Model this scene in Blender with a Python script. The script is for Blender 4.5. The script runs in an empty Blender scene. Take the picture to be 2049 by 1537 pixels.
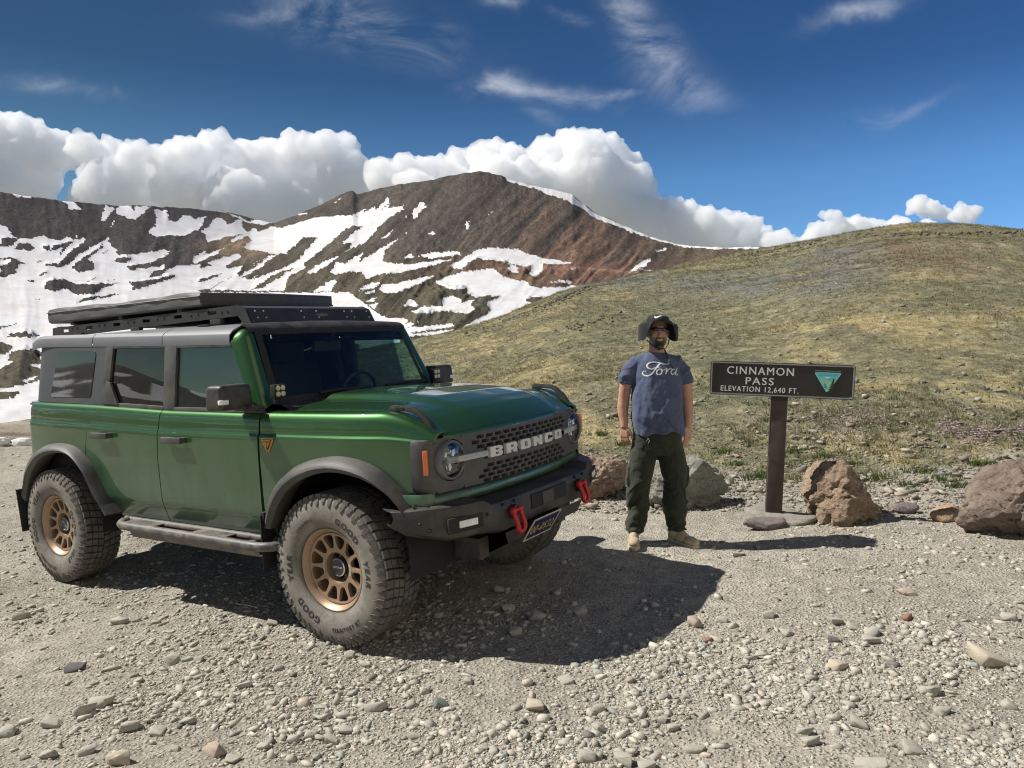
import bpy, bmesh, math, random
import numpy as np
from mathutils import Vector, Matrix
from mathutils.bvhtree import BVHTree
random.seed(7); RNG = np.random.default_rng(7)
SC = bpy.context.scene
COL = SC.collection
R_ = math.radians

# ------------------------------------------------------------------ camera
CAM_H = 1.649; PITCH = R_(-3.2511); FPX = 1512.9; PW, PH = 2049., 1537.
cam_d = bpy.data.cameras.new('camera'); cam = bpy.data.objects.new('camera', cam_d); COL.objects.link(cam)
cam.location = (0, 0, CAM_H); cam.rotation_euler = (R_(90) + PITCH, 0, 0)
cam_d.sensor_fit = 'HORIZONTAL'; cam_d.sensor_width = 36.0; cam_d.lens = FPX / PW * 36.0
cam_d.clip_start = 0.05; cam_d.clip_end = 40000
SC.camera = cam

# ------------------------------------------------------------------ light
SUN_EL, SUN_AZ = R_(47.5), R_(171.6)          # azimuth counted from +X towards +Y
SUN_DIR = Vector((math.cos(SUN_EL)*math.cos(SUN_AZ), math.cos(SUN_EL)*math.sin(SUN_AZ), math.sin(SUN_EL)))
sd = bpy.data.lights.new('sun', 'SUN'); sun = bpy.data.objects.new('sun', sd); COL.objects.link(sun)
sd.energy = 5.0; sd.angle = R_(0.53); sd.color = (1.0, 0.955, 0.88)
sun.rotation_euler = SUN_DIR.to_track_quat('Z', 'Y').to_euler()
world = bpy.data.worlds.new('World'); SC.world = world; world.use_nodes = True
SC.view_settings.view_transform = 'Standard'; SC.view_settings.look = 'None'
SC.view_settings.exposure = 0.35; SC.view_settings.gamma = 1.0; SC.view_settings.use_curve_mapping = False
SC.cycles.transparent_max_bounces = 24; SC.cycles.use_denoising = True; SC.cycles.pixel_filter_type = 'BLACKMAN_HARRIS'; SC.cycles.filter_width = 1.1
SC.cycles.max_bounces = 40; SC.cycles.volume_bounces = 36; SC.cycles.diffuse_bounces = 4; SC.cycles.glossy_bounces = 4; SC.cycles.transmission_bounces = 8

# ------------------------------------------------------------------ photo geometry (where things stand)
_cp, _sp = math.cos(PITCH), math.sin(PITCH)
FWD = np.array([0, _cp, _sp]); UPV = np.array([0, -_sp, _cp]); RTV = np.array([1., 0, 0])
CAMP = np.array([0, 0, CAM_H])
ROLL = R_(-3.26)
_rt = math.cos(ROLL)*RTV + math.sin(ROLL)*UPV; _up = -math.sin(ROLL)*RTV + math.cos(ROLL)*UPV
RG = np.outer(RTV, _rt) + np.outer(UPV, _up) + np.outer(FWD, FWD)   # slope of the lot: rises to the right
NRM = RG @ np.array([0, 0, 1.])
GP0 = CAMP + RG @ (np.array([0, 5, 0]) - CAMP)
def plane_z(x, y): return GP0[2] - (NRM[0]*(x - GP0[0]) + NRM[1]*(y - GP0[1]))/NRM[2]
def wray(u, v): return FWD + RTV*(u - PW/2)/FPX - UPV*(v - PH/2)/FPX
def gnd(u, v):
    d = wray(u, v); k = ((GP0 - CAMP) @ NRM)/(d @ NRM); return CAMP + k*d
def at(u, v, y):
    d = wray(u, v); return CAMP + d*(y/d[1])
def pix(P):
    d = np.asarray(P, float) - CAMP; z = d @ FWD
    z = np.where(np.abs(z) < 1e-6, 1e-6, z)
    return np.stack([PW/2 + FPX*(d @ RTV)/z, PH/2 - FPX*(d @ UPV)/z], -1)

# ------------------------------------------------------------------ helpers
def sstep(a, b, x):
    t = np.clip((np.asarray(x, float) - a)/(b - a), 0, 1); return t*t*(3 - 2*t)
def _hash(ix, iy, iz, seed):
    h = (ix.astype(np.int64)*374761393 + iy.astype(np.int64)*668265263 + iz.astype(np.int64)*2147483647 + seed*1274126177) & 0xffffffff
    h = ((h ^ (h >> 13))*1274126177) & 0xffffffff
    h = h ^ (h >> 16)
    return (h & 0xffff)/65535.0*2 - 1
def vnoise(x, y, z=0, seed=0):
    x = np.asarray(x, float); y = np.asarray(y, float); z = np.asarray(z, float) + np.zeros_like(x)
    ix, iy, iz = np.floor(x), np.floor(y), np.floor(z)
    fx, fy, fz = x-ix, y-iy, z-iz
    ux, uy, uz = [f*f*f*(f*(f*6-15)+10) for f in (fx, fy, fz)]
    o = 0
    for a in (0, 1):
        wx = ux if a else 1-ux
        for b in (0, 1):
            wy = uy if b else 1-uy
            for c in (0, 1):
                wz = uz if c else 1-uz
                o = o + wx*wy*wz*_hash(ix+a, iy+b, iz+c, seed)
    return o
def fbm(x, y, z=0, oct=4, seed=0, gain=.5, lac=2.03):
    o = 0; a = 1.; s = 0
    for k in range(oct):
        o = o + a*vnoise(np.asarray(x)*lac**k, np.asarray(y)*lac**k, np.asarray(z)*lac**k, seed+k*17); s += a; a *= gain
    return o/s
def ridged(x, y, oct=4, seed=0):
    o = 0; a = 1.; s = 0
    for k in range(oct):
        o = o + a*(1-2*np.abs(vnoise(x*2.07**k, y*2.07**k, 0, seed+k*31))); s += a; a *= .55
    return o/s

def tag(o, label=None, cat=None, group=None, kind=None):
    if label: o['label'] = label
    if cat: o['category'] = cat
    if group: o['group'] = group
    if kind: o['kind'] = kind
    return o
def empty(name, loc=(0, 0, 0), parent=None):
    o = bpy.data.objects.new(name, None); COL.objects.link(o); o.location = loc
    o.empty_display_size = .1
    if parent: o.parent = parent
    return o
def link(name, me, parent=None):
    o = bpy.data.objects.new(name, me); COL.objects.link(o)
    if parent: o.parent = parent
    return o
def fast_mesh(name, V, F, mat=None, smooth=False, col=None, attr=None):
    """V (n,3), F (m,k) with k equal for all faces"""
    me = bpy.data.meshes.new(name); V = np.ascontiguousarray(V, np.float32); F = np.ascontiguousarray(F, np.int32)
    me.vertices.add(len(V)); me.vertices.foreach_set('co', V.ravel())
    n, k = F.shape
    me.loops.add(n*k); me.loops.foreach_set('vertex_index', F.ravel())
    me.polygons.add(n); me.polygons.foreach_set('loop_start', np.arange(0, n*k, k, dtype=np.int32))
    me.polygons.foreach_set('loop_total', np.full(n, k, np.int32))
    if smooth: me.polygons.foreach_set('use_smooth', np.ones(n, bool))
    me.update(calc_edges=True)
    if col is not None:
        a = me.color_attributes.new('Col', 'FLOAT_COLOR', 'POINT')
        c = np.ones((len(V), 4), np.float32); c[:, :col.shape[1]] = col; a.data.foreach_set('color', c.ravel())
    if attr:
        for nm, vals in attr.items():
            a = me.attributes.new(nm, 'FLOAT', 'POINT'); a.data.foreach_set('value', np.ascontiguousarray(vals, np.float32))
    if mat: me.materials.append(mat)
    return me
class MB:
    """collects shapes, builds ONE mesh object"""
    def __init__(s): s.v = []; s.f = []
    def add(s, V, F):
        o = len(s.v); s.v += [tuple(map(float, p)) for p in V]; s.f += [tuple(o+i for i in q) for q in F]; return s
    def box(s, c, d, rot=None, taper=1.0):
        hx, hy, hz = [q/2 for q in d]; V = []
        for k, (x, y, z) in enumerate([(-1,-1,-1),(1,-1,-1),(1,1,-1),(-1,1,-1),(-1,-1,1),(1,-1,1),(1,1,1),(-1,1,1)]):
            t = taper if z > 0 else 1
            p = Vector((x*hx*t, y*hy*t, z*hz))
            if rot is not None: p = rot @ p
            V.append(p + Vector(c))
        return s.add(V, [(0,3,2,1),(4,5,6,7),(0,1,5,4),(1,2,6,5),(2,3,7,6),(3,0,4,7)])
    def tube(s, pts, r, n=10, cap=True, closed=False):
        pts = [Vector(p) for p in pts]; m = len(pts); V = []; F = []
        rs = r if isinstance(r, (list, tuple)) else [r]*m
        nrm = None
        for i, p in enumerate(pts):
            if closed: t = pts[(i+1) % m] - pts[i-1]
            else: t = (pts[min(i+1, m-1)] - pts[max(i-1, 0)])
            t.normalize()
            if nrm is None:
                nrm = t.orthogonal().normalized()
            nrm = (nrm - t*nrm.dot(t)).normalized(); b = t.cross(nrm)
            for k in range(n):
                a = 2*math.pi*k/n; V.append(p + (nrm*math.cos(a) + b*math.sin(a))*rs[i])
        for i in range(m if closed else m-1):
            j = (i+1) % m
            for k in range(n):
                l = (k+1) % n; F.append((i*n+k, i*n+l, j*n+l, j*n+k))
        if cap and not closed:
            F.append(tuple(reversed(range(n)))); F.append(tuple((m-1)*n+k for k in range(n)))
        return s.add(V, F)
    def lathe(s, prof, n=32, axis='y', c=(0, 0, 0), closed=False):
        """prof: list of (offset along axis, radius)"""
        V = []; F = []; m = len(prof)
        for k in range(n):
            a = 2*math.pi*k/n
            for (h, r) in prof:
                if axis == 'y': p = (r*math.cos(a), h, r*math.sin(a))
                elif axis == 'x': p = (h, r*math.cos(a), r*math.sin(a))
                else: p = (r*math.cos(a), r*math.sin(a), h)
                V.append((p[0]+c[0], p[1]+c[1], p[2]+c[2]))
        for k in range(n):
            l = (k+1) % n
            for i in range(m if closed else m-1):
                j = (i+1) % m
                F.append((k*m+i, l*m+i, l*m+j, k*m+j))
        return s.add(V, F)
    def prism(s, poly, f0, f1):
        """poly: 2D points; f0/f1 map a 2D point to 3D (bottom, top)"""
        n = len(poly); V = [f0(*p) for p in poly] + [f1(*p) for p in poly]
        F = [tuple(reversed(range(n))), tuple(range(n, 2*n))] + [(i, (i+1) % n, n+(i+1) % n, n+i) for i in range(n)]
        return s.add(V, F)
    def grid(s, P, closed_u=False, skirt=None):
        """P[i][j] grid of points; skirt = vector pushed from the border (gives a panel its folded edge)"""
        m, n = len(P), len(P[0]); V = [p for row in P for p in row]; F = []
        for i in range(m if closed_u else m-1):
            k = (i+1) % m
            for j in range(n-1): F.append((i*n+j, k*n+j, k*n+j+1, i*n+j+1))
        if skirt is not None:
            bd = [(i, 0) for i in range(m)] + [(m-1, j) for j in range(1, n)] + [(i, n-1) for i in range(m-2, -1, -1)] + [(0, j) for j in range(n-2, 0, -1)]
            o = len(V); sk = Vector(skirt)
            for (i, j) in bd: V.append(Vector(P[i][j]) + sk)
            L = len(bd)
            for q in range(L):
                a, b = bd[q], bd[(q+1) % L]
                F.append((a[0]*n+a[1], b[0]*n+b[1], o+(q+1) % L, o+q))
        return s.add(V, F)
    def ball(s, c, r, nu=12, nv=8, rot=None):
        r = r if isinstance(r, (tuple, list)) else (r, r, r); V = []; F = []
        for i in range(nv+1):
            th = math.pi*i/nv
            for k in range(nu):
                a = 2*math.pi*k/nu; p = Vector((r[0]*math.sin(th)*math.cos(a), r[1]*math.sin(th)*math.sin(a), r[2]*math.cos(th)))
                if rot is not None: p = rot @ p
                V.append(p + Vector(c))
        for i in range(nv):
            for k in range(nu):
                l = (k+1) % nu; F.append((i*nu+k, (i+1)*nu+k, (i+1)*nu+l, i*nu+l))
        return s.add(V, F)
    def mesh(s, name, mat, bevel=0, smooth=35, seg=2, weld=1e-5, mirror=False):
        bm = bmesh.new(); vs = [bm.verts.new(p) for p in s.v]; bm.verts.ensure_lookup_table()
        for q in s.f:
            if len(set(q)) < 3: continue
            try: bm.faces.new([vs[i] for i in q])
            except ValueError: pass
        bmesh.ops.remove_doubles(bm, verts=bm.verts, dist=weld)
        bmesh.ops.dissolve_degenerate(bm, edges=bm.edges, dist=1e-6)
        bmesh.ops.recalc_face_normals(bm, faces=bm.faces)
        if bevel:
            ed = [e for e in bm.edges if len(e.link_faces) == 2 and e.calc_face_angle(0) > R_(28)]
            bmesh.ops.bevel(bm, geom=ed, offset=bevel, segments=seg, profile=.6, affect='EDGES', clamp_overlap=True)
        me = bpy.data.meshes.new(name)
        if smooth:
            for fa in bm.faces: fa.smooth = True
            for e in bm.edges:
                if len(e.link_faces) != 2 or e.calc_face_angle(0) > R_(smooth): e.smooth = False
        bm.to_mesh(me); bm.free()
        if mat: me.materials.append(mat)
        return me
    def build(s, name, mat, parent=None, **k):
        return link(name, s.mesh(name, mat, **k), parent)
def text_mesh(body, size, offset=0.0, spacing=1.0, shear=0.0, extrude=0.0, align='CENTER'):
    cu = bpy.data.curves.new('lettering', 'FONT'); cu.body = body; cu.size = size; cu.offset = offset
    cu.space_character = spacing; cu.shear = shear; cu.extrude = extrude; cu.align_x = align; cu.resolution_u = 3
    o = bpy.data.objects.new('lettering', cu); COL.objects.link(o)
    dg = bpy.context.evaluated_depsgraph_get(); me = o.evaluated_get(dg).to_mesh()
    V = np.array([v.co[:] for v in me.vertices]); F = [tuple(q.vertices) for q in me.polygons]
    o.evaluated_get(dg).to_mesh_clear(); bpy.data.objects.remove(o); bpy.data.curves.remove(cu)
    return V, F
def evaluated(o, name):
    dg = bpy.context.evaluated_depsgraph_get(); dg.update()
    return bpy.data.meshes.new_from_object(o.evaluated_get(dg), depsgraph=dg)
def remeshed(mb, name, voxel, smooth_it=6, factor=.5):
    me = mb.mesh(name, None, smooth=0); o = link(name, me)
    m = o.modifiers.new('r', 'REMESH'); m.mode = 'VOXEL'; m.voxel_size = voxel
    if smooth_it:
        q = o.modifiers.new('s', 'SMOOTH'); q.factor = factor; q.iterations = smooth_it
    r = evaluated(o, name); bpy.data.objects.remove(o); bpy.data.meshes.remove(me)
    r.name = name
    r.polygons.foreach_set('use_smooth', np.ones(len(r.polygons), bool))
    return r
def get_co(me):
    a = np.empty(len(me.vertices)*3, np.float32); me.vertices.foreach_get('co', a); return a.reshape(-1, 3).astype(float)
def get_no(me):
    a = np.empty(len(me.vertices)*3, np.float32); me.vertices.foreach_get('normal', a); return a.reshape(-1, 3).astype(float)
def set_co(me, V): me.vertices.foreach_set('co', np.ascontiguousarray(V, np.float32).ravel()); me.update()
def copy_tree(o, parent=None):
    c = o.copy(); COL.objects.link(c)
    if parent is not None: c.parent = parent
    for ch in list(o.children): copy_tree(ch, c)
    return c
def interp(x, pts): return float(np.interp(x, [q[0] for q in pts], [q[1] for q in pts]))

# ------------------------------------------------------------------ materials
class NT:
    def __init__(s, name, surface=True):
        s.m = bpy.data.materials.new(name); s.m.use_nodes = True; s.t = s.m.node_tree; s.t.nodes.clear()
        s.out = s.t.nodes.new('ShaderNodeOutputMaterial')
    def n(s, kind, **k):
        q = s.t.nodes.new('ShaderNode'+kind)
        for a, b in k.items(): setattr(q, a, b)
        return q
    def l(s, a, b): s.t.links.new(a, b)
    def val(s, sock, v):
        if hasattr(v, 'is_linked') or isinstance(v, bpy.types.NodeSocket): s.l(v, sock)
        else: sock.default_value = v
    def coord(s, kind='Object', scale=None):
        c = s.n('TexCoord').outputs[kind]
        if scale is not None:
            m = s.n('Mapping'); s.l(c, m.inputs[0]); m.inputs['Scale'].default_value = scale if isinstance(scale, (tuple, list)) else (scale,)*3
            c = m.outputs[0]
        return c
    def noise(s, vec, scale=5, detail=4, rough=.55, dist=0.0):
        q = s.n('TexNoise'); s.l(vec, q.inputs['Vector']); q.inputs['Scale'].default_value = scale
        q.inputs['Detail'].default_value = detail; q.inputs['Roughness'].default_value = rough; q.inputs['Distortion'].default_value = dist
        return q.outputs['Fac']
    def ramp(s, fac, stops, interp='LINEAR'):
        q = s.n('ValToRGB'); q.color_ramp.interpolation = interp; e = q.color_ramp.elements
        while len(e) < len(stops): e.new(.5)
        for i, (p, c) in enumerate(stops):
            e[i].position = p; e[i].color = (c, c, c, 1) if not isinstance(c, (tuple, list)) else (*c[:3], 1)
        s.l(fac, q.inputs[0]); return q.outputs[0]
    def mix(s, fac, a, b, mode='MIX'):
        q = s.n('Mix', data_type='RGBA', blend_type=mode)
        s.val(q.inputs[0], fac)
        for i, v in ((6, a), (7, b)):
            if isinstance(v, (tuple, list)): q.inputs[i].default_value = (*v[:3], 1)
            else: s.l(v, q.inputs[i])
        return q.outputs[2]
    def math(s, op, a, b=0.0, clamp=False):
        q = s.n('Math', operation=op, use_clamp=clamp); s.val(q.inputs[0], a); s.val(q.inputs[1], b); return q.outputs[0]
    def bump(s, h, strength=.5, dist=.01):
        q = s.n('Bump'); s.l(h, q.inputs['Height']); q.inputs['Strength'].default_value = strength; q.inputs['Distance'].default_value = dist; return q.outputs[0]
    def bsdf(s, color, rough=.5, metal=0.0, normal=None, **k):
        q = s.n('BsdfPrincipled')
        if isinstance(color, (tuple, list)): q.inputs['Base Color'].default_value = (*color[:3], 1)
        else: s.l(color, q.inputs['Base Color'])
        s.val(q.inputs['Roughness'], rough); s.val(q.inputs['Metallic'], metal)
        if normal is not None: s.l(normal, q.inputs['Normal'])
        for a, b in k.items(): s.val(q.inputs[a.replace('_', ' ')], b)
        s.l(q.outputs[0], s.out.inputs[0]); return q
    def attr(s, name, out='Color'): return s.n('Attribute', attribute_name=name).outputs[out]
def simple(name, color, rough=.5, metal=0.0, var=.12, scale=30, bump=0.0, bdist=.002, **k):
    t = NT(name); co = t.coord(); nz = t.noise(co, scale, 5)
    c = t.mix(t.ramp(nz, [(.3, 0.), (.7, 1.)]), tuple(q*(1-var) for q in color), tuple(min(1, q*(1+var)) for q in color))
    r = t.math('ADD', t.math('MULTIPLY', nz, .16), rough-.08)
    t.bsdf(c, r, metal, t.bump(t.noise(co, scale*6, 3), bump, bdist) if bump else None, **k)
    return t.m
DUST = (.27, .235, .185)
def dusty(name, color, rough=.55, metal=0.0, amount=.35, scale=7, top=0.0, coat=0.0, fine=60, bump=.15):
    """a coloured surface with road dust settled in streaks and patches"""
    t = NT(name); co = t.coord(); a = t.noise(co, scale, 6, .62, .4); b = t.noise(co, fine, 3, .6)
    d = t.math('MULTIPLY', t.ramp(a, [(.36, 0.), (.72, 1.)]), t.ramp(b, [(.25, .55), (.7, 1.)]))
    d = t.math('MULTIPLY', d, amount, True)
    c = t.mix(d, color, DUST)
    r = t.math('ADD', t.math('MULTIPLY', d, .35), rough, True)
    q = t.bsdf(c, r, t.math('MULTIPLY', t.math('SUBTRACT', 1.0, d), metal) if metal else 0.0, t.bump(b, bump, .001) if bump else None)
    if coat: q.inputs['Coat Weight'].default_value = coat
    return t.m
def paint():
    t = NT('green_metallic_paint'); co = t.coord(); sep = t.n('SeparateXYZ'); t.l(co, sep.inputs[0])
    z = sep.outputs['Z']
    big = t.noise(co, 2.6, 6, .6, .3); fine = t.noise(co, 70, 4, .65); streak = t.noise(t.coord('Object', (3, 3, .9)), 4.5, 5, .6)
    low = t.ramp(z, [(.0, 1.), (1.0, 1.)])
    m = t.n('MapRange'); t.l(z, m.inputs[0]); m.inputs[1].default_value = 1.22; m.inputs[2].default_value = .52; m.inputs[3].default_value = .05; m.inputs[4].default_value = .88
    d = t.math('MULTIPLY', t.ramp(big, [(.30, .35), (.72, 1.)]), m.outputs[0])
    d = t.math('MULTIPLY', d, t.ramp(streak, [(.3, .6), (.7, 1.1)]))
    d = t.math('ADD', d, t.math('MULTIPLY', t.ramp(fine, [(.62, 0.), (.78, .12)]), m.outputs[0]), True)
    flake = t.n('TexVoronoi'); t.l(co, flake.inputs['Vector']); flake.inputs['Scale'].default_value = 900
    fl = t.mix(.22, (.030, .105, .022), flake.outputs['Color'], 'OVERLAY')
    c = t.mix(d, fl, (.135, .185, .180))
    met = t.math('MULTIPLY', t.math('SUBTRACT', 1.0, d), .72)
    q = t.bsdf(c, t.math('ADD', t.math('MULTIPLY', d, .3), .40), met)
    q.inputs['Coat IOR'].default_value = 1.55; cw = t.math('SUBTRACT', 1.0, t.math('MULTIPLY', d, .45), True); t.l(cw, q.inputs['Coat Weight'])
    t.l(t.math('ADD', t.math('MULTIPLY', d, .10), .025), q.inputs['Coat Roughness'])
    return t.m
def glass(name, tint, refl=.09, rough=.0, dust=.0):
    t = NT(name); tr = t.n('BsdfTransparent'); tr.inputs[0].default_value = (*tint, 1)
    g = t.n('BsdfGlossy'); g.inputs['Roughness'].default_value = rough; g.inputs[0].default_value = (.95, .97, 1, 1)
    lw = t.n('Fresnel'); lw.inputs[0].default_value = 1.5
    f = t.math('ADD', t.math('MULTIPLY', lw.outputs[0], 1.0-refl), refl*.55, True)
    mx = t.n('MixShader'); t.l(f, mx.inputs[0]); t.l(tr.outputs[0], mx.inputs[1]); t.l(g.outputs[0], mx.inputs[2])
    last = mx.outputs[0]
    if dust:
        df = t.n('BsdfDiffuse'); df.inputs[0].default_value = (*DUST, 1); nz = t.noise(t.coord(), 9, 6, .65)
        m2 = t.n('MixShader'); t.l(t.math('MULTIPLY', t.ramp(nz, [(.35, .1), (.75, 1.)]), dust), m2.inputs[0]); t.l(last, m2.inputs[1]); t.l(df.outputs[0], m2.inputs[2]); last = m2.outputs[0]
    t.l(last, t.out.inputs[0]); return t.m
# ------------------------------------------------------------------ sky with high cirrus
def build_world():
    t = world.node_tree; t.nodes.clear(); L = t.links.new
    def N(k, **kw):
        q = t.nodes.new('ShaderNode'+k)
        for a, b in kw.items(): setattr(q, a, b)
        return q
    def M(op, a, b=0.0, c=None, clamp=False):
        q = N('Math', operation=op, use_clamp=clamp)
        for i, v in enumerate((a, b) if c is None else (a, b, c)):
            if isinstance(v, (int, float)): q.inputs[i].default_value = v
            else: L(v, q.inputs[i])
        return q.outputs[0]
    out = N('OutputWorld'); bg = N('Background'); sky = N('TexSky'); sky.sky_type = 'NISHITA'; sky.sun_disc = False
    sky.sun_elevation = SUN_EL; sky.sun_rotation = R_(90) - SUN_AZ; sky.altitude = 3800; sky.air_density = 1.0; sky.dust_density = .25; sky.ozone_density = 3.2
    bg.inputs[1].default_value = .072
    co = N('TexCoord').outputs['Generated']; sp = N('SeparateXYZ'); L(co, sp.inputs[0]); x, y, z = sp.outputs
    # high thin cloud sheet: look directions are carried up to a flat layer
    zz = M('MAXIMUM', z, .03); cmb = N('CombineXYZ'); L(M('DIVIDE', x, zz), cmb.inputs[0]); L(M('DIVIDE', y, zz), cmb.inputs[1]); q = cmb.outputs[0]
    def noise(vec, sc, det, rough, dist, scale=(1, 1, 1), rot=0, loc=(0, 0, 0)):
        mp = N('Mapping'); L(vec, mp.inputs[0]); mp.inputs['Scale'].default_value = scale; mp.inputs['Rotation'].default_value = (0, 0, rot); mp.inputs['Location'].default_value = loc
        n = N('TexNoise'); L(mp.outputs[0], n.inputs[0]); n.inputs['Scale'].default_value = sc; n.inputs['Detail'].default_value = det; n.inputs['Roughness'].default_value = rough; n.inputs['Distortion'].default_value = dist
        return n.outputs['Fac']
    def ramp(f, p0, p1):
        m = N('MapRange', interpolation_type='SMOOTHSTEP'); L(f, m.inputs[0]); m.inputs[1].default_value = p0; m.inputs[2].default_value = p1; return m.outputs[0]
    fine = noise(co, 7.5, 11, .64, .55, (1.0, 1.0, 2.1), R_(0), (2.1, .3, 1.7)); soft = noise(co, 4.2, 5, .5, .4, (1, 1, 1.6), 0, (3, 1, 0))
    yy = M('MAXIMUM', y, .02); a = M('DIVIDE', x, yy); b = M('DIVIDE', z, yy)
    wob = noise(q, 1.3, 4, .55, .3, (1, 1, 1), 0, (7, 2, 0)); wob = M('SUBTRACT', wob, .5)
    wob2 = M('SUBTRACT', noise(co, 5.0, 5, .55, .3, (1, 1, 1), 0, (1, 5, 0)), .5); a = M('ADD', a, M('MULTIPLY', wob2, .14)); b = M('ADD', b, M('MULTIPLY', wob2, -.11))
    mask = None
    blobs = [(1275,40,30,55,-28,.8), (1310,110,38,50,-25,1.05), (1350,160,70,34,30,1.0), (1420,205,70,26,25,.35), (1010,178,56,17,0,.85), (1105,184,84,15,6,.72), (1215,183,70,9,-4,.55), (1070,215,36,14,30,.5), (690,40,140,36,16,.8), (800,78,70,24,20,.75), (905,75,40,24,40,.5), (560,14,80,20,0,.5), (90,170,74,13,4,.75), (230,178,12,12,60,.4), (1720,24,66,14,-24,.6), (1160,44,32,9,20,.6), (1800,215,70,10,-18,.45), (1690,240,90,14,-10,.30), (1010,8,30,14,0,.5)]
    for (u, v, ru, rv, ang, amp) in blobs:
        d = wray(u, v); a0, b0 = d[0]/d[1], d[2]/d[1]; ca, sa = math.cos(R_(-ang)), math.sin(R_(-ang))
        da = M('SUBTRACT', a, float(a0)); db = M('SUBTRACT', b, float(b0))
        e1 = M('ADD', M('MULTIPLY', da, ca*FPX/ru), M('MULTIPLY', db, sa*FPX/ru)); e2 = M('ADD', M('MULTIPLY', da, -sa*FPX/rv), M('MULTIPLY', db, ca*FPX/rv))
        r2 = M('ADD', M('MULTIPLY', e1, e1), M('MULTIPLY', e2, e2))
        g = M('MULTIPLY', M('POWER', 2.718, M('MULTIPLY', r2, -.75)), amp)
        mask = g if mask is None else M('MAXIMUM', mask, g)
    mask = M('MULTIPLY', mask, ramp(y, .02, .15))
    behind = M('MULTIPLY', ramp(M('MULTIPLY', y, -1.0), -.1, .3), .55)     # the same cirrus goes on behind
    mask = M('MAXIMUM', mask, M('MULTIPLY', behind, ramp(soft, .42, .66)))
    tex = M('MULTIPLY', ramp(fine, .34, .72), M('ADD', M('MULTIPLY', ramp(soft, .35, .65), .5), .55))
    dens = M('MULTIPLY', M('MULTIPLY', mask, tex), 1.15, clamp=True)
    # thin dry air at 3,850 m: deep blue overhead, paler and brighter towards the horizon and away from the sun
    rp = N('ValToRGB'); L(z, rp.inputs[0]); E = rp.color_ramp.elements; E[0].position = 0; E[0].color = (1.0, 1.08, 1.1, 1); E[1].position = 1; E[1].color = (.26, .43, .58, 1)
    for p_, c_ in ((.2, (.74, 1.04, 1.10)), (.31, (.37, .58, .71)), (.42, (.33, .54, .66))): e = E.new(p_); e.color = (*c_, 1)
    tint = N('Mix', data_type='RGBA', blend_type='MULTIPLY'); tint.inputs[0].default_value = 1.0; L(sky.outputs[0], tint.inputs[6])
    vs = N('VectorMath', operation='MULTIPLY'); L(rp.outputs[0], vs.inputs[0]); gx_ = N('CombineXYZ')
    for i_, (k_, o_) in enumerate(((.30, 1.04), (.48, 1.08), (.72, 1.10))): L(M('ADD', M('MULTIPLY', x, k_), o_), gx_.inputs[i_])
    L(gx_.outputs[0], vs.inputs[1]); L(vs.outputs[0], tint.inputs[7])
    mix = N('Mix', data_type='RGBA'); L(M('MULTIPLY', dens, .66), mix.inputs[0]); L(tint.outputs[2], mix.inputs[6]); mix.inputs[7].default_value = (8.2, 8.7, 9.6, 1)
    L(mix.outputs[2], bg.inputs[0]); L(bg.outputs[0], out.inputs[0])
build_world()

# ================================================================== the terrain
SIL = [(-700,862,26),(-200,860,24),(0,853,24),(60,845,25),(200,815,28),(400,765,32),(600,722,38),(815,690,46),(900,668,50),(1000,640,54),(1080,605,58),(1160,572,64),(1300,545,76),(1400,525,84),(1500,507,90),(1600,487,88),(1700,466,84),(1800,453,80),(1880,449,78),(1960,453,78),(2049,463,78),(2300,500,76),(2700,560,70)]
_a = [];_m = [];_D = []
for u, v, D in SIL:
    d = wray(u, v); _a.append(math.atan2(d[0], d[1])); _m.append(d[2]/math.hypot(d[0], d[1])); _D.append(D)
_a = [-3.1416, -2.2, -1.4] + _a + [1.3, 2.0, 3.1416]; _m = [-.05, -.05, -.10] + _m + [.0, -.05, -.05]; _D = [60, 60, 35] + _D + [60, 60, 60]
def smooth_tab(x, xp, fp):
    w = .012; return sum(np.interp(x+o*w, xp, fp)*k for o, k in ((-2,.1),(-1,.2),(0,.4),(1,.2),(2,.1)))
BND = [(-60,60),(-12,19),(-8,17),(-3,13.5),(0,10.6),(.9,9.7),(2.67,8.5),(4.4,7.7),(8,6.4),(20,4.),(60,0)]
_bx = np.concatenate([np.linspace(p[0], q[0], 12, endpoint=False) for p, q in zip(BND[:-1], BND[1:])]); _by = np.interp(_bx, [p[0] for p in BND], [p[1] for p in BND])
_ba = np.arctan2(_bx, _by); _bd = np.hypot(_bx, _by); _o = np.argsort(_ba); _ba, _bd = _ba[_o], _bd[_o]
def veg_at(x, y):
    b = np.interp(x, [p[0] for p in BND], [p[1] for p in BND]); n = fbm(x*1.3, y*1.3, 3, 3, 5)*1.0 + fbm(x*4, y*4, 1, 2, 9)*.5
    return sstep(-.5, 1.1, y-b+n*1.1)
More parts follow.
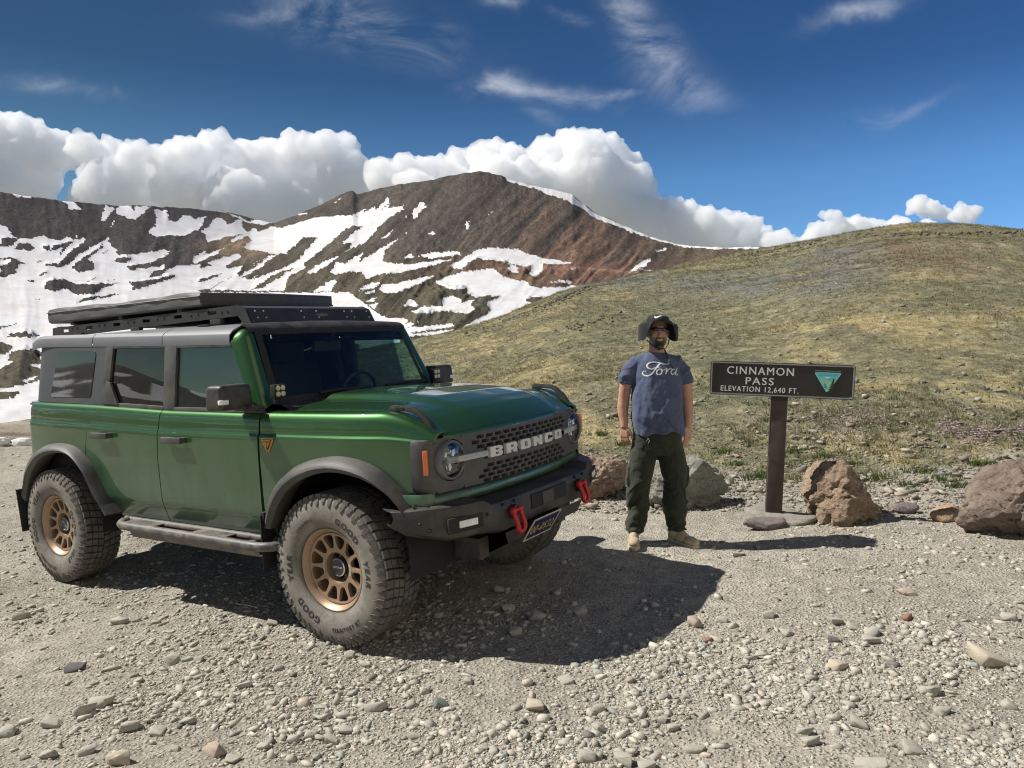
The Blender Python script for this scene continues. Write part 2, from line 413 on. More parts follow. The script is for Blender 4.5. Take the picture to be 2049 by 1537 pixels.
def terrain_z(x, y, detail=True):
    x = np.asarray(x, float); y = np.asarray(y, float); d = np.hypot(x, y); ph = np.arctan2(x, y)
    m = smooth_tab(ph, _a, _m); D = smooth_tab(ph, _a, _D); d0 = np.minimum(np.interp(ph, _ba, _bd), D*.75)
    zp = plane_z(x, y); z0 = plane_z(x/np.maximum(d, .01)*d0, y/np.maximum(d, .01)*d0)
    k = (CAM_H + m*d0 - z0)/(D-d0)**2; e = d-D
    zh = CAM_H + m*D + m*e - k*np.where(e < 0, e*e, e*e*1.6)
    t = sstep(-1.2, 2.2, d-d0); z = zp*(1-t) + zh*t
    far = np.maximum(d-D*1.9, 0); z = np.maximum(z, -45.)
    if detail:
        roll = fbm(x*.09, y*.09, 0, 3, 11)*.45*sstep(10, 26, d)*(1-sstep(.75, 1.0, d/D)*.5) + fbm(x*.45, y*.45, 0, 3, 21)*.15*sstep(9, 16, d)
        z = z + roll + fbm(x*1.7, y*1.7, 0, 3, 31)*.030*np.where(d < 12, 1, 1.6) + fbm(x*7, y*7, 0, 2, 41)*.010
    return z
def ter(x, y): return float(terrain_z(np.array([x]), np.array([y]))[0])
def on_ground(u, v):
    """point where the photo ray through (u, v) meets the terrain"""
    d = wray(u, v); ts = np.exp(np.linspace(math.log(1.5), math.log(140), 900)); P = CAMP + d[None]*ts[:, None]
    h = P[:, 2]-terrain_z(P[:, 0], P[:, 1]); i = int(np.argmax(h < 0)) if (h < 0).any() else len(ts)-1
    t = ts[i] if i == 0 else ts[i-1] + (ts[i]-ts[i-1])*h[i-1]/(h[i-1]-h[i]); return CAMP + d*t
fr = np.arange(-.86, .90, .0031)
azs = np.concatenate([np.linspace(-math.pi, -.86, 60, endpoint=False), fr, np.linspace(.90, math.pi, 60)])
ds = np.concatenate([np.linspace(.05, 2.2, 10, endpoint=False), np.exp(np.linspace(math.log(2.2), math.log(190), 340))])
AZ, DS = np.meshgrid(azs, ds, indexing='ij'); TX, TY = DS*np.sin(AZ), DS*np.cos(AZ); TZ = terrain_z(TX, TY); TV = veg_at(TX, TY)
# colour of the ground itself: dirt, scree, straw and green patches where they lie
def patch(u, v, ru, rv, X, Y, Z):
    pu = pix(np.stack([X, Y, Z], -1)); ok = Y > .5
    return np.where(ok, np.exp(-((pu[..., 0]-u)/ru)**2 - ((pu[..., 1]-v)/rv)**2), 0)
def ground_colour(X, Y, Z, V):
    n1 = fbm(X*.22, Y*.22, 1, 4, 51); n2 = fbm(X*.9, Y*.9, 2, 4, 61); n3 = fbm(X*3.2, Y*3.2, 3, 3, 71)
    straw = np.array([.40, .335, .18]); green = np.array([.150, .158, .098]); grey = np.array([.195, .196, .175]); rust = np.array([.165, .112, .080]); brown = np.array([.215, .197, .120]); pale = np.array([.34, .305, .24])
    c = np.zeros(X.shape+(3,)) + brown
    def lay(w, col):
        nonlocal c
        w = np.clip(w, 0, 1)[..., None]; c = c*(1-w) + col*w
    lay(sstep(-.2, .5, n1*.6+.7*n2+.5*n3)*.9, green); lay(sstep(.05, .55, -n1*.35+n2*.75+.6*n3)*.85, straw)
    P = lambda *a: patch(*a, X, Y, Z)
    lay((P(1480,575,190,26)+P(1650,545,110,36)+P(1300,560,150,14)+P(1700,500,80,20))*sstep(-.5,.2,n2)*.85, grey)
    lay((P(1850,505,120,30)+P(1620,560,40,10)*.7+P(1950,540,60,20)*.5)*sstep(-.25,.3,n2+n3*.6)*.9, rust)
    lay((P(930,705,110,22)+P(960,680,120,14)*.7+P(1050,650,150,12)*.7+P(1750,655,190,30)*.8+P(1950,700,140,40)*.8+P(1650,700,100,26)*.7+P(1100,775,160,20)*.5+P(1900,640,150,20)*.8)*sstep(-.35,.25,n2+.5*n3)*.9, straw)
    lay((P(1430,720,70,40)+P(1200,700,90,40)*.6+P(1480,790,120,30)*.8+P(1300,640,200,22)*.5+P(1900,600,90,24)*.7)*sstep(-.4,.2,n2)*.85, green)
    lay((P(1800,850,300,34)+P(1210,790,60,20)*.6+P(1650,830,120,20)*.6)*sstep(-.15,.35,n3+n2*.4)*.75, np.array([.33,.275,.235]))
    lay((P(1990,560,26,50)+P(2010,640,22,50)+P(1950,500,14,24))*.45*sstep(-.3,.3,n3+n2), pale)
    dirt = np.array([.375, .344, .285])*(1+.16*n2+.12*n3)[..., None]
    lay(1-V, 0); c += (1-np.clip(V,0,1))[..., None]*dirt
    lay(P(20,856,60,6), np.array([.33,.27,.20])); lay(P(30,869,80,5), np.array([.15,.115,.08])*(1+.4*n3)[..., None])
    return np.clip(c, 0.01, 1)
TC = ground_colour(TX, TY, TZ, TV)
def ground_material():
    t = NT('alpine_ground'); c = t.attr('Col'); co = t.coord('Object'); v = t.attr('veg', 'Fac')
    n1 = t.noise(co, 9, 6, .65); n2 = t.noise(co, 55, 5, .7)
    k = t.math('MULTIPLY', t.ramp(n1, [(.25, .62), (.75, 1.32)]), t.ramp(n2, [(.28, .45), (.72, 1.42)]))
    vn = t.n('TexVoronoi'); t.l(co, vn.inputs['Vector']); vn.inputs['Scale'].default_value = 46; peb = t.ramp(vn.outputs['Distance'], [(.12, 1.), (.5, 0.)])
    pc = t.n('TexWhiteNoise'); t.l(vn.outputs['Position'], pc.inputs[0])
    tus = t.noise(co, 3.4, 5, .62, .4); k = t.math('MULTIPLY', k, t.math('ADD', 1.0, t.math('MULTIPLY', v, t.math('SUBTRACT', t.ramp(tus, [(.30, .50), (.70, 1.42)]), 1.0))))
    cc = t.n('Mix', data_type='RGBA', blend_type='MULTIPLY'); cc.inputs[0].default_value = 1; t.l(c, cc.inputs[6]); t.l(k, cc.inputs[7])
    stone = t.mix(pc.outputs['Value'], (.27, .25, .20), (.60, .56, .47))
    f = t.math('MULTIPLY', t.math('MULTIPLY', peb, t.ramp(pc.outputs['Value'], [(.3, 0.), (.5, 1.)])), t.math('SUBTRACT', .75, t.math('MULTIPLY', v, .62)))
    col = t.mix(f, cc.outputs[2], stone)
    h = t.math('ADD', t.math('MULTIPLY', n2, .6), t.math('ADD', t.math('MULTIPLY', peb, .5), n1))
    b2 = t.n('Bump'); t.l(t.math('MULTIPLY', tus, v), b2.inputs['Height']); b2.inputs['Strength'].default_value = .8; b2.inputs['Distance'].default_value = .16; b1 = t.n('Bump'); t.l(h, b1.inputs['Height']); b1.inputs['Strength'].default_value = .9; b1.inputs['Distance'].default_value = .022; t.l(b2.outputs[0], b1.inputs['Normal'])
    t.bsdf(col, .92, 0, b1.outputs[0], Specular_IOR_Level=.2); return t.m
M_GROUND = ground_material()
nA, nD = AZ.shape; idx = np.arange(nA*nD).reshape(nA, nD)
Q = np.stack([idx[:-1, :-1], idx[1:, :-1], idx[1:, 1:], idx[:-1, 1:]], -1).reshape(-1, 4)[:, ::-1]
ctr_v = (TV.ravel()[Q].mean(1)); VV = np.stack([TX, TY, TZ], -1).reshape(-1, 3)
for nm, sel in (('gravel_lot', ctr_v < .5), ('grassy_hill', ctr_v >= .5)):
    q = Q[sel]; used = np.unique(q); remap = np.full(nA*nD, -1); remap[used] = np.arange(len(used))
    tag(link(nm, fast_mesh(nm, VV[used], remap[q], M_GROUND, True, TC.reshape(-1, 3)[used], {'veg': TV.ravel()[used]})), kind='structure')

# ------------------------------------------------------------------ the mountain with its snow
A = (0, 370, .19522); B = (350, 370, .19522); C_ = (650, 330, .19522); D_ = (700, 460, .23426); E_ = (1000, 330, .2733); F_ = (0, 590, .20833)
SNOW = [
((0,0,1),1,'150,585 700,585 800,660 800,1000 150,1000'),((0,0,1),0,'300,640 420,610 520,640 470,700 330,690'),((0,0,1),0,'560,660 720,690 700,760 600,740'),((0,0,1),0,'200,720 380,730 420,790 240,800'),
(A,1,'-50,400 30,415 80,430 75,465 110,490 165,540 20,545 20,600 -50,625'),
(A,1,'-50,630 110,635 190,545 320,550 450,518 520,548 600,570 690,526 760,556 800,560 865,530 870,600 1000,600 1110,545 1115,590 1160,640 1200,670 1210,720 1260,720 1350,715 1700,660 1740,690 1560,800 1300,830 1320,870 1460,860 1700,820 1690,860 1560,890 1530,945 1640,940 1720,860 1850,830 2049,815 2049,1300 900,1300 900,2600 -300,2600'),
(A,0,'150,670 190,590 300,600 355,640 340,670 290,685 240,660'),(A,0,'430,630 510,615 525,650 490,680'),
(A,0,'520,680 560,620 640,600 780,560 740,600 600,740 640,640 590,660'),
(A,0,'580,830 700,700 870,580 990,545 1150,480 1120,540 1000,610 800,720 740,790 700,820 600,850'),
(A,0,'740,850 790,790 950,690 1070,600 1050,640 900,770 950,790 970,830 950,880 800,890'),(A,0,'1040,715 1110,655 1090,690'),
(A,0,'-60,745 140,745 250,800 150,870 180,890 50,950 -60,940'),(A,1,'-60,765 115,765 110,790 40,820 -60,815'),(A,1,'-60,850 20,845 25,890 -60,910'),
(A,0,'360,800 400,780 440,785 380,805'),(A,0,'460,815 600,805 580,830 490,835'),(A,0,'390,950 450,895 510,885 430,930'),(A,0,'270,980 330,970 370,995 330,1000'),
(A,0,'450,1070 480,990 550,970 690,970 760,1015 900,1020 1040,1010 1230,1005 1070,1050 960,1120 760,1120 710,1070 560,1085'),
(A,0,'1310,1000 1560,970 1740,930 1960,890 1940,910 1700,980 1350,1090 1380,1030'),(A,0,'890,990 990,950 960,975'),(A,0,'1110,980 1220,945 1190,960'),
(A,0,'1530,945 1560,890 1700,865 1640,915'),(A,0,'1180,790 1200,740 1340,740 1330,790 1240,800'),(A,0,'1300,860 1500,820 1640,800 1480,850 1350,875'),
(A,0,'780,1210 900,1150 1150,1125 1250,1120 1000,1165'),(A,0,'350,1170 460,1175 360,1180'),
(A,1,'120,85 320,95 310,135 190,125'),(A,1,'625,160 740,165 800,220 845,240 820,262 700,240 690,210'),(A,1,'1085,205 1190,250 1130,280 1080,375 1040,370 1045,300'),
(A,1,'1190,250 1260,200 1340,215 1380,270 1400,225 1560,210 1480,280 1390,350 1310,355 1270,315 1190,295'),(A,1,'1150,430 1160,360 1180,370 1170,410'),
(A,1,'1580,255 1720,260 1725,370 1870,380 1880,310 1940,310 1950,350 2049,340 2060,440 1900,520 1720,510 1600,535 1515,490 1540,455 1600,430 1600,340'),(A,1,'780,560 795,490 800,540'),
(B,1,'0,400 80,310 150,310 210,360 320,320 310,370 240,460 0,525'),
(B,1,'270,470 340,440 400,340 480,340 540,400 690,350 690,420 760,490 640,520 490,540 330,590 310,520'),
(B,1,'480,265 560,290 620,310 750,370 1020,355 1020,378 900,410 740,390 640,335'),
(B,1,'830,490 980,435 1090,440 1260,390 1420,345 1500,330 1640,320 1850,310 1960,240 1900,310 1850,340 1880,340 2020,240 2060,230 2060,480 1960,580 1760,685 1840,590 1710,600 1830,490 1940,430 1800,410 1660,530 1580,600 1400,750 1320,800 1350,850 1180,930 1120,1040 1110,1090 880,1080 940,1040 1100,930 1300,830 1280,740 1470,540 1330,540 1200,640 1140,710 1040,710 700,650 790,560 740,520 600,590 570,570 700,510 830,440'),
(B,1,'0,860 130,830 250,815 240,870 390,820 320,795 520,740 650,700 680,735 530,830 540,860 680,835 670,890 350,1060 0,1110'),(B,1,'200,730 330,670 280,720 500,650 440,700 180,820'),(B,0,'230,1000 280,960 490,905 330,980'),
(B,1,'340,1080 600,930 960,720 1030,720 900,830 690,950 780,970 870,910 800,970 1100,860 1300,750 1350,850 1180,920 1110,1090'),(B,0,'780,1070 1000,930 1260,830 1150,900 900,1050'),(B,0,'640,900 960,735 900,790 660,940'),
(B,1,'1345,890 1540,780 1680,730 1580,820 1400,915'),(B,1,'1410,1090 1650,965 1600,1095'),(B,1,'1600,900 1650,800 1760,810 1940,690 1880,800 2060,700 2060,930 1970,960 1920,890 1850,880 1640,920'),
(B,1,'1630,1150 1810,1125 1640,1190'),(B,1,'1560,1250 1780,1185 1920,1230 1600,1260'),(B,1,'1880,1085 2049,1010 2049,1060'),(B,1,'1930,1115 2049,1070 2049,1100'),(B,1,'1950,1190 2049,1150 2049,1190'),(B,1,'1250,305 1380,265 1290,315'),(B,1,'1630,190 1710,130 1660,175'),
(C_,1,'-10,580 80,525 260,520 420,445 390,500 290,560 480,440 510,440 490,500 640,340 670,325 650,400 560,470 690,390 640,450 820,405 800,450 640,560 500,680 310,830 225,890 330,750 170,810 330,690 400,640 290,620 120,720 -10,830'),
(C_,1,'890,560 900,480 1000,380 1030,375 1030,420 1075,410 960,500 960,540'),(C_,1,'565,760 700,665 650,740'),(C_,1,'820,540 855,490 840,550'),(C_,1,'810,690 840,675 830,705'),(C_,1,'1060,710 1110,675 1140,710 1100,715'),
(C_,1,'1455,680 1450,600 1490,570 1470,660'),(C_,1,'1650,520 1740,450 1700,500'),
(C_,1,'70,1110 120,1000 200,1005 400,890 330,1015 560,860 790,735 620,870 590,980 650,1005 860,1015 1330,960 1100,1030 960,1060 780,1105 600,1110 430,1170 380,1100 250,1085 120,1125'),
(C_,1,'-10,1210 125,1170 70,1290 -10,1300'),(C_,1,'800,950 870,905 930,935 880,960'),(C_,1,'960,930 1100,900 1380,880 1405,920 1080,960'),
(C_,1,'1280,1035 1490,920 1560,870 1700,845 1860,860 1960,860 2060,900 2060,1050 1970,1030 1860,1000 1560,960 1470,1000 1410,1080'),(C_,1,'1870,1070 1900,1030 1970,1030 1985,1110 1920,1110'),
(C_,1,'540,1275 600,1220 700,1220 1120,1130 1060,1180 700,1320 600,1310'),(C_,1,'345,1290 450,1220 570,1200 540,1240'),(C_,1,'390,1310 520,1275 480,1310'),
(C_,1,'1140,1200 1300,1130 1460,1090 1660,1065 1750,1075 1820,1150 1980,1190 2060,1190 2060,1480 1880,1540 1660,1540 1720,1470 1690,1410 1820,1355 1720,1330 1550,1360 1450,1310 1470,1265 1260,1270 1230,1205'),
(C_,1,'90,1400 270,1325 240,1350'),(C_,1,'170,1460 240,1390 360,1410 320,1450'),(C_,1,'420,1400 545,1350 500,1400'),(C_,1,'800,1450 880,1370 940,1420 990,1440'),
(C_,1,'885,1500 1000,1450 1200,1450 1210,1370 1290,1345 1390,1370 1400,1410 1530,1385 1490,1450 1550,1470 1480,1520 1330,1510 1200,1500 930,1530'),
(D_,1,'740,450 950,360 1120,340 1230,340 1310,410 1500,440 1560,490 1800,490 1990,470 1900,620 1560,760 1260,800 950,850 1060,770 1210,700 1170,620 1300,570 1100,560 1000,540 1010,500 830,500'),(D_,0,'1490,590 1560,570 1640,580 1640,610 1560,630'),
(D_,1,'1520,200 1620,240 1800,260 1920,290 1780,295 1640,285 1650,350 1580,400 1535,370 1570,300 1480,320 1430,290 1150,240'),(D_,1,'1700,450 1790,430 1910,440 1890,460'),(D_,1,'1350,330 1380,300 1420,310 1430,370'),
(D_,1,'230,700 280,740 320,750 500,760 480,800 600,790 490,830 880,805 890,825 720,850 520,880 660,880 900,850 700,1000 500,1000 560,920 400,945 300,1000 200,900'),(D_,0,'510,880 560,870 630,880 540,890'),(D_,0,'420,945 560,905 660,905 640,925 520,950'),
(D_,1,'140,610 240,570 190,610'),(D_,1,'150,640 240,625 220,680'),
(E_,1,'30,70 260,125 410,165 530,200 560,250 680,340 780,390 1000,470 1200,545 1400,585 1560,595 1900,600 1900,616 1560,616 1380,607 1180,562 980,500 780,420 680,378 590,313 510,272 370,222 270,177 50,118'),
(E_,1,'940,790 990,740 1080,690 1110,700 1060,745'),(E_,1,'1000,760 1150,770 1210,795 1080,775'),(E_,1,'1140,635 1220,608 1230,620'),(E_,1,'520,765 545,752 562,760'),
(F_,0,'-40,320 170,270 220,262 100,295 -40,335'),(F_,0,'40,405 130,370 240,360 300,370 385,382 290,410'),(F_,0,'-40,460 80,465 135,510 90,565 -40,570'),
(F_,0,'120,545 220,520 330,515 460,560 560,570 560,800 425,815 200,870 -40,915 -40,730 130,640 80,630'),(F_,1,'205,830 380,770 350,800 250,840'),(F_,1,'460,585 390,590 405,660 280,680 430,715 470,700'),(F_,0,'390,430 520,405 510,440'),(F_,0,'350,470 500,470 450,500'),(F_,0,'-40,935 205,935 130,985 -40,995'),(F_,0,'280,1050 400,1000 390,1060'),(F_,0,'290,1120 360,1105 330,1145')]
MSIL = [(-900,420),(-400,400),(-150,392),(0,384),(60,393),(130,402),(200,410),(300,412),(400,419),(470,428),(520,441),(548,446),(600,427),(660,401),(692,385),(706,382),(716,388),(745,381),(790,371),(830,364),(850,363),(900,351),(930,346),(960,343),(985,347),(1010,353),(1040,365),(1100,378),(1145,388),(1160,402),(1190,426),(1215,437),(1250,452),(1300,473),(1350,488),(1400,493),(1450,495),(1520,494),(1600,498),(1700,505),(2000,540),(2600,600)]
_ma = [];_mm = []
for u, v in MSIL:
    d = wray(u, v); _ma.append(math.atan2(d[0], d[1])); _mm.append(d[2]/math.hypot(d[0], d[1]))
MD = [(-.9,1500),(-.45,1750),(-.33,1900),(-.22,1750),(-.06,1600),(.1,1500),(.3,1350),(.8,1300)]
ms = np.arange(-.80, .74, .0016); mt = np.concatenate([np.linspace(0, 1, 250), 1+np.array([.03, .08, .16, .3, .5])])
MA, MT = np.meshgrid(ms, mt, indexing='ij'); mD = np.interp(MA, [q[0] for q in MD], [q[1] for q in MD])
mtan = np.interp(MA, _ma, _mm) + fbm(MA*130, MA*0, 0, 3, 5)*.0012*sstep(.90, 1.0, MT); 
_mw = np.linspace(-.13, .13, 41); msoft = sum(np.interp(MA+o_, _ma, _mm) for o_ in _mw)/len(_mw); mtan = msoft + (mtan-msoft)*sstep(.62, 1.0, MT)**1.5; zc = CAM_H + mtan*mD
md = 160 + (mD-160)*MT; base = -44 + 0*MT
tt = np.clip(MT, 0, 1); prof = .16*tt + .30*tt**2 + .54*tt**3.0
mz = base + (zc-base)*prof; over = np.maximum(MT-1, 0); mz = mz - over*1100
arc = MA*1500
def mountain_snow(X, Y, Z):
    q = pix(np.stack([X, Y, Z], -1)); pu = q[..., 0] + fbm(arc/7, hang/5, 3, 4, 31, .6)*4.5; pv = q[..., 1] + fbm(arc/7, hang/5, 8, 4, 37, .6)*3.2; sn = np.zeros(X.shape)
    for (ox, oy, sc), val, s_ in SNOW:
        poly = [(ox+float(p.split(',')[0])*sc, oy+float(p.split(',')[1])*sc) for p in s_.split()]; xs_ = [p[0] for p in poly]; ys_ = [p[1] for p in poly]
        ii = np.where((pu > min(xs_)) & (pu < max(xs_)) & (pv > min(ys_)) & (pv < max(ys_)))
        if len(ii[0]): k = in_poly(pu[ii], pv[ii], poly); sn[ii[0][k], ii[1][k]] = val
    off = (q[..., 0] < -60) | (q[..., 0] > 1700); return np.where(off, (fbm(arc/160, md/120, 0, 4, 3)*.9 + .25 - .5*tt > 0)*1., sn)
def in_poly(X, Y, poly):
    r = np.zeros(X.shape, bool); n = len(poly)
    for i in range(n):
        x1, y1 = poly[i]; x2, y2 = poly[(i+1) % n]
        if y1 == y2: continue
        c = ((y1 > Y) != (y2 > Y)) & (X < (x2-x1)*(Y-y1)/(y2-y1)+x1); r ^= c
    return r
env = np.clip(4*tt*(1-tt), 0, 1)*sstep(.10, .5, tt); env = np.maximum(env*.9, 0)
arc = MA*1500; hang = mz/md*1500
sn0 = mountain_snow(md*np.sin(MA), md*np.cos(MA), mz)
for _ in range(5): sn0[1:-1, 1:-1] = .2*(sn0[1:-1, 1:-1] + sn0[:-2, 1:-1] + sn0[2:, 1:-1] + sn0[1:-1, :-2] + sn0[1:-1, 2:])
bare = 1-.85*sn0
st_ = arc - .95*hang*sstep(-.5, -.2, MA) # runnels slant down to the left
gully = ridged(st_/52 + fbm(arc/90, hang/90, 0, 2, 7)*.5, hang/260, 4, 77); fine_ = ridged(st_/14 + fbm(arc/40, hang/40, 0, 2, 9)*.4, hang/110, 3, 93); crag = ridged(arc/22, hang/16, 3, 99)
mz += env*bare*(10*gully + 2.0*fine_) + env*bare*5*crag*np.clip(fbm(arc/80, hang/50, 0, 2, 111)*2+.2, 0, 1) + np.clip(1-np.abs(tt-.25)*3, 0, 1)*fbm(arc/60, md/50, 0, 4, 12)*5*(1-.6*sn0) + fbm(arc/14, hang/10, 0, 3, 19)*1.6*bare*sstep(.0,.3,tt)*(1-sstep(.95,1.,tt))
mx_, my_ = md*np.sin(MA), md*np.cos(MA); MP = np.stack([mx_, my_, mz], -1); mp = pix(MP)
snow = mountain_snow(mx_, my_, mz)
slate = np.array([.058,.050,.049]); redb = np.array([.086,.072,.062]); rustc = np.array([.160,.105,.075]); olive = np.array([.098,.088,.056]); tan = np.array([.25,.18,.11])
U, Vv = mp[..., 0], mp[..., 1]; nz = fbm(st_/40, hang/120, 0, 4, 66)
wgt = sstep(420, 640, U+60*nz)[..., None]; mc = slate*(1-wgt) + redb*wgt
w = (np.exp(-((U-1160)/130)**2-((Vv-480)/70)**2)*1.2*sstep(-.3, .3, nz+.15))[..., None]; w = np.clip(w, 0, 1); mc = mc*(1-w) + rustc*w
w = np.clip((np.exp(-((U-1150)/260)**2-((Vv-545)/22)**2) + np.exp(-((U-1050)/120)**2-((Vv-545)/40)**2))*.9, 0, 1)[..., None]; mc = mc*(1-w)+np.array([.20,.115,.08])*w
w = (sstep(470, 590, Vv+60*nz+ .05*(900-U))*sstep(350, 560, U))[..., None]*.8*(1-sstep(1000, 1150, U))[..., None]; mc = mc*(1-w) + olive*w
w = (sstep(0, 1, (U-1250)/200)*sstep(440, 500, Vv))[..., None]*.7; mc = mc*(1-w)+np.array([.15,.115,.075])*w
w = (np.exp(-((U-480)/60)**2-((Vv-490)/25)**2)*.8)[..., None]; mc = mc*(1-w) + tan*w
w = (sstep(640, 720, Vv)*(1-sstep(200, 500, U)))[..., None]; mc = mc*(1-w)+olive*w
mc = mc*(1 + .40*nz + .42*fbm(st_/7, hang/40, 2, 3, 71)+.25*fbm(arc/8, hang/8, 2, 3, 75))[..., None]
for (pts_, wd, cc_) in (([(1000,537),(1150,535),(1260,545),(1330,548)], 2.2, (.34,.20,.14)), ([(1080,503),(1200,493),(1330,491)], 1.6, (.12,.075,.05))):
    yl_ = np.interp(U, [p[0] for p in pts_], [p[1] for p in pts_]); w = (np.exp(-((Vv-yl_)/wd)**2)*((U > pts_[0][0]) & (U < pts_[-1][0])))[..., None]*.8; mc = mc*(1-w)+np.array(cc_)*w
def mountain_material():
    t = NT('alpine_rock_and_snow'); c = t.attr('Col'); s = t.attr('snow', 'Fac'); co = t.coord('Object')
    n1 = t.noise(co, .22, 6, .68); n2 = t.noise(t.coord('Object', (.05, .012, .03)), 3.2, 6, .65, .3)
    k = t.math('MULTIPLY', t.ramp(n1, [(.30, .50), (.70, 1.50)]), t.ramp(n2, [(.3, .68), (.7, 1.3)]))
    cc = t.n('Mix', data_type='RGBA', blend_type='MULTIPLY'); cc.inputs[0].default_value = 1; t.l(c, cc.inputs[6]); t.l(k, cc.inputs[7])
    f = t.ramp(t.math('ADD', s, t.math('MULTIPLY', t.math('SUBTRACT', n1, .5), .55)), [(.44, 0.), (.56, 1.)])
    sc = t.mix(t.ramp(t.noise(co, .03, 5, .6), [(.35, 0.), (.7, 1.)]), (.66, .665, .675), (.58, .545, .525))
    t.bsdf(t.mix(f, cc.outputs[2], sc), .85, 0, t.bump(t.math('MULTIPLY', n1, t.math('SUBTRACT', 1.1, f)), .8, 5.0), Specular_IOR_Level=.15); return t.m
nA, nD = MA.shape; idx = np.arange(nA*nD).reshape(nA, nD); Q = np.stack([idx[:-1, :-1], idx[1:, :-1], idx[1:, 1:], idx[:-1, 1:]], -1).reshape(-1, 4)[:, ::-1]
tag(link('mountain', fast_mesh('mountain', MP.reshape(-1, 3), Q, mountain_material(), True, mc.reshape(-1, 3), {'snow': snow.ravel()})), kind='structure')
# lower ridges all round the pass
ra = np.linspace(.74, 2*math.pi-.80, 220); rt_ = np.linspace(0, 1.25, 40); RA, RT = np.meshgrid(ra, rt_, indexing='ij')
rh = 70 + 80*fbm(RA*3.1, RA*0, 0, 4, 201) + 40*ridged(RA*9, RA*0+.3, 3, 207)
e_ = sstep(.74, 1.0, RA)*(1-sstep(2*math.pi-1.05, 2*math.pi-.8, RA)); rh = rh*(.55+.45*e_) + (1-e_)*20
rd_ = 300+2100*RT; rz = -50 + (rh+50)*np.where(RT < 1, RT**2.2, 1-(RT-1)*2.2) + fbm(RA*60, rd_/120, 0, 4, 211)*18*sstep(.1,.5,RT)*(1-sstep(.9,1,RT)*.6)
rs = ((fbm(RA*40, rd_/160, 0, 4, 231) + .25*RT - .05) > .42)*1.0; nA, nD = RA.shape; idx = np.arange(nA*nD).reshape(nA, nD); Q = np.stack([idx[:-1, :-1], idx[1:, :-1], idx[1:, 1:], idx[:-1, 1:]], -1).reshape(-1, 4)[:, ::-1]
tag(link('far_ridges', fast_mesh('far_ridges', np.stack([rd_*np.sin(RA), rd_*np.cos(RA), rz], -1).reshape(-1, 3), Q, bpy.data.materials['alpine_rock_and_snow'], True, (np.zeros(RA.shape+(3,))+redb*.9).reshape(-1, 3), {'snow': rs.ravel()})), kind='structure')

# ------------------------------------------------------------------ cumulus
def cloud_material():
    t = NT('cumulus_vapour'); v = t.n('VolumePrincipled'); v.inputs['Color'].default_value = (.992, .993, .995, 1); v.inputs['Density'].default_value = .0105; v.inputs['Anisotropy'].default_value = .0
    t.l(v.outputs[0], t.out.inputs[1]); return t.m
M_CLOUD = cloud_material()
def worley(P, cell, seed):
    """distance to the nearest of one random point per cell, in cell units"""
    q = P/cell; b = np.floor(q).astype(np.int64); best = np.full(len(P), 9.)
    for dx in (-1, 0, 1):
        for dy in (-1, 0, 1):
            for dz in (-1, 0, 1):
                c = b + np.array([dx, dy, dz]); f = [(_hash(c[:, 0], c[:, 1], c[:, 2], seed+k)*.5+.5) for k in (0, 1, 2)]
                d = (c + np.stack(f, -1) - q); best = np.minimum(best, (d*d).sum(-1))
    return np.sqrt(best)
_ico = {}
def ico(n):
    if n not in _ico:
        bm = bmesh.new(); bmesh.ops.create_icosphere(bm, subdivisions=n, radius=1); bm.verts.ensure_lookup_table()
        _ico[n] = (np.array([v.co[:] for v in bm.verts]), np.array([[v.index for v in f.verts] for f in bm.faces])); bm.free()
    return _ico[n]
def cloud(name, blobs, dist, seed, voxel=19):
    mb = MB()
    for k, (u, v, r) in enumerate(blobs):
        dd = dist + (vnoise(np.array([k*1.7]), np.array([seed*3.1]))[0])*400
        c = at(u, v, dd); R = r/FPX*dd; T, Fi = ico(3); mb.add(T*np.array([1, .8, .92])*R + c, [tuple(q) for q in Fi])
    me = remeshed(mb, name, voxel, 2); P = get_co(me); N = get_no(me)
    for _ in range(1):
        q = P + 60*np.stack([fbm(P[:, 0]/210, P[:, 1]/210, P[:, 2]/210, 3, 350+i) for i in range(3)], -1)
        bump = lambda cell, sd_: 1-np.minimum(worley(q, cell, sd_), 1)**1.5
        P = P + N*(105*(bump(260, 300)-.5) + 92*(bump(125, 310)-.5) + 60*(bump(62, 320)-.5) + 26*fbm(q[:, 0]/42, q[:, 1]/42, q[:, 2]/42, 3, 330))[:, None]
    set_co(me, P); o = link('c', me); q = o.modifiers.new('r', 'REMESH'); q.mode = 'VOXEL'; q.voxel_size = voxel*.95; w = evaluated(o, name); bpy.data.objects.remove(o); bpy.data.meshes.remove(me); me = w; me.name = name
    me.polygons.foreach_set('use_smooth', np.ones(len(me.polygons), bool)); me.materials.clear(); me.materials.append(M_CLOUD)
    return tag(link(name, me), kind='structure')
cloud('cumulus_bank', [(-120,300,95),(-40,295,80),(30,285,62),(75,300,48),(-10,360,70),(60,365,52),(120,300,36),(170,303,34),(225,312,36),(275,318,32),(255,345,40),(210,385,60),(300,365,55),(335,318,34),(380,312,40),(425,300,38),(470,318,36),(430,350,60),(360,370,55),(520,310,34),(555,320,40),(600,300,38),(650,300,34),(690,292,27),(625,345,58),(530,370,64),(470,400,60),(690,350,48),(740,375,48),(590,405,55),(380,420,50),(560,440,50),(660,400,45)], 9000, 1)
cloud('cumulus_bank', [(770,352,36),(808,333,28),(850,345,30),(885,342,24),(925,326,30),(965,316,30),(1000,310,28),(1030,318,26),(830,380,40),(910,372,44),(990,362,52),(1060,362,44)], 8600, 2)
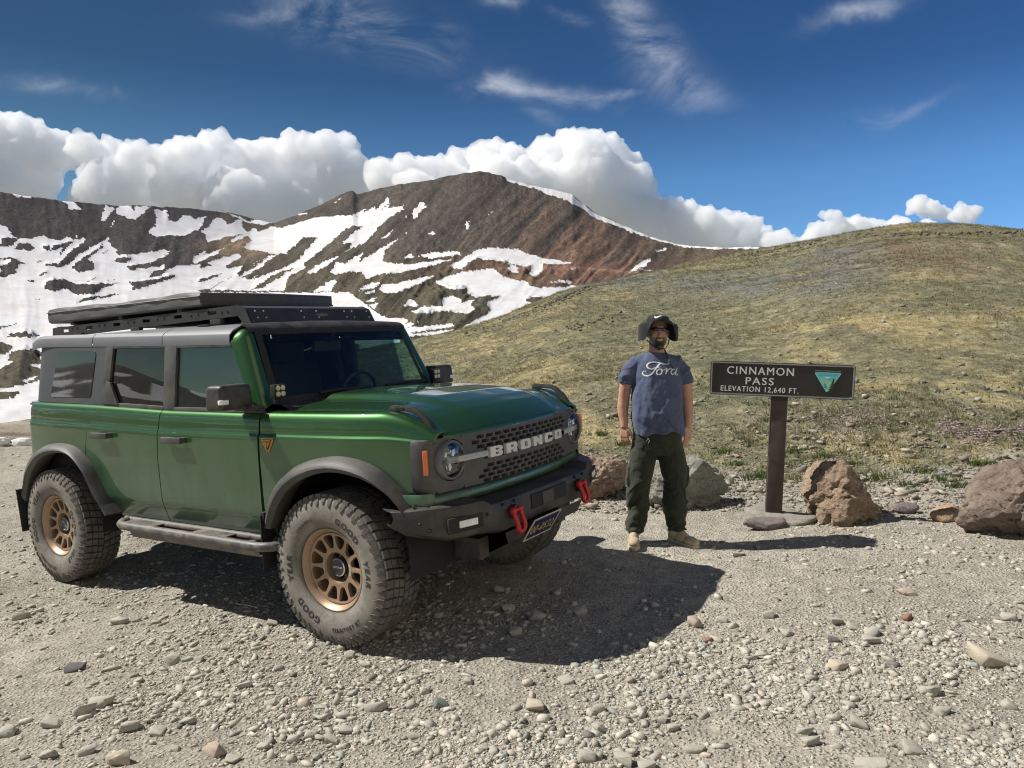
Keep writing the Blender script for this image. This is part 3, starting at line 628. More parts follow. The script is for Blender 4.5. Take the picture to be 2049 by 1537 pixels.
cloud('cumulus_tower', [(1100,318,40),(1140,305,42),(1172,294,36),(1205,310,40),(1245,338,40),(1270,355,30),(1288,380,24),(1180,355,64),(1120,368,60),(1230,400,60),(1275,425,48),(1310,420,30),(1330,455,44),(1350,422,22),(1380,428,26),(1418,440,28),(1450,455,32),(1405,475,40),(1490,462,30),(1520,478,28),(1556,482,22),(1470,495,40),(1540,505,34),(1585,492,16)], 8800, 3)
cloud('cumulus_bank', [(1640,470,24),(1680,462,26),(1720,458,22),(1760,458,18),(1655,432,12),(1675,440,12),(1700,446,14),(1800,462,22),(1850,462,22),(1620,480,18),(1600,492,16)], 11000, 4)
cloud('cumulus_puff', [(1832,412,13),(1850,408,15),(1868,420,16),(1885,428,13),(1850,426,13)], 10500, 5)
cloud('cumulus_puff', [(1930,418,12),(1945,422,14),(1915,430,12),(1940,436,12)], 10500, 6)
for k, (nm, az) in enumerate((('cumulus_bank', 150), ('cumulus_bank.001', 205), ('cumulus_tower', 95), ('cumulus_bank', 255))):
    o = bpy.data.objects[nm].copy(); COL.objects.link(o); o.rotation_euler = (0, 0, R_(az))

# unseen lower country out to the horizon, added to bounce light onto the clouds
P_ = [(0, 0, -75.)]; nn_ = 96
for r_ in (400, 2500, 9000, 30000): P_ += [(r_*math.sin(2*math.pi*k/nn_), r_*math.cos(2*math.pi*k/nn_), -75. - r_*.004) for k in range(nn_)]
F_l = []
for j in range(3):
    for k in range(nn_): a0, a1 = 1+j*nn_+k, 1+j*nn_+(k+1) % nn_; F_l.append((a0, a0+nn_, a1+nn_, a1))
F_l += [(1+k, 1+(k+1) % nn_, 0, 0)[:3] for k in range(nn_)]
me = bpy.data.meshes.new('bounce_lowland'); me.from_pydata(P_, [], F_l); me.materials.append(simple('bounce_lowland_ground', (.22, .21, .17), .9, scale=.01, var=.3)); tag(link('bounce_lowland', me), kind='structure')
def lin(a, b, n, endpoint=True): return [float(v) for v in np.linspace(a, b, n, endpoint=endpoint)]
# ================================================================== the off-road car
M_PAINT = paint()
M_PLASTIC = dusty('dark_grey_plastic', (.036, .037, .040), .58, amount=.36, scale=6)
M_FLARE = dusty('faded_flare_plastic', (.044, .044, .046), .55, amount=.34, scale=5)
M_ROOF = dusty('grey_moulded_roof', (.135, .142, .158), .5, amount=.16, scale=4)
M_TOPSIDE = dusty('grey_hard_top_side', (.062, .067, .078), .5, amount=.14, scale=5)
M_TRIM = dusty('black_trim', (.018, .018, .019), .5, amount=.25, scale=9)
M_BLACK = simple('black_rubber', (.012, .012, .012), .7)
M_INT = simple('black_cabin_plastic', (.016, .016, .017), .6)
M_SEAT = simple('black_seat_fabric', (.02, .02, .021), .85, scale=200, bump=.3)
M_GRILLE = dusty('dark_grey_grille_paint', (.055, .056, .060), .42, amount=.22, scale=9)
M_SILVER = simple('pale_letter_plastic', (.62, .62, .62), .4)
M_CHROME = simple('lamp_chrome', (.7, .72, .75), .12, 1.0)
M_STEEL = dusty('black_steel', (.020, .020, .022), .5, amount=.30, scale=5)
M_RACK = dusty('black_powder_coat', (.026, .027, .030), .42, amount=.14, scale=6)
M_RED = simple('red_shackle_paint', (.50, .012, .014), .35)
M_AMBER = simple('amber_lens', (.72, .16, .02), .2, Coat_Weight=1.0)
M_TAIL = simple('red_tail_lens', (.35, .03, .035), .2, Coat_Weight=1.0)
M_BRONZE = dusty('bronze_rim_paint', (.38, .255, .17), .42, .45, amount=.42, scale=9)
M_STEP = dusty('muddy_step_tube', (.055, .055, .06), .45, amount=.95, scale=10)
M_LENS = glass('clear_lens', (.88, .9, .93), .10)
M_WS = glass('windscreen_glass', (.74, .93, .84), .0, dust=.03)
M_FDG = glass('front_door_glass', (.70, .86, .80), .10, dust=.03)
M_PRIV = glass('privacy_glass', (.035, .042, .047), .13, dust=.05)
M_GOLD = simple('bronze_badge', (.55, .30, .08), .35, .6)
M_LEDW = simple('white_led_lens', (.80, .80, .80), .25)
M_LED = simple('warm_led_lens', (.55, .50, .36), .25)
def tyre_mat():
    t = NT('dusty_tyre_rubber'); co = t.coord(); a = t.noise(co, 11, 5, .6); b = t.noise(co, 80, 3)
    g = t.n('NewGeometry')
    sp = t.n('SeparateXYZ'); t.l(co, sp.inputs[0]); wall = t.n('MapRange'); t.l(t.math('ABSOLUTE', sp.outputs['Y']), wall.inputs[0]); wall.inputs[1].default_value = .112; wall.inputs[2].default_value = .13
    d = t.math('MULTIPLY', t.ramp(a, [(.32, .55), (.7, 1.)]), t.ramp(b, [(.3, .75), (.65, 1.)])); d = t.math('MULTIPLY', d, t.math('ADD', t.math('MULTIPLY', wall.outputs[0], .9), .1))
    c = t.mix(d, (.016, .016, .016), (.30, .275, .235))
    t.bsdf(c, .85, 0, t.bump(b, .25, .001)); return t.m
M_TYRE = tyre_mat()
M_TREAD = dusty('worn_tread_rubber', (.075, .073, .069), .8, amount=.65, scale=14)
M_TLET = simple('dark_sidewall_lettering', (.035, .033, .030), .8)

CARM = Matrix([[*RG[0]], [*RG[1]], [*RG[2]]]).to_4x4()
_th = R_(-32.7718)
_cw = CAMP + RG @ (np.array([-.5531, 4.9472, 0]) - CAMP)
car = empty('off_road_car'); car.matrix_world = Matrix.Translation(Vector(_cw)) @ CARM @ Matrix.Rotation(_th, 4, 'Z')
tag(car, 'dusty dark green four-door off-road car with black roof rack and bronze wheels', 'car')
CARW = Matrix.Translation(Vector(_cw)) @ CARM @ Matrix.Rotation(_th, 4, 'Z')

BELT = [(-3.5, 1.386), (-2.3, 1.352), (-1.5, 1.318), (-.5, 1.302), (.8, 1.302)]
def belt(x): return interp(x, BELT)
ZR = [(-3.5, 1.822), (-3.04, 1.812), (-1.56, 1.756), (-.87, 1.733)]
def zr(x): return interp(x, ZR)
_S = [(.50,.845),(.56,.872),(.62,.893),(.672,.908),(.688,.917),(.75,.921),(1.0,.926),(1.165,.924),(1.178,.916),(1.186,.910),(1.205,.911),(1.24,.907),(1.265,.901),(1.285,.892),(1.298,.880),(1.306,.866)]
def S(x, z):
    zz = z - max(0, belt(x) - 1.302)*min(1, max(0, (z-1.05)/.25))
    b = interp(zz, _S)
    if x > .05: b -= .105*((x-.05)/.6)**2.0
    if x < -2.9: b -= .03*((-2.9-x)/.5)**2
    return b
FF_UP = [(-.51,.66),(-.497,.735),(-.452,.842),(-.343,.951),(-.167,1.031),(.048,1.072),(.225,1.062),(.365,1.012),(.48,.915),(.56,.83),(.585,.795)]
FF_LO = [(-.425,.64),(-.405,.68),(-.338,.79),(-.225,.898),(-.056,.972),(.121,.998),(.30,.972),(.438,.905),(.50,.85),(.535,.80),(.548,.775)]
RF_UP = [(-3.43,.74),(-3.40,.85),(-3.302,.948),(-3.107,1.034),(-2.875,1.071),(-2.626,1.050),(-2.438,.942),(-2.30,.766),(-2.185,.61),(-2.16,.575)]
RF_LO = [(-3.37,.60),(-3.323,.68),(-3.233,.805),(-3.052,.941),(-2.82,1.008),(-2.585,.995),(-2.415,.885),(-2.307,.743),(-2.20,.64),(-2.15,.59)]
def resample(P, n, smooth=True):
    P = np.array(P, float)
    if smooth:
        Q = []
        for i in range(len(P)-1):
            p0, p1, p2, p3 = P[max(i-1,0)], P[i], P[i+1], P[min(i+2,len(P)-1)]
            for t in lin(0, 1, 8, endpoint=False):
                Q.append(.5*((2*p1)+(-p0+p2)*t+(2*p0-5*p1+4*p2-p3)*t*t+(-p0+3*p1-3*p2+p3)*t**3))
        Q.append(P[-1]); P = np.array(Q)
    d = np.r_[0, np.cumsum(np.linalg.norm(np.diff(P, axis=0), axis=1))]
    t = lin(0, d[-1], n)
    return np.stack([np.interp(t, d, P[:, k]) for k in range(P.shape[1])], -1)
ARCH_F = [(a, b-.03) for a, b in FF_UP]; ARCH_R = [(a, b-.03) for a, b in RF_UP]

def side_point(x, z, s): return (x, s*S(x, z), z)
ZROWS = [.0,.05,.10,.155,.165,.172,.22,.3,.4,.5,.6,.7,.78,.815,.828,.836,.86,.89,.92,.945,.965,.982,1.]
def door_panel(s, xl, xr, name, lo=.548):
    m = MB(); P = []
    n = 14
    for j in range(n+1):
        row = []
        for q in ZROWS:
            # q in 0..1 mapped so that creases sit at fixed heights
            xm0 = xl(1.0); zt = belt(xm0)
            z = lo + q*(1.302 - lo) if q < .9 else 1.302 - (1-q)/.1*(1.302-(lo+.9*(1.302-lo)))
            xx = xl(z) + (xr(z)-xl(z))*j/n
            zz = z + max(0, belt(xx)-1.302)*min(1, max(0, (z-1.05)/.25))
            row.append(side_point(xx, zz, s))
        P.append(row)
    m.grid(P, skirt=(0, -s*.03, 0))
    return m.build(name, M_PAINT, car, smooth=50)
def arch_x(z, arch, front=True):
    """x of the arch outline at height z on its front or rear leg"""
    A = resample(arch, 160); k = A[:, 1].argmax(); B = A[k:] if front else A[:k+1]
    o = np.argsort(B[:, 1]); return float(np.interp(z, B[o, 1], B[o, 0]))
def arch_z(x, arch):
    A = resample(arch, 200); o = np.argsort(A[:, 0]); return float(np.interp(x, A[o, 0], A[o, 1]))

GAP = .004
def ggs(z): return .872 - (z-1.31)*.118         # half width of the greenhouse
def hinge_front(z): return interp(z, [(.55,-.582),(1.3,-.562)])
def rear_front(z): return interp(z, [(.55,-1.592),(1.0,-1.597),(1.3,-1.570)])
_rr = [(1.40,-2.380),(1.25,-2.425),(1.10,-2.475),(1.01,-2.495)]
def rear_rear(z):
    if z > 1.0: return interp(z, sorted(_rr))
    return max(-2.49, arch_x(z, ARCH_R, True))

for s in (-1, 1):
    # ---- doors
    fd = door_panel(s, lambda z: rear_front(z)+GAP, lambda z: hinge_front(z)-GAP, 'front_door')
    rd = door_panel(s, lambda z: rear_rear(z)+GAP, lambda z: rear_front(z)-GAP, 'rear_door')
    # ---- front fender: side, shoulder and flat top in one skin
    m = MB(); P = []
    xs = list(lin(-.555, -.505, 3)) + list(lin(-.49, .56, 44)) + list(lin(.58, .665, 7))
    for x in xs:
        zlo = .556 if x < -.5 else (max(arch_z(x, ARCH_F), .60) if x < .56 else .80)
        if x >= .575: zlo = 1.150
        if -.5 <= x < -.45: zlo = .60 + (x+.5)/.05*(arch_z(-.45, ARCH_F)-.60)
        drop = 0 if x < .36 else .118*((x-.36)/.305)**1.7
        row = []
        for q in lin(0, 1, 16): z = zlo+q*(1.165-zlo); row.append((x, s*S(x, z), z - drop*.25*q))
        for z in (1.172, 1.180, 1.188, 1.205, 1.225, 1.245, 1.262, 1.277, 1.289, 1.298, 1.304):
            y = S(x, z); row.append((x, s*y, z - drop*(.25+.75*(z-1.165)/.14)))
        yo = S(x, 1.304)
        for k, q in enumerate((.25, .6, 1.0)): row.append((x, s*(yo+( (.752 - (0 if x < .3 else .03*((x-.3)/.36)**2)) -yo)*q), 1.3065 + .002*q - drop))
        P.append(row)
    m.grid(P, skirt=(0, -s*.03, -.004)); m.build('front_fender', M_PAINT, car, smooth=50)
    # ---- rear quarter panel wrapping the corner
    path = [(x, None) for x in lin(0, 1, 26)]
    m = MB(); P = []
    def qp(t, z):
        x0 = rear_rear(z) - GAP if z > 1.0 else -2.49 - GAP
        L1 = x0 + 3.30
        if t < .8:
            x = x0 - L1*t/.8; return x, S(x, z)
        a = (t-.8)/.2*math.pi/2; w = S(-3.30, z)
        return -3.30 - .12*math.sin(a), w - .12*(1-math.cos(a))
    for t in lin(0, 1, 34):
        row = []
        for q in lin(0, 1, 26):
            x, y = qp(t, 1.2); zt = belt(x)
            zlo = .62 if x < -3.40 else max(.62, arch_z(x, ARCH_R))
            z = zlo + q*(zt-zlo); x, y = qp(t, z)
            if x < -3.3: y = y
            row.append((x, s*y, z))
        P.append(row)
    m.grid(P, skirt=(0, -s*.03, 0)); m.build('quarter_panel', M_PAINT, car, smooth=50)
    # ---- wheel arch flares
    for up, lo in ((FF_UP, FF_LO), (RF_UP, RF_LO)):
        U = resample(up, 40); L = resample(lo, 40); m = MB(); P = []
        for (ux, uz), (lx, lz) in zip(U, L):
            b = S(ux, uz); tp = (S(ux, uz) - S(min(ux, .05) if ux > 0 else max(ux, -2.9), uz)) * .75
            row = [(ux, s*(b-.02), uz), (ux, s*(b+.008), uz)]
            for q, w in ((.22,.055),(.45,.078),(.62,.086)): row.append((ux+(lx-ux)*q, s*(b*(1-q)+(.925+tp)*q+w+.0*q), uz+(lz-uz)*q))
            row += [(ux+(lx-ux)*.68, s*(.925+tp+.088), uz+(lz-uz)*.68), (lx, s*(.925+tp+.074), lz), (lx, s*(.925+tp+.060), lz-.002 if True else lz), (ux+(lx-ux)*.75, s*(.86+tp), uz+(lz-uz)*.75)]
            P.append(row)
        m.grid(P); m.build('wheel_flare', M_FLARE, car, smooth=32)
    # ---- liners and mud flaps
    for cx in (0, -2.95):
        m = MB(); P = []
        for a in lin(-.18, math.pi+.18, 22):
            c, d = math.cos(a), math.sin(a); P.append([(cx+.53*c, s*.885, .50+.50*d), (cx+.53*c, s*.42, .50+.50*d), (cx+.3*c, s*.40, .50+.3*d)])
        m.grid(P); m.build('wheel_liner', M_BLACK, car)
    m = MB()
    m.box((-.525, s*.875, .545), (.012, .22, .33)); m.box((-.515, s*.875, .70), (.03, .2, .05))
    m.build('mud_flap', M_BLACK, car, bevel=.003)
    m = MB(); m.box((-3.455, s*.875, .52), (.012, .22, .34), Matrix.Rotation(R_(-8), 3, 'Y')); m.build('mud_flap', M_BLACK, car, bevel=.003)
    # ---- sill and side step
    m = MB(); P = []
    for x in lin(-2.2, -.52, 12):
        P.append([(x, s*.80, .50), (x, s*.85, .495), (x, s*.866, .515), (x, s*.868, .543), (x, s*.84, .546)])
    m.grid(P); m.build('sill', M_PAINT, car)
    m = MB(); zt = .535
    outer = [(-2.06, s*.80, zt), (-2.05, s*.93, zt), (-2.0, s*.985, zt), (-1.9, s*1.0, zt-.004), (-1.2, s*1.0, zt-.008), (-.62, s*1.0, zt-.012), (-.50, s*.985, zt-.012), (-.43, s*.93, zt-.01), (-.42, s*.78, zt-.01)]
    m.tube([tuple(q) for q in resample(outer, 40)], .030, 10)
    m.tube([(-2.1, s*.885, zt+.006), (-1.2, s*.885, zt+.004), (-.45, s*.885, zt+.002)], .024, 8)
    stp = m.build('side_step', M_STEP, car, smooth=60)
    for a, b in ((-1.98, -1.62), (-1.20, -.86)):
        m = MB(); m.box(((a+b)/2, s*.945, zt+.012), (b-a, .10, .008)); m.build('step_pad', M_STEP, stp, bevel=.003)
    m = MB(); P = []
    for x in lin(-1.9, -.56, 6): P.append([(x, s*.99, zt-.03), (x, s*.965, zt-.085), (x, s*.88, zt-.09)])
    m.grid(P)
    for x in (-1.8, -1.25, -.7): m.box((x, s*.80, zt-.03), (.06, .3, .04))
    m.build('step_bracket', M_STEP, stp, smooth=40)
    # ---- door handles
    for d, x0, x1, z0, z1 in ((fd, -1.52, -1.24, 1.152, 1.108), (rd, -2.37, -2.10, 1.168, 1.122)):
        m = MB(); xm = (x0+x1)/2; zm = (z0+z1)/2; y0 = S(xm, zm)
        ang = 0.0
        m.box((xm, s*(y0+.034), zm), (.215, .026, .040)); m.box((xm-.07, s*(y0+.012), zm), (.05, .03, .034)); m.box((xm+.085, s*(y0+.014), zm), (.045, .036, .036))
        m.build('handle', M_PLASTIC, d, bevel=.007)
        m = MB(); m.ball((xm-.02, s*(y0-.004), zm-.002), (.085, .007, .05), 20, 8); m.build('handle_cup', M_PAINT, d, smooth=60)
    # ---- upper door frames and glass
    def gp(x, z, off=0): return (x, s*(ggs(z)+off), z)
    def gquad(m, poly, off=0, depth=.03):
        m.prism(poly if s < 0 else poly[::-1], lambda x, z: gp(x, z, off-depth), lambda x, z: gp(x, z, off))
    m = MB()
    gquad(m, [(-1.572, belt(-1.57)+.002), (-1.447, belt(-1.45)+.002), (-1.44, zr(-1.44)-.004), (-1.572, zr(-1.57)-.004)], .004)
    m.build('door_pillar', M_PLASTIC, car, bevel=.004)
    m = MB()
    gquad(m, [(-1.445, zr(-1.44)-.022), (-.88, zr(-.88)-.022), (-.87, zr(-.87)+.004), (-1.445, zr(-1.44)+.004)], .002)
    gquad(m, [(-1.447, belt(-1.45)-.001), (-.56, belt(-.56)-.001), (-.58, belt(-.6)+.022), (-1.447, belt(-1.45)+.022)], .006)
    m.build('window_frame', M_PLASTIC, fd, bevel=.003)
    m = MB()
    gquad(m, [(-2.275, belt(-2.27)-.001), (-1.573, belt(-1.57)-.001), (-1.573, belt(-1.57)+.024), (-2.275, belt(-2.27)+.024)], .006)
    gquad(m, [(-2.235, zr(-2.2)-.022), (-1.573, zr(-1.57)-.022), (-1.573, zr(-1.57)+.004), (-2.235, zr(-2.2)+.004)], .002)
    gquad(m, [(-2.34, belt(-2.34)-.001), (-2.255, belt(-2.25)-.001), (-2.195, zr(-2.2)), (-2.29, zr(-2.3))], .004)
    m.build('window_frame', M_PLASTIC, rd, bevel=.003)
    m = MB(); gquad(m, [(-2.30, belt(-2.3)+.012), (-2.10, belt(-2.1)+.012), (-2.21, belt(-2.2)+.165), (-2.262, belt(-2.25)+.175)], .014, .02); m.build('window_sail', M_PLASTIC, rd, bevel=.004)
    m = MB(); gquad(m, [(-1.447, belt(-1.45)+.018), (-.655, belt(-.65)+.018), (-.86, zr(-.86)-.018), (-1.443, zr(-1.44)-.018)], -.012, .004); m.build('window_glass', M_FDG, fd)
    m = MB(); gquad(m, [(-2.262, belt(-2.26)+.02), (-1.572, belt(-1.57)+.02), (-1.572, zr(-1.57)-.018), (-2.205, zr(-2.2)-.018)], -.012, .004); m.build('window_glass', M_PRIV, rd)
    # ---- hard-top quarter with its window
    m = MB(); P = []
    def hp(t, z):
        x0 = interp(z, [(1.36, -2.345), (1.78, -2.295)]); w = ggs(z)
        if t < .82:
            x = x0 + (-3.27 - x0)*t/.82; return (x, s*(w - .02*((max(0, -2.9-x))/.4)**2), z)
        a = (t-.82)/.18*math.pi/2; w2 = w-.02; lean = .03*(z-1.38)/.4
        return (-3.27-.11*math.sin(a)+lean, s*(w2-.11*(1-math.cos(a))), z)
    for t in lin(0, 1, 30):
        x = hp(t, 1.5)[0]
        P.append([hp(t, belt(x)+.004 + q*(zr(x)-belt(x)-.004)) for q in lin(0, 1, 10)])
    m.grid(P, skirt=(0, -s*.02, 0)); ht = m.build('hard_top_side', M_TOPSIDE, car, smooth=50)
    m = MB(); poly = []
    for cx, cz, a0 in ((-2.475-.03, 1.412+.03, -90), (-2.425-.03, 1.752-.03, 0), (-2.965+.03, 1.765-.03, 90), (-3.055+.03, 1.420+.03, 180)):
        for k in range(6): a = R_(a0+90*k/5); poly.append((cx+.03*math.cos(a), cz+.03*math.sin(a)))
    def hq(x, z, o): return (x, s*(ggs(z)-.02*((max(0, -2.9-x))/.4)**2+o), z)
    m.prism(poly if s < 0 else poly[::-1], lambda x, z: hq(x, z, -.01), lambda x, z: hq(x, z, .004))
    m.build('quarter_window', simple('black_privacy_glass', (.006, .007, .008), .03, var=0, Coat_Weight=1.0, Specular_IOR_Level=.8) if s < 0 else bpy.data.materials['black_privacy_glass'], ht, smooth=30)
    # ---- A pillar
    B0, B1 = Vector((-.655, s*.868, 1.308)), Vector((-.885, s*.822, 1.742)); F0, F1 = Vector((-.585, s*.845, 1.320)), Vector((-.815, s*.785, 1.795)); W0, W1 = Vector((-.605, s*.752, 1.352)), Vector((-.815, s*.705, 1.812))
    m = MB(); P = []
    for t in lin(0, 1, 16):
        b, f_, w = B0.lerp(B1, t), F0.lerp(F1, t), W0.lerp(W1, t)
        b.y += s*.012*math.sin(math.pi*t)*0; row = []
        for q in lin(0, 1, 9): row.append(((1-q)**2*b + 2*q*(1-q)*(f_+ (f_-(b+w)*.5)*.55) + q*q*w))
        P.append(row)
    # the pillar bends over into the roof
    b, f_, w = B1.copy(), F1.copy(), W1.copy()
    for t in (.35, .7, 1.0):
        row = []
        for q in lin(0, 1, 9):
            p = P[15][int(round(q*8))].copy(); p.x -= .075*t; p.z += .045*t*(1-.6*t)*(1-.75*(1-q)); p.y -= s*.03*t*t*(1-q); row.append(p)
        P.append(row)
    m.grid(P); m.build('windscreen_pillar', M_PAINT, car, smooth=60)
    # ---- mirror
    m = MB(); m.box((-.70, s*1.0, 1.412), (.155, .235, .150), taper=.93); mir = m.build('mirror', M_TRIM, car, bevel=.032, seg=4)
    m = MB(); m.box((-.63, s*.885, 1.335), (.10, .10, .035), Matrix.Rotation(s*R_(12), 3, 'X')); m.box((-.665, s*.925, 1.35), (.075, .09, .05)); m.build('mirror_arm', M_TRIM, mir, bevel=.008)
    m = MB(); m.box((-.632, s*1.092, 1.388), (.026, .060, .028)); m.build('mirror_signal', M_LEDW, mir, bevel=.006)
    m = MB(); m.box((-.78, s*1.0, 1.412), (.006, .19, .115)); m.build('mirror_glass', M_CHROME, mir, bevel=.003)
    # ---- ditch light
    m = MB(); m.box((-.545, s*.765, 1.425), (.045, .086, .084)); m.box((-.565, s*.765, 1.37), (.03, .03, .05)); dl = m.build('ditch_light', M_BLACK, car, bevel=.006)
    for a in (-.018, .018):
        for b in (-.018, .018):
            m = MB(); m.lathe([(0, .0165), (.006, .015), (.009, .0)], 14, 'x', (-.5225, s*.765+a, 1.427+b)); m.build('bulb', M_LED, dl)
    # ---- trail sight
    m = MB(); y = s*.757
    sp = [(.345,1.309),(.352,1.330),(.37,1.336),(.50,1.328),(.548,1.304),(.60,1.262),(.648,1.195),(.648,1.178),(.628,1.182),(.585,1.238),(.538,1.282),(.505,1.300),(.42,1.306)]
    m.prism(sp, lambda x, z: (x, y-.017 - s*.05*max(0, x-.35), z), lambda x, z: (x, y+.017 - s*.05*max(0, x-.35), z)); ts = m.build('trail_sight', M_TRIM, car, bevel=.003)
    m = MB(); m.box((.415, y+s*.0172-s*.004, 1.3195), (.075, .003, .011)); m.build('sight_slot', M_BLACK, ts)
    # ---- tail lamp
    m = MB(); m.box((-3.405, s*.80, 1.085), (.05, .10, .27)); m.build('tail_lamp', M_TAIL, car, bevel=.012)
    m = MB(); m.box((-3.385, s*.845, 1.085), (.055, .03, .285)); m.build('tail_lamp_bezel', M_PLASTIC, car, bevel=.008)
    # ---- fender badge
    m = MB(); yb = S(-.475, 1.12); tri = [(-.523,1.160),(-.428,1.160),(-.422,1.150),(-.465,1.082),(-.486,1.082),(-.529,1.150)]
    m.prism(tri if s < 0 else tri[::-1], lambda x, z: (x, s*yb, z), lambda x, z: (x, s*(yb+.006), z)); bd = m.build('badge', M_GOLD, car)
    m = MB(); tri2 = [(-.516,1.154),(-.435,1.154),(-.473,1.090),(-.478,1.090)]
    m.prism(tri2 if s < 0 else tri2[::-1], lambda x, z: (x, s*(yb+.004), z), lambda x, z: (x, s*(yb+.0085), z)); m.build('badge_face', M_TRIM, bd)
    m = MB()
    for poly in ([(-.505,1.150),(-.446,1.150),(-.446,1.143),(-.505,1.143)], [(-.500,1.137),(-.479,1.137),(-.479,1.104),(-.4845,1.112)], [(-.451,1.137),(-.472,1.137),(-.472,1.104),(-.4665,1.112)]):
        m.prism(poly if s > 0 else poly[::-1], lambda x, z: (x, s*(yb+.007), z), lambda x, z: (x, s*(yb+.0105), z))
    m.build('badge_emblem', M_GOLD, bd)
    # ---- marker lamp
    m = MB(); P = []
    def brk(t, z):   # bezel corner path: t 0 front .. 1 side
        return None
    m.box((.652, s*.857, 1.045), (.026, .030, .128), Matrix.Rotation(-s*R_(28), 3, 'Z')); m.build('marker_lamp', M_AMBER, car, bevel=.005)

# ---- hood
def xf(y): return .752 - .15*y*y
m = MB(); P = []
ZC = [(0,1.386),(.25,1.386),(.5,1.376),(.68,1.352),(.80,1.318),(.88,1.283),(.94,1.238),(.98,1.195),(1,1.168)]
ZE = [(0,1.314),(.3,1.315),(.6,1.312),(.72,1.306),(.82,1.285),(.9,1.245),(.96,1.202),(1,1.168)]
for yv in lin(-.744, .744, 61):
    a = abs(yv); row = []
    bb_ = 1.0 - .10*(a/.40)**2 if a < .40 else (.90 - .52*sstep(.40, .50, a) if a < .50 else .38*(1-((a-.50)/.244)**1.3))
    for t in lin(0, 1, 46):
        tt = t**.75
        z = interp(tt, ZE) + (interp(tt, ZC)-interp(tt, ZE))*bb_
        narrow = 1 - .035*max(0, tt-.6)/.4
        row.append((-.45 + tt*(xf(yv)+.45), yv*narrow, z))
    P.append(row)
m.grid(P, skirt=(0, 0, -.025)); m.build('hood', M_PAINT, car, smooth=60)
# ---- windscreen header (green part coloured black for rack shade), roof panels, roof sides
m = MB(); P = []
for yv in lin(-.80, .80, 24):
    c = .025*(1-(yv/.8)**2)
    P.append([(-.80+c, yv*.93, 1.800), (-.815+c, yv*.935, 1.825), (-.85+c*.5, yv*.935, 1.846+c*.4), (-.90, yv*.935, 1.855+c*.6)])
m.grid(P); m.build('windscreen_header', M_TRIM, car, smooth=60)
seams = [-.885, -1.60, -2.47, -3.37]
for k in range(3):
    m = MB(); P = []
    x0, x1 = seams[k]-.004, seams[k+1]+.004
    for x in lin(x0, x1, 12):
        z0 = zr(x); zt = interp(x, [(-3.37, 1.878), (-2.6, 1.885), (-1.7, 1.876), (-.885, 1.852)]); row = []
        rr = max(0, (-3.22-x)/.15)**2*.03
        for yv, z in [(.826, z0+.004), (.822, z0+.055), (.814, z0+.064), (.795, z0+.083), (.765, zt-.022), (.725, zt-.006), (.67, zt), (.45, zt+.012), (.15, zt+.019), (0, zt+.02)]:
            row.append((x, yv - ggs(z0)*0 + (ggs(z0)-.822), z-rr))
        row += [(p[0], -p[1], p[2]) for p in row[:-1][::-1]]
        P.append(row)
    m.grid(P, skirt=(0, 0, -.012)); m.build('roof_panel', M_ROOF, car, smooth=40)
# ---- windscreen
def wsp(u, t, off=0):
    y = u*(.748+(.700-.748)*t); c = .055*(1-u*u)
    return (-.612+c-.198*t+off, y, 1.350+.458*t)
m = MB(); m.grid([[wsp(u, t) for t in lin(0, 1, 12)] for u in lin(-1, 1, 25)]); ws = m.build('windscreen', M_WS, car, smooth=60)
m = MB()
edge = [(u, 0) for u in lin(-1, 1, 21)] + [(1, t) for t in lin(.1, 1, 10)] + [(u, 1) for u in lin(.9, -1, 20)] + [(-1, t) for t in lin(.9, .1, 9)]
P = []
for u, t in edge:
    ui, ti = u*.93 if abs(u) < 1 else u*.93, .07+t*.86
    P.append([wsp(u, t, .004), wsp(u*.935, .075+t*.86, .004)])
m.grid(P, closed_u=True); m.build('windscreen_seal', M_BLACK, ws)
# ---- cowl and wipers
m = MB(); P = []
for u in lin(-1, 1, 21):
    c = .055*(1-u*u); P.append([(-.452, u*.75, 1.300+.055*(1-u*u)), (-.47, u*.75, 1.308+.058*(1-u*u)), (-.53+c*.4, u*.752, 1.335), (-.60+c, u*.756, 1.347), (-.63+c, u*.756, 1.356)])
m.grid(P); cowl = m.build('cowl', M_TRIM, car, smooth=50)
for ys in (-.42, .22):
    m = MB(); m.tube([(-.50, ys, 1.352), (-.515, ys+.16, 1.372), (-.535, ys+.34, 1.380)], .010, 6); wp = m.build('wiper', M_BLACK, car)
    m = MB(); m.tube([(-.535, ys-.02, 1.386), (-.535, ys+.20, 1.394), (-.56, ys+.46, 1.386)], .011, 6); m.build('wiper_blade', M_BLACK, wp)
# ---- hidden structure: floor, firewall, tailgate
m = MB(); m.box((-1.45, 0, .60), (3.9, 1.55, .10)); m.box((.15, 0, .90), (.9, .84, .34)); m.box((-.52, 0, .95), (.08, 1.5, .70)); m.build('chassis', M_BLACK, car)
m = MB()
for y in (-.45, .45): m.box((-1.4, y, .50), (4.2, .09, .12))
m.tube([(0, -.7, .43), (0, .7, .43)], .045, 8); m.tube([(-2.95, -.7, .43), (-2.95, .7, .43)], .05, 8); m.ball((-2.95, .05, .43), .14, 12, 8)
m.tube([(.28, -.55, .42), (.25, .55, .46)], .02, 8)
for y in (-.5, .5): m.tube([(.05, y, .42), (.02, y*.95, .85)], .05, 8); m.tube([(.05, y*1.3, .40), (.32, y*.6, .46)], .022, 8)
m.build('underbody', M_STEEL, car)
m = MB(); P = []
for yv in lin(-.80, .80, 16): P.append([(-3.415, yv, z) for z in lin(.62, 1.38, 10)])
m.grid(P); tg = m.build('tailgate', M_PAINT, car)
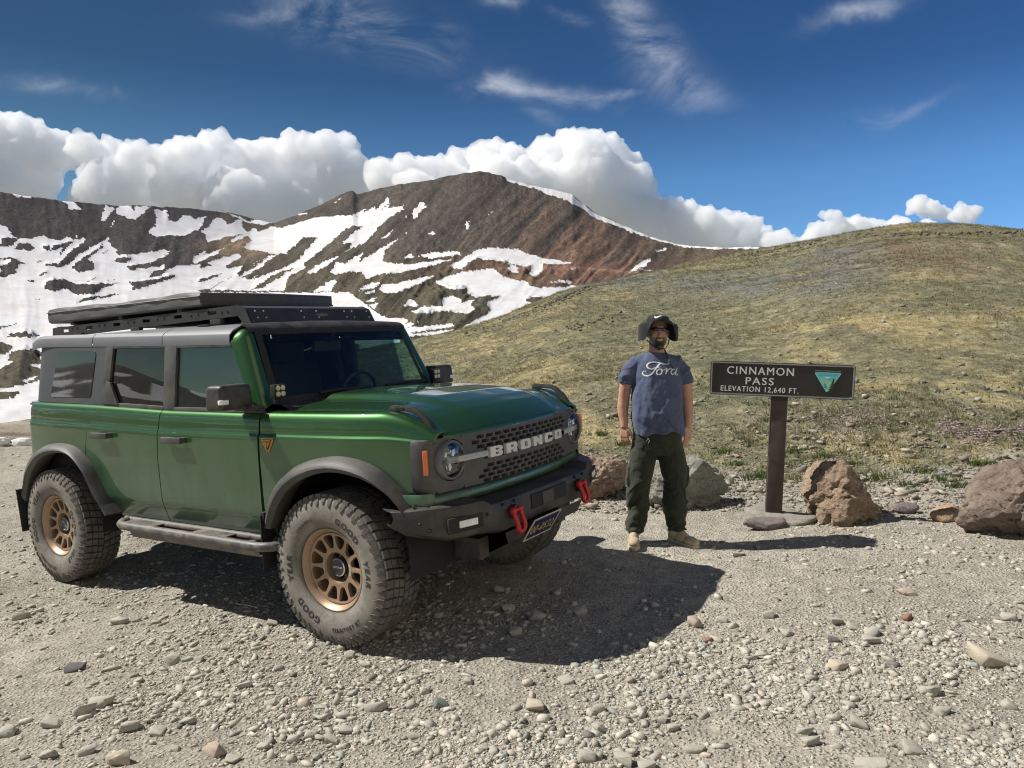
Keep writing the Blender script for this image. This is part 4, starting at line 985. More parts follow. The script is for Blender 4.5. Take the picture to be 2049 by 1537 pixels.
m = MB(); m.prism([(-.72,1.40),(.72,1.40),(.66,1.80),(-.66,1.80)], lambda y, z: (-3.385+.03*(z-1.38)/.4, y, z), lambda y, z: (-3.375+.03*(z-1.38)/.4, y, z)); m.build('rear_glass', M_PRIV, tg)
m = MB(); m.box((-3.50, 0, .68), (.16, 1.72, .16)); m.build('rear_bumper', M_STEEL, car, bevel=.02)
for s in (-1, 1):
    m = MB(); P = []   # dark inner side lining seen through the glass
    for x in lin(-3.3, -.58, 10): P.append([(x, s*.80, .62), (x, s*.83, 1.0), (x, s*.84, belt(x)-.01), (x, s*.80, belt(x)+.005)])
    m.grid(P); m.build('side_lining', M_INT, car)
    # roll-cage side bars
    m = MB(); m.tube([(-1.52, s*.76, 1.30), (-1.53, s*.70, 1.72), (-1.50, s*.62, 1.80), (-.92, s*.62, 1.77)], .03, 8); m.tube([(-2.4, s*.76, 1.3), (-2.4, s*.66, 1.76), (-1.5, s*.62, 1.80)], .03, 8); m.build('sport_bar', M_INT, car)
# ---- cabin
m = MB(); P = []
for u in lin(-1, 1, 15): P.append([(-.58, u*.74, 1.33), (-.72, u*.74, 1.36), (-.86, u*.74, 1.34), (-.92, u*.74, 1.25), (-.88, u*.72, .9)])
m.grid(P); m.build('dashboard', M_INT, car, smooth=60)
m = MB()
for k in range(1): m.tube([(-.98+.07*math.cos(a)*.5, .37+.185*math.sin(a), 1.315+.165*math.cos(a)) for a in lin(0, 2*math.pi, 28, endpoint=False)], .015, 8, closed=True)
m.tube([(-.98, .19, 1.31), (-.97, .55, 1.31)], .014, 6); m.tube([(-.80, .37, 1.26), (-.97, .37, 1.31)], .03, 8); m.build('steering_wheel', M_INT, car, smooth=60)
for y in (-.37, .37):
    m = MB(); m.box((-1.42, y, 1.0), (.50, .50, .16)); m.box((-1.66, y, 1.28), (.16, .48, .60), Matrix.Rotation(R_(-12), 3, 'Y')); st = m.build('seat', M_SEAT, car, bevel=.05, seg=3)
    m = MB(); m.box((-1.745, y, 1.655), (.10, .26, .17)); m.tube([(-1.73, y-.06, 1.55), (-1.74, y-.06, 1.62)], .008, 6); m.build('headrest', M_SEAT, st, bevel=.035, seg=3)
m = MB(); m.box((-2.45, 0, 1.0), (.5, 1.3, .16)); m.box((-2.72, 0, 1.25), (.16, 1.3, .5), Matrix.Rotation(R_(-14), 3, 'Y'))
for y in (-.42, .42): m.box((-2.80, y, 1.57), (.09, .26, .14))
m.build('rear_seat', M_SEAT, car, bevel=.04, seg=3)
m = MB(); m.box((-.925, .02, 1.69), (.035, .26, .075)); m.tube([(-.90, .02, 1.72), (-.84, .02, 1.79)], .012, 6); m.build('cabin_mirror', M_INT, car, bevel=.012)
m = MB(); m.box((-2.1, 0, 1.835), (2.3, 1.36, .02)); m.build('headliner', M_INT, car)

# ---- grille
def gx(y): return .757 - .15*y*y
ys = set(); rows = []
pitch, hw, hh, rp = .0765, .031, .0098, .0268
for (ztop, n, ext) in ((1.131, 4, (6, 6.5, 6, 5)), (.963, 4, (5.5, 6, 6.5, 6))):
    for r in range(n):
        z = ztop - r*rp; off = 0 if (r % 2 == 0) else pitch/2
        cs = [off + k*pitch for k in range(-8, 9)]; cs = [c for c in cs if abs(c) <= ext[r]*pitch+1e-6]
        rows.append((z, [(c-hw, c+hw) for c in cs]))
yl = sorted({round(v, 5) for z, hs in rows for h in hs for v in h} | {round(v, 5) for v in (-.82, -.70, -.60, .60, .70, .82)} | {round(k*.05, 5) for k in range(-16, 17)})
zl = sorted({round(v, 5) for z, hs in rows for v in (z-hh, z+hh)} | {.872, 1.160, .98, 1.0, 1.03, 1.045})
m = MB()
def hole(y, z):
    for zc, hs in rows:
        if abs(z-zc) < hh:
            for a, b in hs:
                if a < y < b: return True
    return False
_gi = {}
def gv(y, z, d):
    return (gx(y)-d, y, z)
for i in range(len(yl)-1):
    for j in range(len(zl)-1):
        ya, yb, za, zb = yl[i], yl[i+1], zl[j], zl[j+1]
        if abs((ya+yb)/2) > .60: continue
        if hole((ya+yb)/2, (za+zb)/2): continue
        m.add([gv(ya, za, 0), gv(yb, za, 0), gv(yb, zb, 0), gv(ya, zb, 0)], [(0, 1, 2, 3)])
for zc, hs in rows:
    for a, b in hs:
        q = [(a, zc-hh), (b, zc-hh), (b, zc+hh), (a, zc+hh)]
        c = [(a+.006, zc-hh+.0025), (b-.006, zc-hh+.0025), (b-.006, zc+hh-.0025), (a+.006, zc+hh-.0025)]
        V = [gv(*p, 0) for p in q] + [gv(*p, .02) for p in c]
        m.add(V, [(k, (k+1) % 4, 4+(k+1) % 4, 4+k) for k in range(4)])
gr = m.build('grille', M_GRILLE, car, smooth=20)
m = MB(); m.grid([[(gx(y)-.021, y, z) for z in (.86, 1.16)] for y in lin(-.6, .6, 20)]); m.build('grille_screen', M_BLACK, gr)
# frame around the grille and lamps (bezel) with a round opening for each lamp
HLY, HLZ, HLR = .685, 1.036, .112
def bez_half(z):   # outline half-width of the bezel
    return .845
for s in (-1, 1):
    m = MB(); n = 48
    # annular patch between lamp hole and a rounded rectangle reaching y=.60 .. .80
    ring = []; outer = []
    for k in range(n):
        a = 2*math.pi*k/n; c, d = math.cos(a), math.sin(a)
        ring.append((HLY+HLR*c, HLZ+HLR*d))
        hx0 = (.80-HLY) if c > 0 else (HLY-.60); hz = (1.160-HLZ) if d > 0 else (HLZ-.872)
        sc = min(hx0/abs(c) if abs(c) > 1e-6 else 9, hz/abs(d) if abs(d) > 1e-6 else 9)
        if sc < HLR*1.03: sc = HLR*1.03
        outer.append((HLY+sc*c, HLZ+sc*d))
    P = [[(gx(yy)-.035, s*(HLY+(yy-HLY)*.97), HLZ+(zz-HLZ)*.97) for yy, zz in ring], [(gx(yy), s*yy, zz) for yy, zz in ring], [(gx(yy), s*yy, zz) for yy, zz in outer]]
    P = [list(c) for c in zip(*P)]
    m.grid(P, closed_u=True)
    # rounded outer side of the bezel
    P = []
    for z, k in ((.872, .55), (.888, .86), (.91, 1.), (1.0, 1.), (1.1, 1.), (1.135, .97), (1.155, .8), (1.160, .6)):
        row = []
        for q in lin(0, 1, 10):
            a = q*math.pi/2; row.append((gx(.80)-.085*(1-math.cos(a))*1.0 - .02*q, s*(.80+.062*k*math.sin(a)), z))
        P.append(row)
    m.grid(P)
    m.build('grille_bezel', M_GRILLE, car, smooth=40)
    # lamp
    x0 = gx(HLY)
    m = MB(); m.lathe([(x0-.03, .108), (x0+.012, .106), (x0+.018, .101), (x0+.012, .092), (x0-.01, .088)], 40, 'x', (0, s*HLY, HLZ)); hl = m.build('headlight', simple('grey_lamp_ring', (.16, .165, .175), .35) if s < 0 else bpy.data.materials['grey_lamp_ring'], car, smooth=60)
    m = MB(); m.lathe([(x0-.07, .001), (x0-.068, .05), (x0-.05, .08), (x0-.008, .091)], 40, 'x', (0, s*HLY, HLZ)); m.build('reflector', simple('dark_reflector', (.12, .125, .14), .16, .9) if s < 0 else bpy.data.materials['dark_reflector'], hl, smooth=60)
    m = MB()
    for yy, zz in ((-.035, .032), (.035, .032), (0, -.04)):
        m.lathe([(x0-.06, .028), (x0-.02, .026), (x0-.015, .02), (x0-.02, .0)], 20, 'x', (0, s*HLY+yy, HLZ+zz))
    for k in range(24):
        a = 2*math.pi*k/24; m.box((x0-.03, s*HLY+.07*math.cos(a), HLZ+.07*math.sin(a)), (.02, .004, .014), Matrix.Rotation(-a, 3, 'X'))
    m.build('lamp_element', M_CHROME, hl, smooth=50)['kind'] = 'stuff'
    m = MB(); m.lathe([(x0+.012, .093), (x0+.022, .075), (x0+.029, .045), (x0+.031, .0)], 40, 'x', (0, s*HLY, HLZ)); m.build('lens', M_LENS, hl, smooth=60)
    # the daylight bar runs from the lamp to the lettering
    m = MB(); P = []
    for q in lin(0, 1, 12):
        y = .735 + (.437-.735)*q; x = gx(y)+.026 - .006*(1-q)
        P.append([(x-.03, s*y, 1.018), (x, s*y, 1.021), (x+.006, s*y, 1.036), (x, s*y, 1.051), (x-.03, s*y, 1.054)])
    m.grid(P); m.build('light_bar', simple('pale_light_bar', (.42, .43, .44), .3, Coat_Weight=.5) if s < 0 else bpy.data.materials['pale_light_bar'], car, smooth=40)
# ---- raised block letters
def letter(ch, w, h):
    t = w*.24; b = h*.26
    if ch == 'B': return [[(0,0),(w*.86,0),(w,h*.14),(w,h*.38),(w*.90,h*.5),(w,h*.62),(w,h*.86),(w*.86,h),(0,h)]], [[(w*.42,h*.20),(w*.70,h*.20),(w*.70,h*.40),(w*.42,h*.40)], [(w*.42,h*.60),(w*.70,h*.60),(w*.70,h*.80),(w*.42,h*.80)]]
    if ch == 'R': return [[(0,0),(w*.40,0),(w*.40,h*.28),(w*.58,h*.28),(w*.66,0),(w,0),(w*.93,h*.36),(w,h*.50),(w,h*.86),(w*.86,h),(0,h)]], [[(w*.40,h*.52),(w*.68,h*.52),(w*.68,h*.78),(w*.40,h*.78)]]
    if ch == 'O': return [[(w*.12,0),(w*.88,0),(w,h*.14),(w,h*.86),(w*.88,h),(w*.12,h),(0,h*.86),(0,h*.14)]], [[(w*.38,h*.24),(w*.66,h*.24),(w*.66,h*.76),(w*.38,h*.76)]]
    if ch == 'N': return [[(0,0),(w*.34,0),(w*.34,h*.46),(w*.68,0),(w,0),(w,h),(w*.68,h),(w*.68,h*.54),(w*.36,h),(0,h)]], []
    if ch == 'C': return [[(w*.12,0),(w*.88,0),(w,h*.14),(w,h*.36),(w*.66,h*.36),(w*.66,h*.24),(w*.38,h*.24),(w*.38,h*.76),(w*.66,h*.76),(w*.66,h*.64),(w,h*.64),(w,h*.86),(w*.88,h),(w*.12,h),(0,h*.86),(0,h*.14)]], []
    return [], []
def poly_fill(outer, holes, to3, d0, d1, m):
    """filled outline with holes, extruded from d0 to d1"""
    cu = bpy.data.curves.new('outline', 'CURVE'); cu.dimensions = '2D'; cu.fill_mode = 'BOTH'; cu.extrude = .5
    for lp in outer + holes:
        sp_ = cu.splines.new('POLY'); sp_.points.add(len(lp)-1); sp_.use_cyclic_u = True
        for k, (a, b) in enumerate(lp): sp_.points[k].co = (a, b, 0, 1)
    o = bpy.data.objects.new('outline', cu); COL.objects.link(o); dg = bpy.context.evaluated_depsgraph_get(); me = o.evaluated_get(dg).to_mesh()
    V = [to3(v.co.x, v.co.y, d1 if v.co.z > 0 else d0) for v in me.vertices]; F = [tuple(q.vertices) for q in me.polygons]
    o.evaluated_get(dg).to_mesh_clear(); bpy.data.objects.remove(o); bpy.data.curves.remove(cu)
    m.add(V, F)
W_, G_ = .108, .0345; y = -(6*W_+5*G_)/2
m2 = MB(); m2.grid([[(gx(q)+.002, q, z) for z in (1.001, 1.071)] for q in lin(-.437, .437, 20)], skirt=(-.02, 0, 0)); m2.build('letter_bar', M_BLACK, gr)
for ch in 'BRONCO':
    m = MB(); o_, h_ = letter(ch, W_, .058)
    poly_fill(o_, h_, lambda a, b, d, y=y: (gx(y+a)+d, y+a, 1.007+b), .0, .022, m)
    m.build('letter', M_SILVER, gr, smooth=20); y += W_+G_
# ---- green lower front panel and bumper
m = MB(); P = []
for q in lin(-1, 1, 41):
    y = q*.80; a = abs(q); x = .735-.13*y*y; zt = .872; zb = .785
    P.append([(x-.055, y*1.04, zb), (x-.008, y*1.03, zb+.012), (x+.002, y*1.02, .82), (x-.006, y, .855), (x-.03, y, zt)])
m.grid(P); m.build('lower_front_panel', M_PAINT, car, smooth=60)
for s in (-1, 1):
    m = MB(); P = []
    for (x, y) in resample([(.655,.800),(.648,.832),(.628,.858),(.595,.876),(.555,.888),(.515,.900)], 14):
        e = .5*(x-.515)/.14; P.append([(x-.02, s*(y-.02), .778), (x, s*y, .795), (x+.004, s*(y+.004), .83), (x, s*(y+.001), .862), (x-.006, s*(y-.006), .878)])
    m.grid(P); m.build('fender_corner', M_PAINT, car, smooth=60)
def bx_(y):   # bumper plan
    return interp(abs(y), [(0,.865),(.45,.860),(.56,.850),(.70,.815),(.80,.765),(.87,.70),(.93,.60),(.965,.50)])
m = MB(); P = []
for y in sorted(set(list(lin(-.965, .965, 61)) + [-.56, .56])):
    a = abs(y); wing = sstep(.555, .60, a); x = bx_(y)
    zt = .782 + .034*wing - .012*sstep(.85, .965, a); zb = interp(a, [(0,.60),(.45,.595),(.60,.625),(.8,.628),(.93,.665),(.965,.72)])
    P.append([(x-.20+.1*sstep(.8,.96,a), y*.97, zt+.006), (x-.05, y, zt+.002), (x-.012, y, zt-.006), (x, y, zt-.03), (x+.002, y, (zt+zb)/2), (x-.012, y, zb+.02), (x-.05, y*.985, zb), (x-.16+.08*sstep(.8,.96,a), y*.96, zb+.01)])
m.grid(P); bump_ = m.build('front_bumper', M_STEEL, car, smooth=35)
for s in (-1, 1):
    # fog lamp in its recess
    ang = math.atan2(bx_(.72)-bx_(.84), .12)*s
    c = Vector(((bx_(.73)+bx_(.80))/2-.002, s*.735, .715)); rot = Matrix.Rotation(-ang*-1 if False else -s*abs(ang)*-1 if False else -s*R_(22)*-1 if False else s*R_(20)*1.0, 3, 'Z')
    rot = Matrix.Rotation(s*R_(18), 3, 'Z')
    c = Vector((bx_(.735)-.003, s*.735, .715))
    m = MB(); m.box(c, (.02, .225, .082), rot); fr = m.build('fog_light_recess', M_BLACK, bump_, bevel=.008)
    m = MB(); m.box(c+rot @ Vector((.006, s*.0-.012*s, .002)), (.02, .118, .036), rot); m.build('fog_light', M_LEDW, bump_, bevel=.003)
    m = MB()
    for b_, (yy, zz) in enumerate(((.62,.772),(.90,.795),(.86,.795))): m.lathe([(0, .009), (.006, .009), (.008, 0)], 10, 'z', (bx_(yy)-.06, s*yy, zz+.024))
    for yy, zz in ((.60,.735),(.47,.76),(.36,.76),(.885,.70),(.91,.735)): m.lathe([(bx_(yy)-.004, .010), (bx_(yy)+.006, .009), (bx_(yy)+.007, 0)], 10, 'x', (0, s*yy, zz))
    m.build('bumper_bolt', M_BLACK, bump_)['kind'] = 'stuff'
    # tow shackle
    m = MB(); m.box((.868, s*.39, .705), (.05, .030, .08)); m.build('tow_tab', M_STEEL, bump_, bevel=.004)
    m = MB(); pts = [(.892, s*.39-.034, .715)]
    for a in lin(0, math.pi, 15):
        w = .034*math.cos(a); pts.append((.915+.004, s*.39 - (.038 if 0 else 1)*(.034+.009*math.sin(a))*math.cos(a), .645-.045*math.sin(a)))
    pts.append((.892, s*.39+.034, .715))
    m.tube([tuple(q) for q in resample(pts, 30)], .0135, 10); m.ball((.892, s*.39-.034, .717), .022, 10, 8); m.ball((.892, s*.39+.034, .717), .020, 10, 8)
    m.tube([(.892, s*.39-.055, .717), (.892, s*.39+.058, .717)], .010, 8)
    m.build('tow_shackle', M_RED, car, smooth=60)
m = MB(); m.box((.862, .02, .715), (.02, .42, .085)); m.build('bumper_recess', M_BLACK, bump_, bevel=.004)
m = MB(); m.box((.868, -.01, .715), (.02, .13, .075)); m.build('bumper_winch_plate', M_STEEL, bump_, bevel=.004)
m = MB(); P = []
for y in lin(-.46, .46, 12): P.append([(.855, y, .60), (.84, y*.9, .53), (.62, y*.75, .42), (.3, y*.7, .40)])
m.grid(P); m.build('skid_plate', M_STEEL, car, smooth=30)
# ---- licence plate
PLM = Matrix.Translation((.865, -.075, .555)) @ Matrix.Rotation(R_(34), 4, 'Y')
def plt(y, z, d): return PLM @ Vector((d, y, z))
rect = lambda a, b: [(-a,-b),(a,-b),(a,b),(-a,b)]
m = MB(); poly_fill([rect(.152,.077)], [], plt, -.003, .0, m); pl = m.build('licence_plate', simple('blue_plate_enamel', (.012, .018, .10), .35), car)
m = MB(); poly_fill([rect(.155,.080)], [rect(.149,.074)], plt, -.004, .003, m); m.build('plate_frame', simple('pale_plate_frame', (.62, .60, .50), .4), pl)
V, F = text_mesh('00-0532', .090, .0, 1.12); V[:, 0] *= .78; V[:, 1] -= .037
m = MB(); m.add([plt(v[0], v[1], .0015) for v in V], F); m.build('plate_number', simple('yellow_plate_print', (.75, .55, .10), .45), pl, smooth=0)
m = MB()
for y, w in ((-.12, .02), (.12, .02)): m.lathe([(0, .006), (.003, .005), (.004, 0)], 8, 'x', (0, 0, 0))
# ---- roof rack
rack = None
m = MB()
rk = [(-3.48,1.972),(-1.09,1.990),(-1.02,1.962),(-.965,1.862),(-.965,1.850),(-1.03,1.850),(-1.095,1.918),(-3.0,1.893),(-3.50,1.884)]
for s in (-1, 1):
    mm = MB()
    slots = [[(xc-.045, zc-.012), (xc+.045, zc-.012), (xc+.045, zc+.012), (xc-.045, zc+.012)] for xc, zc in [(-1.36,1.957),(-1.75,1.955),(-2.14,1.951),(-2.53,1.947),(-2.92,1.944),(-3.28,1.941)]]
    poly_fill([rk], slots, lambda x, z, d, s=s: (x, s*(.585+d), z), -.004, .004, mm)
    if s < 0: rack = mm.build('roof_rack', M_RACK, car, smooth=20); continue
    mm.build('rack_side_plate', M_RACK, rack, smooth=20)
for s in (-1, 1):
    m = MB()
    for x in (-1.20,-1.26,-1.52,-1.60,-1.92,-2.0,-2.30,-2.38,-2.70,-2.78,-3.10,-3.18): m.lathe([(s*.588, .0085), (s*.594, .008), (s*.596, 0)], 8, 'y', (x, 0, 1.955))
    m.build('rack_bolt', M_STEEL, rack)['kind'] = 'stuff'
    for x in (-1.30, -2.25, -3.05): m = MB(); m.box((x, s*.60, 1.885), (.11, .035, .05)); m.box((x, s*.66, 1.868), (.11, .12, .012)); m.build('rack_foot', M_RACK, rack, bevel=.004)
for k, x in enumerate(lin(-3.40, -1.12, 10)):
    m = MB(); m.box((x, 0, 1.968), (.065, 1.16, .022)); m.build('rack_slat', M_RACK, rack, bevel=.003)
m = MB(); P = []
for y in lin(-.578, .578, 8): P.append([(-1.09, y, 1.986), (-1.02, y, 1.966), (-.965, y, 1.872), (-.945, y, 1.838), (-.95, y, 1.825)])
m.grid(P, skirt=(-.006, 0, 0)); ff = m.build('wind_fairing', M_RACK, rack, smooth=20)
m = MB(); m.lathe([(0, .001), (.004, .001)], 4); m = MB()
m.ball((-.993, .06, 1.920), (.006, .058, .016), 16, 8, Matrix.Rotation(R_(-28), 3, 'Y')); m.build('fairing_badge', M_STEP, ff, smooth=60)
m = MB()
for y in (-.52,-.45,-.12,.02,.30,.38,.54):
    for z, x in ((1.945, -1.006), (1.90, -.981)): m.ball((x, y, z), .006, 6, 4)
m.build('fairing_bolt', M_SILVER, ff)['kind'] = 'stuff'
# ---- wheels
def make_wheel():
    w = empty('wheel', parent=car)          # local axle = y, outer side = -y
    Rt = .4365
    m = MB()
    prof = [(-.105,.232),(-.122,.240),(-.136,.262),(-.1465,.295),(-.150,.330),(-.147,.365),(-.139,.395),(-.128,.412),(-.112,.420),(-.06,.4235),(0,.4245)]
    prof = prof + [(-a, b) for a, b in prof[:-1][::-1]]
    m.lathe(prof, 72, 'y'); tyre = m.build('tyre', M_TYRE, w, smooth=50)
    # tread blocks
    m = MB(); n = 50
    def tp(y, a, r): return (r*math.sin(a), y, r*math.cos(a))
    def block(pts, r0, r1, fr=.86):
        cy = sum(p[0] for p in pts)/len(pts); ca = sum(p[1] for p in pts)/len(pts); k = len(pts)
        V = [tp(y, a, r0 - .05*abs(y)**2) for y, a in pts] + [tp(cy+(y-cy)*fr, ca+(a-ca)*fr, r1 - .35*y*y) for y, a in pts]
        m.add(V, [tuple(range(k, 2*k))] + [(i, (i+1) % k, k+(i+1) % k, k+i) for i in range(k)])
    da = 2*math.pi/n
    for i in range(n):
        a0 = i*da
        for sgn in (-1, 1):
            o = 0 if sgn < 0 else da*.5
            # centre pair, mid row, shoulder lug
            y0 = sgn*.002
            block([(sgn*.002, a0+o+.02*da), (sgn*.038, a0+o-.18*da), (sgn*.042, a0+o+.66*da), (sgn*.006, a0+o+.88*da)], .418, Rt, .92)
            block([(sgn*.043, a0+o-.16*da), (sgn*.083, a0+o-.34*da), (sgn*.086, a0+o+.50*da), (sgn*.047, a0+o+.68*da)], .418, Rt, .92)
            block([(sgn*.089, a0+o-.36*da), (sgn*.130, a0+o-.40*da), (sgn*.132, a0+o+.40*da), (sgn*.091, a0+o+.48*da)], .410, Rt+.002, .92)
            # side biters on the upper sidewall
            L = .80 if i % 2 else .55
            V = []
            for (rr, aa) in ((.414, -.34), (.414, .28), (.395-.012*(i % 2), .24), (.372-.012*(i % 2), .02), (.384, -.30)):
                yy = sgn*(interp(rr, [(.33,.150),(.365,.147),(.395,.139),(.414,.128)]))
                V.append(tp(yy-sgn*.002, a0+o+aa*da, rr))
            for (rr, aa) in ((.414, -.30), (.414, .24), (.396-.012*(i % 2), .20), (.376-.012*(i % 2), .01), (.387, -.26)):
                yy = sgn*(interp(rr, [(.33,.150),(.365,.147),(.395,.139),(.414,.128)])+.007)
                V.append(tp(yy, a0+o+aa*da, rr))
            m.add(V, [(5,6,7,8,9)] + [(k, (k+1) % 5, 5+(k+1) % 5, 5+k) for k in range(5)])
    m.build('tread', M_TREAD, w, smooth=0)['kind'] = 'stuff'
    # sidewall lettering
    m = MB()
    def arc_text(body, size, r, centre_deg, off, sp=1.1, sh=0.0, flip=False):
        V, F = text_mesh(body, size, off, sp, sh)
        c0 = R_(centre_deg); out = []
        for v in V:
            if flip: rr = r - v[1]; aa = c0 - v[0]/r
            else: rr = r + v[1]; aa = c0 + v[0]/r
            yy = -(interp(rr, [(.24,.122),(.262,.136),(.295,.1465),(.33,.150),(.365,.147),(.395,.139)])+.0022)
            out.append(tp(yy, aa, rr))
        m.add(out, F)
    arc_text('GOOD', .052, .288, 35, .0018, 1.25); arc_text('YEAR', .052, .288, 86, .0018, 1.2, .15)
    arc_text('GOOD', .052, .288, 215, .0018, 1.25); arc_text('YEAR', .052, .288, 267, .0018, 1.2, .15)
    arc_text('TERRITORY MT', .030, .340, 158, .0012, 1.25, 0, True)
    arc_text('LT315/70R17', .025, .290, -33, .0008, 1.1)
    m.build('sidewall_lettering', M_TLET, w, smooth=0)['kind'] = 'stuff'
    # rim: barrel with lip
    m = MB(); m.lathe([(.10,.222),(.02,.205),(-.05,.198),(-.085,.205),(-.112,.221),(-.119,.229),(-.118,.2345),(-.108,.2365),(-.10,.232)], 64, 'y'); rim = m.build('rim', M_BRONZE, w, smooth=50)
    def circle(r, n, c=(0, 0), ph=0): return [(c[0]+r*math.cos(2*math.pi*k/n+ph), c[1]+r*math.sin(2*math.pi*k/n+ph)) for k in range(n)]
    holes = []
    for k in range(12):
        a = 2*math.pi*(k+.5)/12; hp_ = []
        for rr, da_ in ((.184,-.205),(.191,-.13),(.192,0),(.191,.13),(.184,.205),(.168,.212),(.142,.185),(.120,.140),(.110,0),(.120,-.140),(.142,-.185),(.168,-.212)):
            hp_.append((rr*math.cos(a+da_), rr*math.sin(a+da_)))
        holes.append(hp_)
    def dish(x, z, d):
        r = math.hypot(x, z); base = interp(r, [(0,-.070),(.088,-.070),(.125,-.073),(.165,-.080),(.202,-.088)])
        return (x, base + d, z)
    m = MB(); poly_fill([circle(.202, 72)], holes + [circle(.088, 48)], dish, .022, 0, m); m.build('spokes', M_BRONZE, rim, bevel=0, smooth=30)
    m = MB(); m.lathe([(-.070,.090),(-.066,.0885),(-.050,.084),(-.020,.080),(-.014,.072),(-.014,.030)], 48, 'y'); m.build('hub_well', M_BRONZE, rim, smooth=50)
    m = MB()
    for k in range(6):
        a = 2*math.pi*k/6+.25; m.lathe([(-.012,.011),(-.040,.010),(-.043,.006),(-.043,0)], 8, 'y', (.070*math.cos(a), 0, .070*math.sin(a)))
    m.build('lug_nut', M_BLACK, w)['kind'] = 'stuff'
    m = MB(); m.lathe([(-.014,.054),(-.060,.052),(-.066,.047),(-.067,.0)], 32, 'y'); m.build('hub_cap', simple('charcoal_hub_cap', (.035, .037, .042), .35), w, smooth=40)
    m = MB(); m.lathe([(-.064,.0515),(-.068,.050),(-.069,.047),(-.066,.0465)], 32, 'y'); m.build('hub_ring', M_CHROME, w, smooth=60)
    V, F = text_mesh('METHOD', .0165, .0004, 1.0); m = MB(); m.add([(v[0], -.0675, v[1]-.005) for v in V], F); m.build('hub_lettering', M_SILVER, w, smooth=0)
    # small lettering along the rim face, two arcs
    m = MB()
    for body, ce in (('METHOD', -88), ('METHOD', 92)):
        V, F = text_mesh(body, .0135, .0006, 1.35)
        m.add([tp(-.0752, R_(ce)+v[0]/.103, .103+v[1]-.005) for v in V], F)
    m.build('rim_lettering', M_SILVER, w, smooth=0)['kind'] = 'stuff'
    m = MB(); m.lathe([(.02,.15),(.02,.03)], 40, 'y'); m.lathe([(.03,.15),(.05,.15)], 40, 'y'); m.build('brake_disc', M_STEEL, w)
    return w
wh = make_wheel()
for k, (x, s, turn, spin) in enumerate(((0, -1, 0, 0), (-2.95, -1, 0, 45), (0, 1, 0, 20), (-2.95, 1, 0, 77))):
    o = wh if k == 0 else copy_tree(wh, car)
    o.matrix_local = Matrix.Translation((x, s*.828, .433)) @ Matrix.Rotation(R_(180 if s > 0 else 0), 4, 'Z') @ Matrix.Rotation(R_(spin), 4, 'Y')
o = copy_tree(wh, car); o.name = 'spare_wheel'; o.matrix_local = Matrix.Translation((-3.60, 0, 1.02)) @ Matrix.Rotation(R_(-90), 4, 'Z')

# ---- folded roof-top tent in its cover
M_TENT = dusty('charcoal_tent_cover', (.105, .110, .112), .55, amount=.25, scale=3, bump=.4)
tent = empty('rooftop_tent'); tent.matrix_world = CARW.copy()
tag(tent, 'long flat charcoal rooftop tent case lying on the roof rack of the green car', 'rooftop tent')
m = MB(); P = []
for k, x in enumerate(lin(-3.50, -1.46, 26)):
    q = (x+3.5)/2.04; zt = 2.128-.023*q+.006*math.sin(9*q)+.004*math.sin(23*q); zb = 2.010
    sg = .004*math.sin(31*q)
    P.append([(x, -.585, zb), (x, -.605+sg, zb+.012), (x, -.610-sg, zb+.05), (x, -.606+sg, zt-.022), (x, -.598, zt-.006), (x, -.58, zt), (x, 0, zt+.006), (x, .58, zt), (x, .598, zt-.006), (x, .606, zt-.022), (x, .610, zb+.05), (x, .605, zb+.012), (x, .585, zb)])
m.grid(P); n = 13
e0 = len(P)-1; m.f.append(tuple(range(n))); m.f.append(tuple(e0*n+k for k in reversed(range(n)))); m.f.append((0, n-1, e0*n+n-1, e0*n))
tc = m.build('tent_cover', M_TENT, tent, smooth=30)
m = MB(); m.tube([(-3.505, -.612, 2.098), (-1.456, -.612, 2.078), (-1.452, .6, 2.078)], .004, 6); m.build('cover_zip', M_STEP, tc)
m = MB(); m.box((-1.448, 0, 2.06), (.012, 1.215, .080)); m.box((-1.446, 0, 2.022), (.03, 1.22, .012)); m.build('tent_end_plate', M_RACK, tent, bevel=.003)
for x in (-1.75, -2.5, -3.2): m = MB(); m.box((x, 0, 1.996), (.05, 1.15, .026)); m.build('tent_rail', M_RACK, tent, bevel=.003)
# ================================================================== boulders, sign, gravel and plants
def rock_material(name, c0, c1, c2, scale=5.0, bump=.8):
    t = NT(name); co = t.coord(); a = t.noise(co, scale, 6, .62, .3); b = t.noise(co, scale*7, 5, .7); v = t.n('TexVoronoi', feature='DISTANCE_TO_EDGE'); t.l(t.coord('Object', (1, 1, 2.2)), v.inputs['Vector']); v.inputs['Scale'].default_value = scale*1.1
    cr = t.ramp(v.outputs['Distance'], [(.0, .55), (.05, 1.)])
    c = t.ramp(a, [(.28, c0), (.52, c1), (.74, c2)]); k = t.math('MULTIPLY', t.ramp(b, [(.25, .62), (.75, 1.3)]), t.math('ADD', t.math('MULTIPLY', cr, .35), .65))
    m = t.n('Mix', data_type='RGBA', blend_type='MULTIPLY'); m.inputs[0].default_value = 1; t.l(c, m.inputs[6]); t.l(k, m.inputs[7])
    h = t.math('ADD', t.math('ADD', b, a), t.math('MULTIPLY', cr, .3)); t.bsdf(m.outputs[2], .9, 0, t.bump(h, bump, .02), Specular_IOR_Level=.25); return t.m
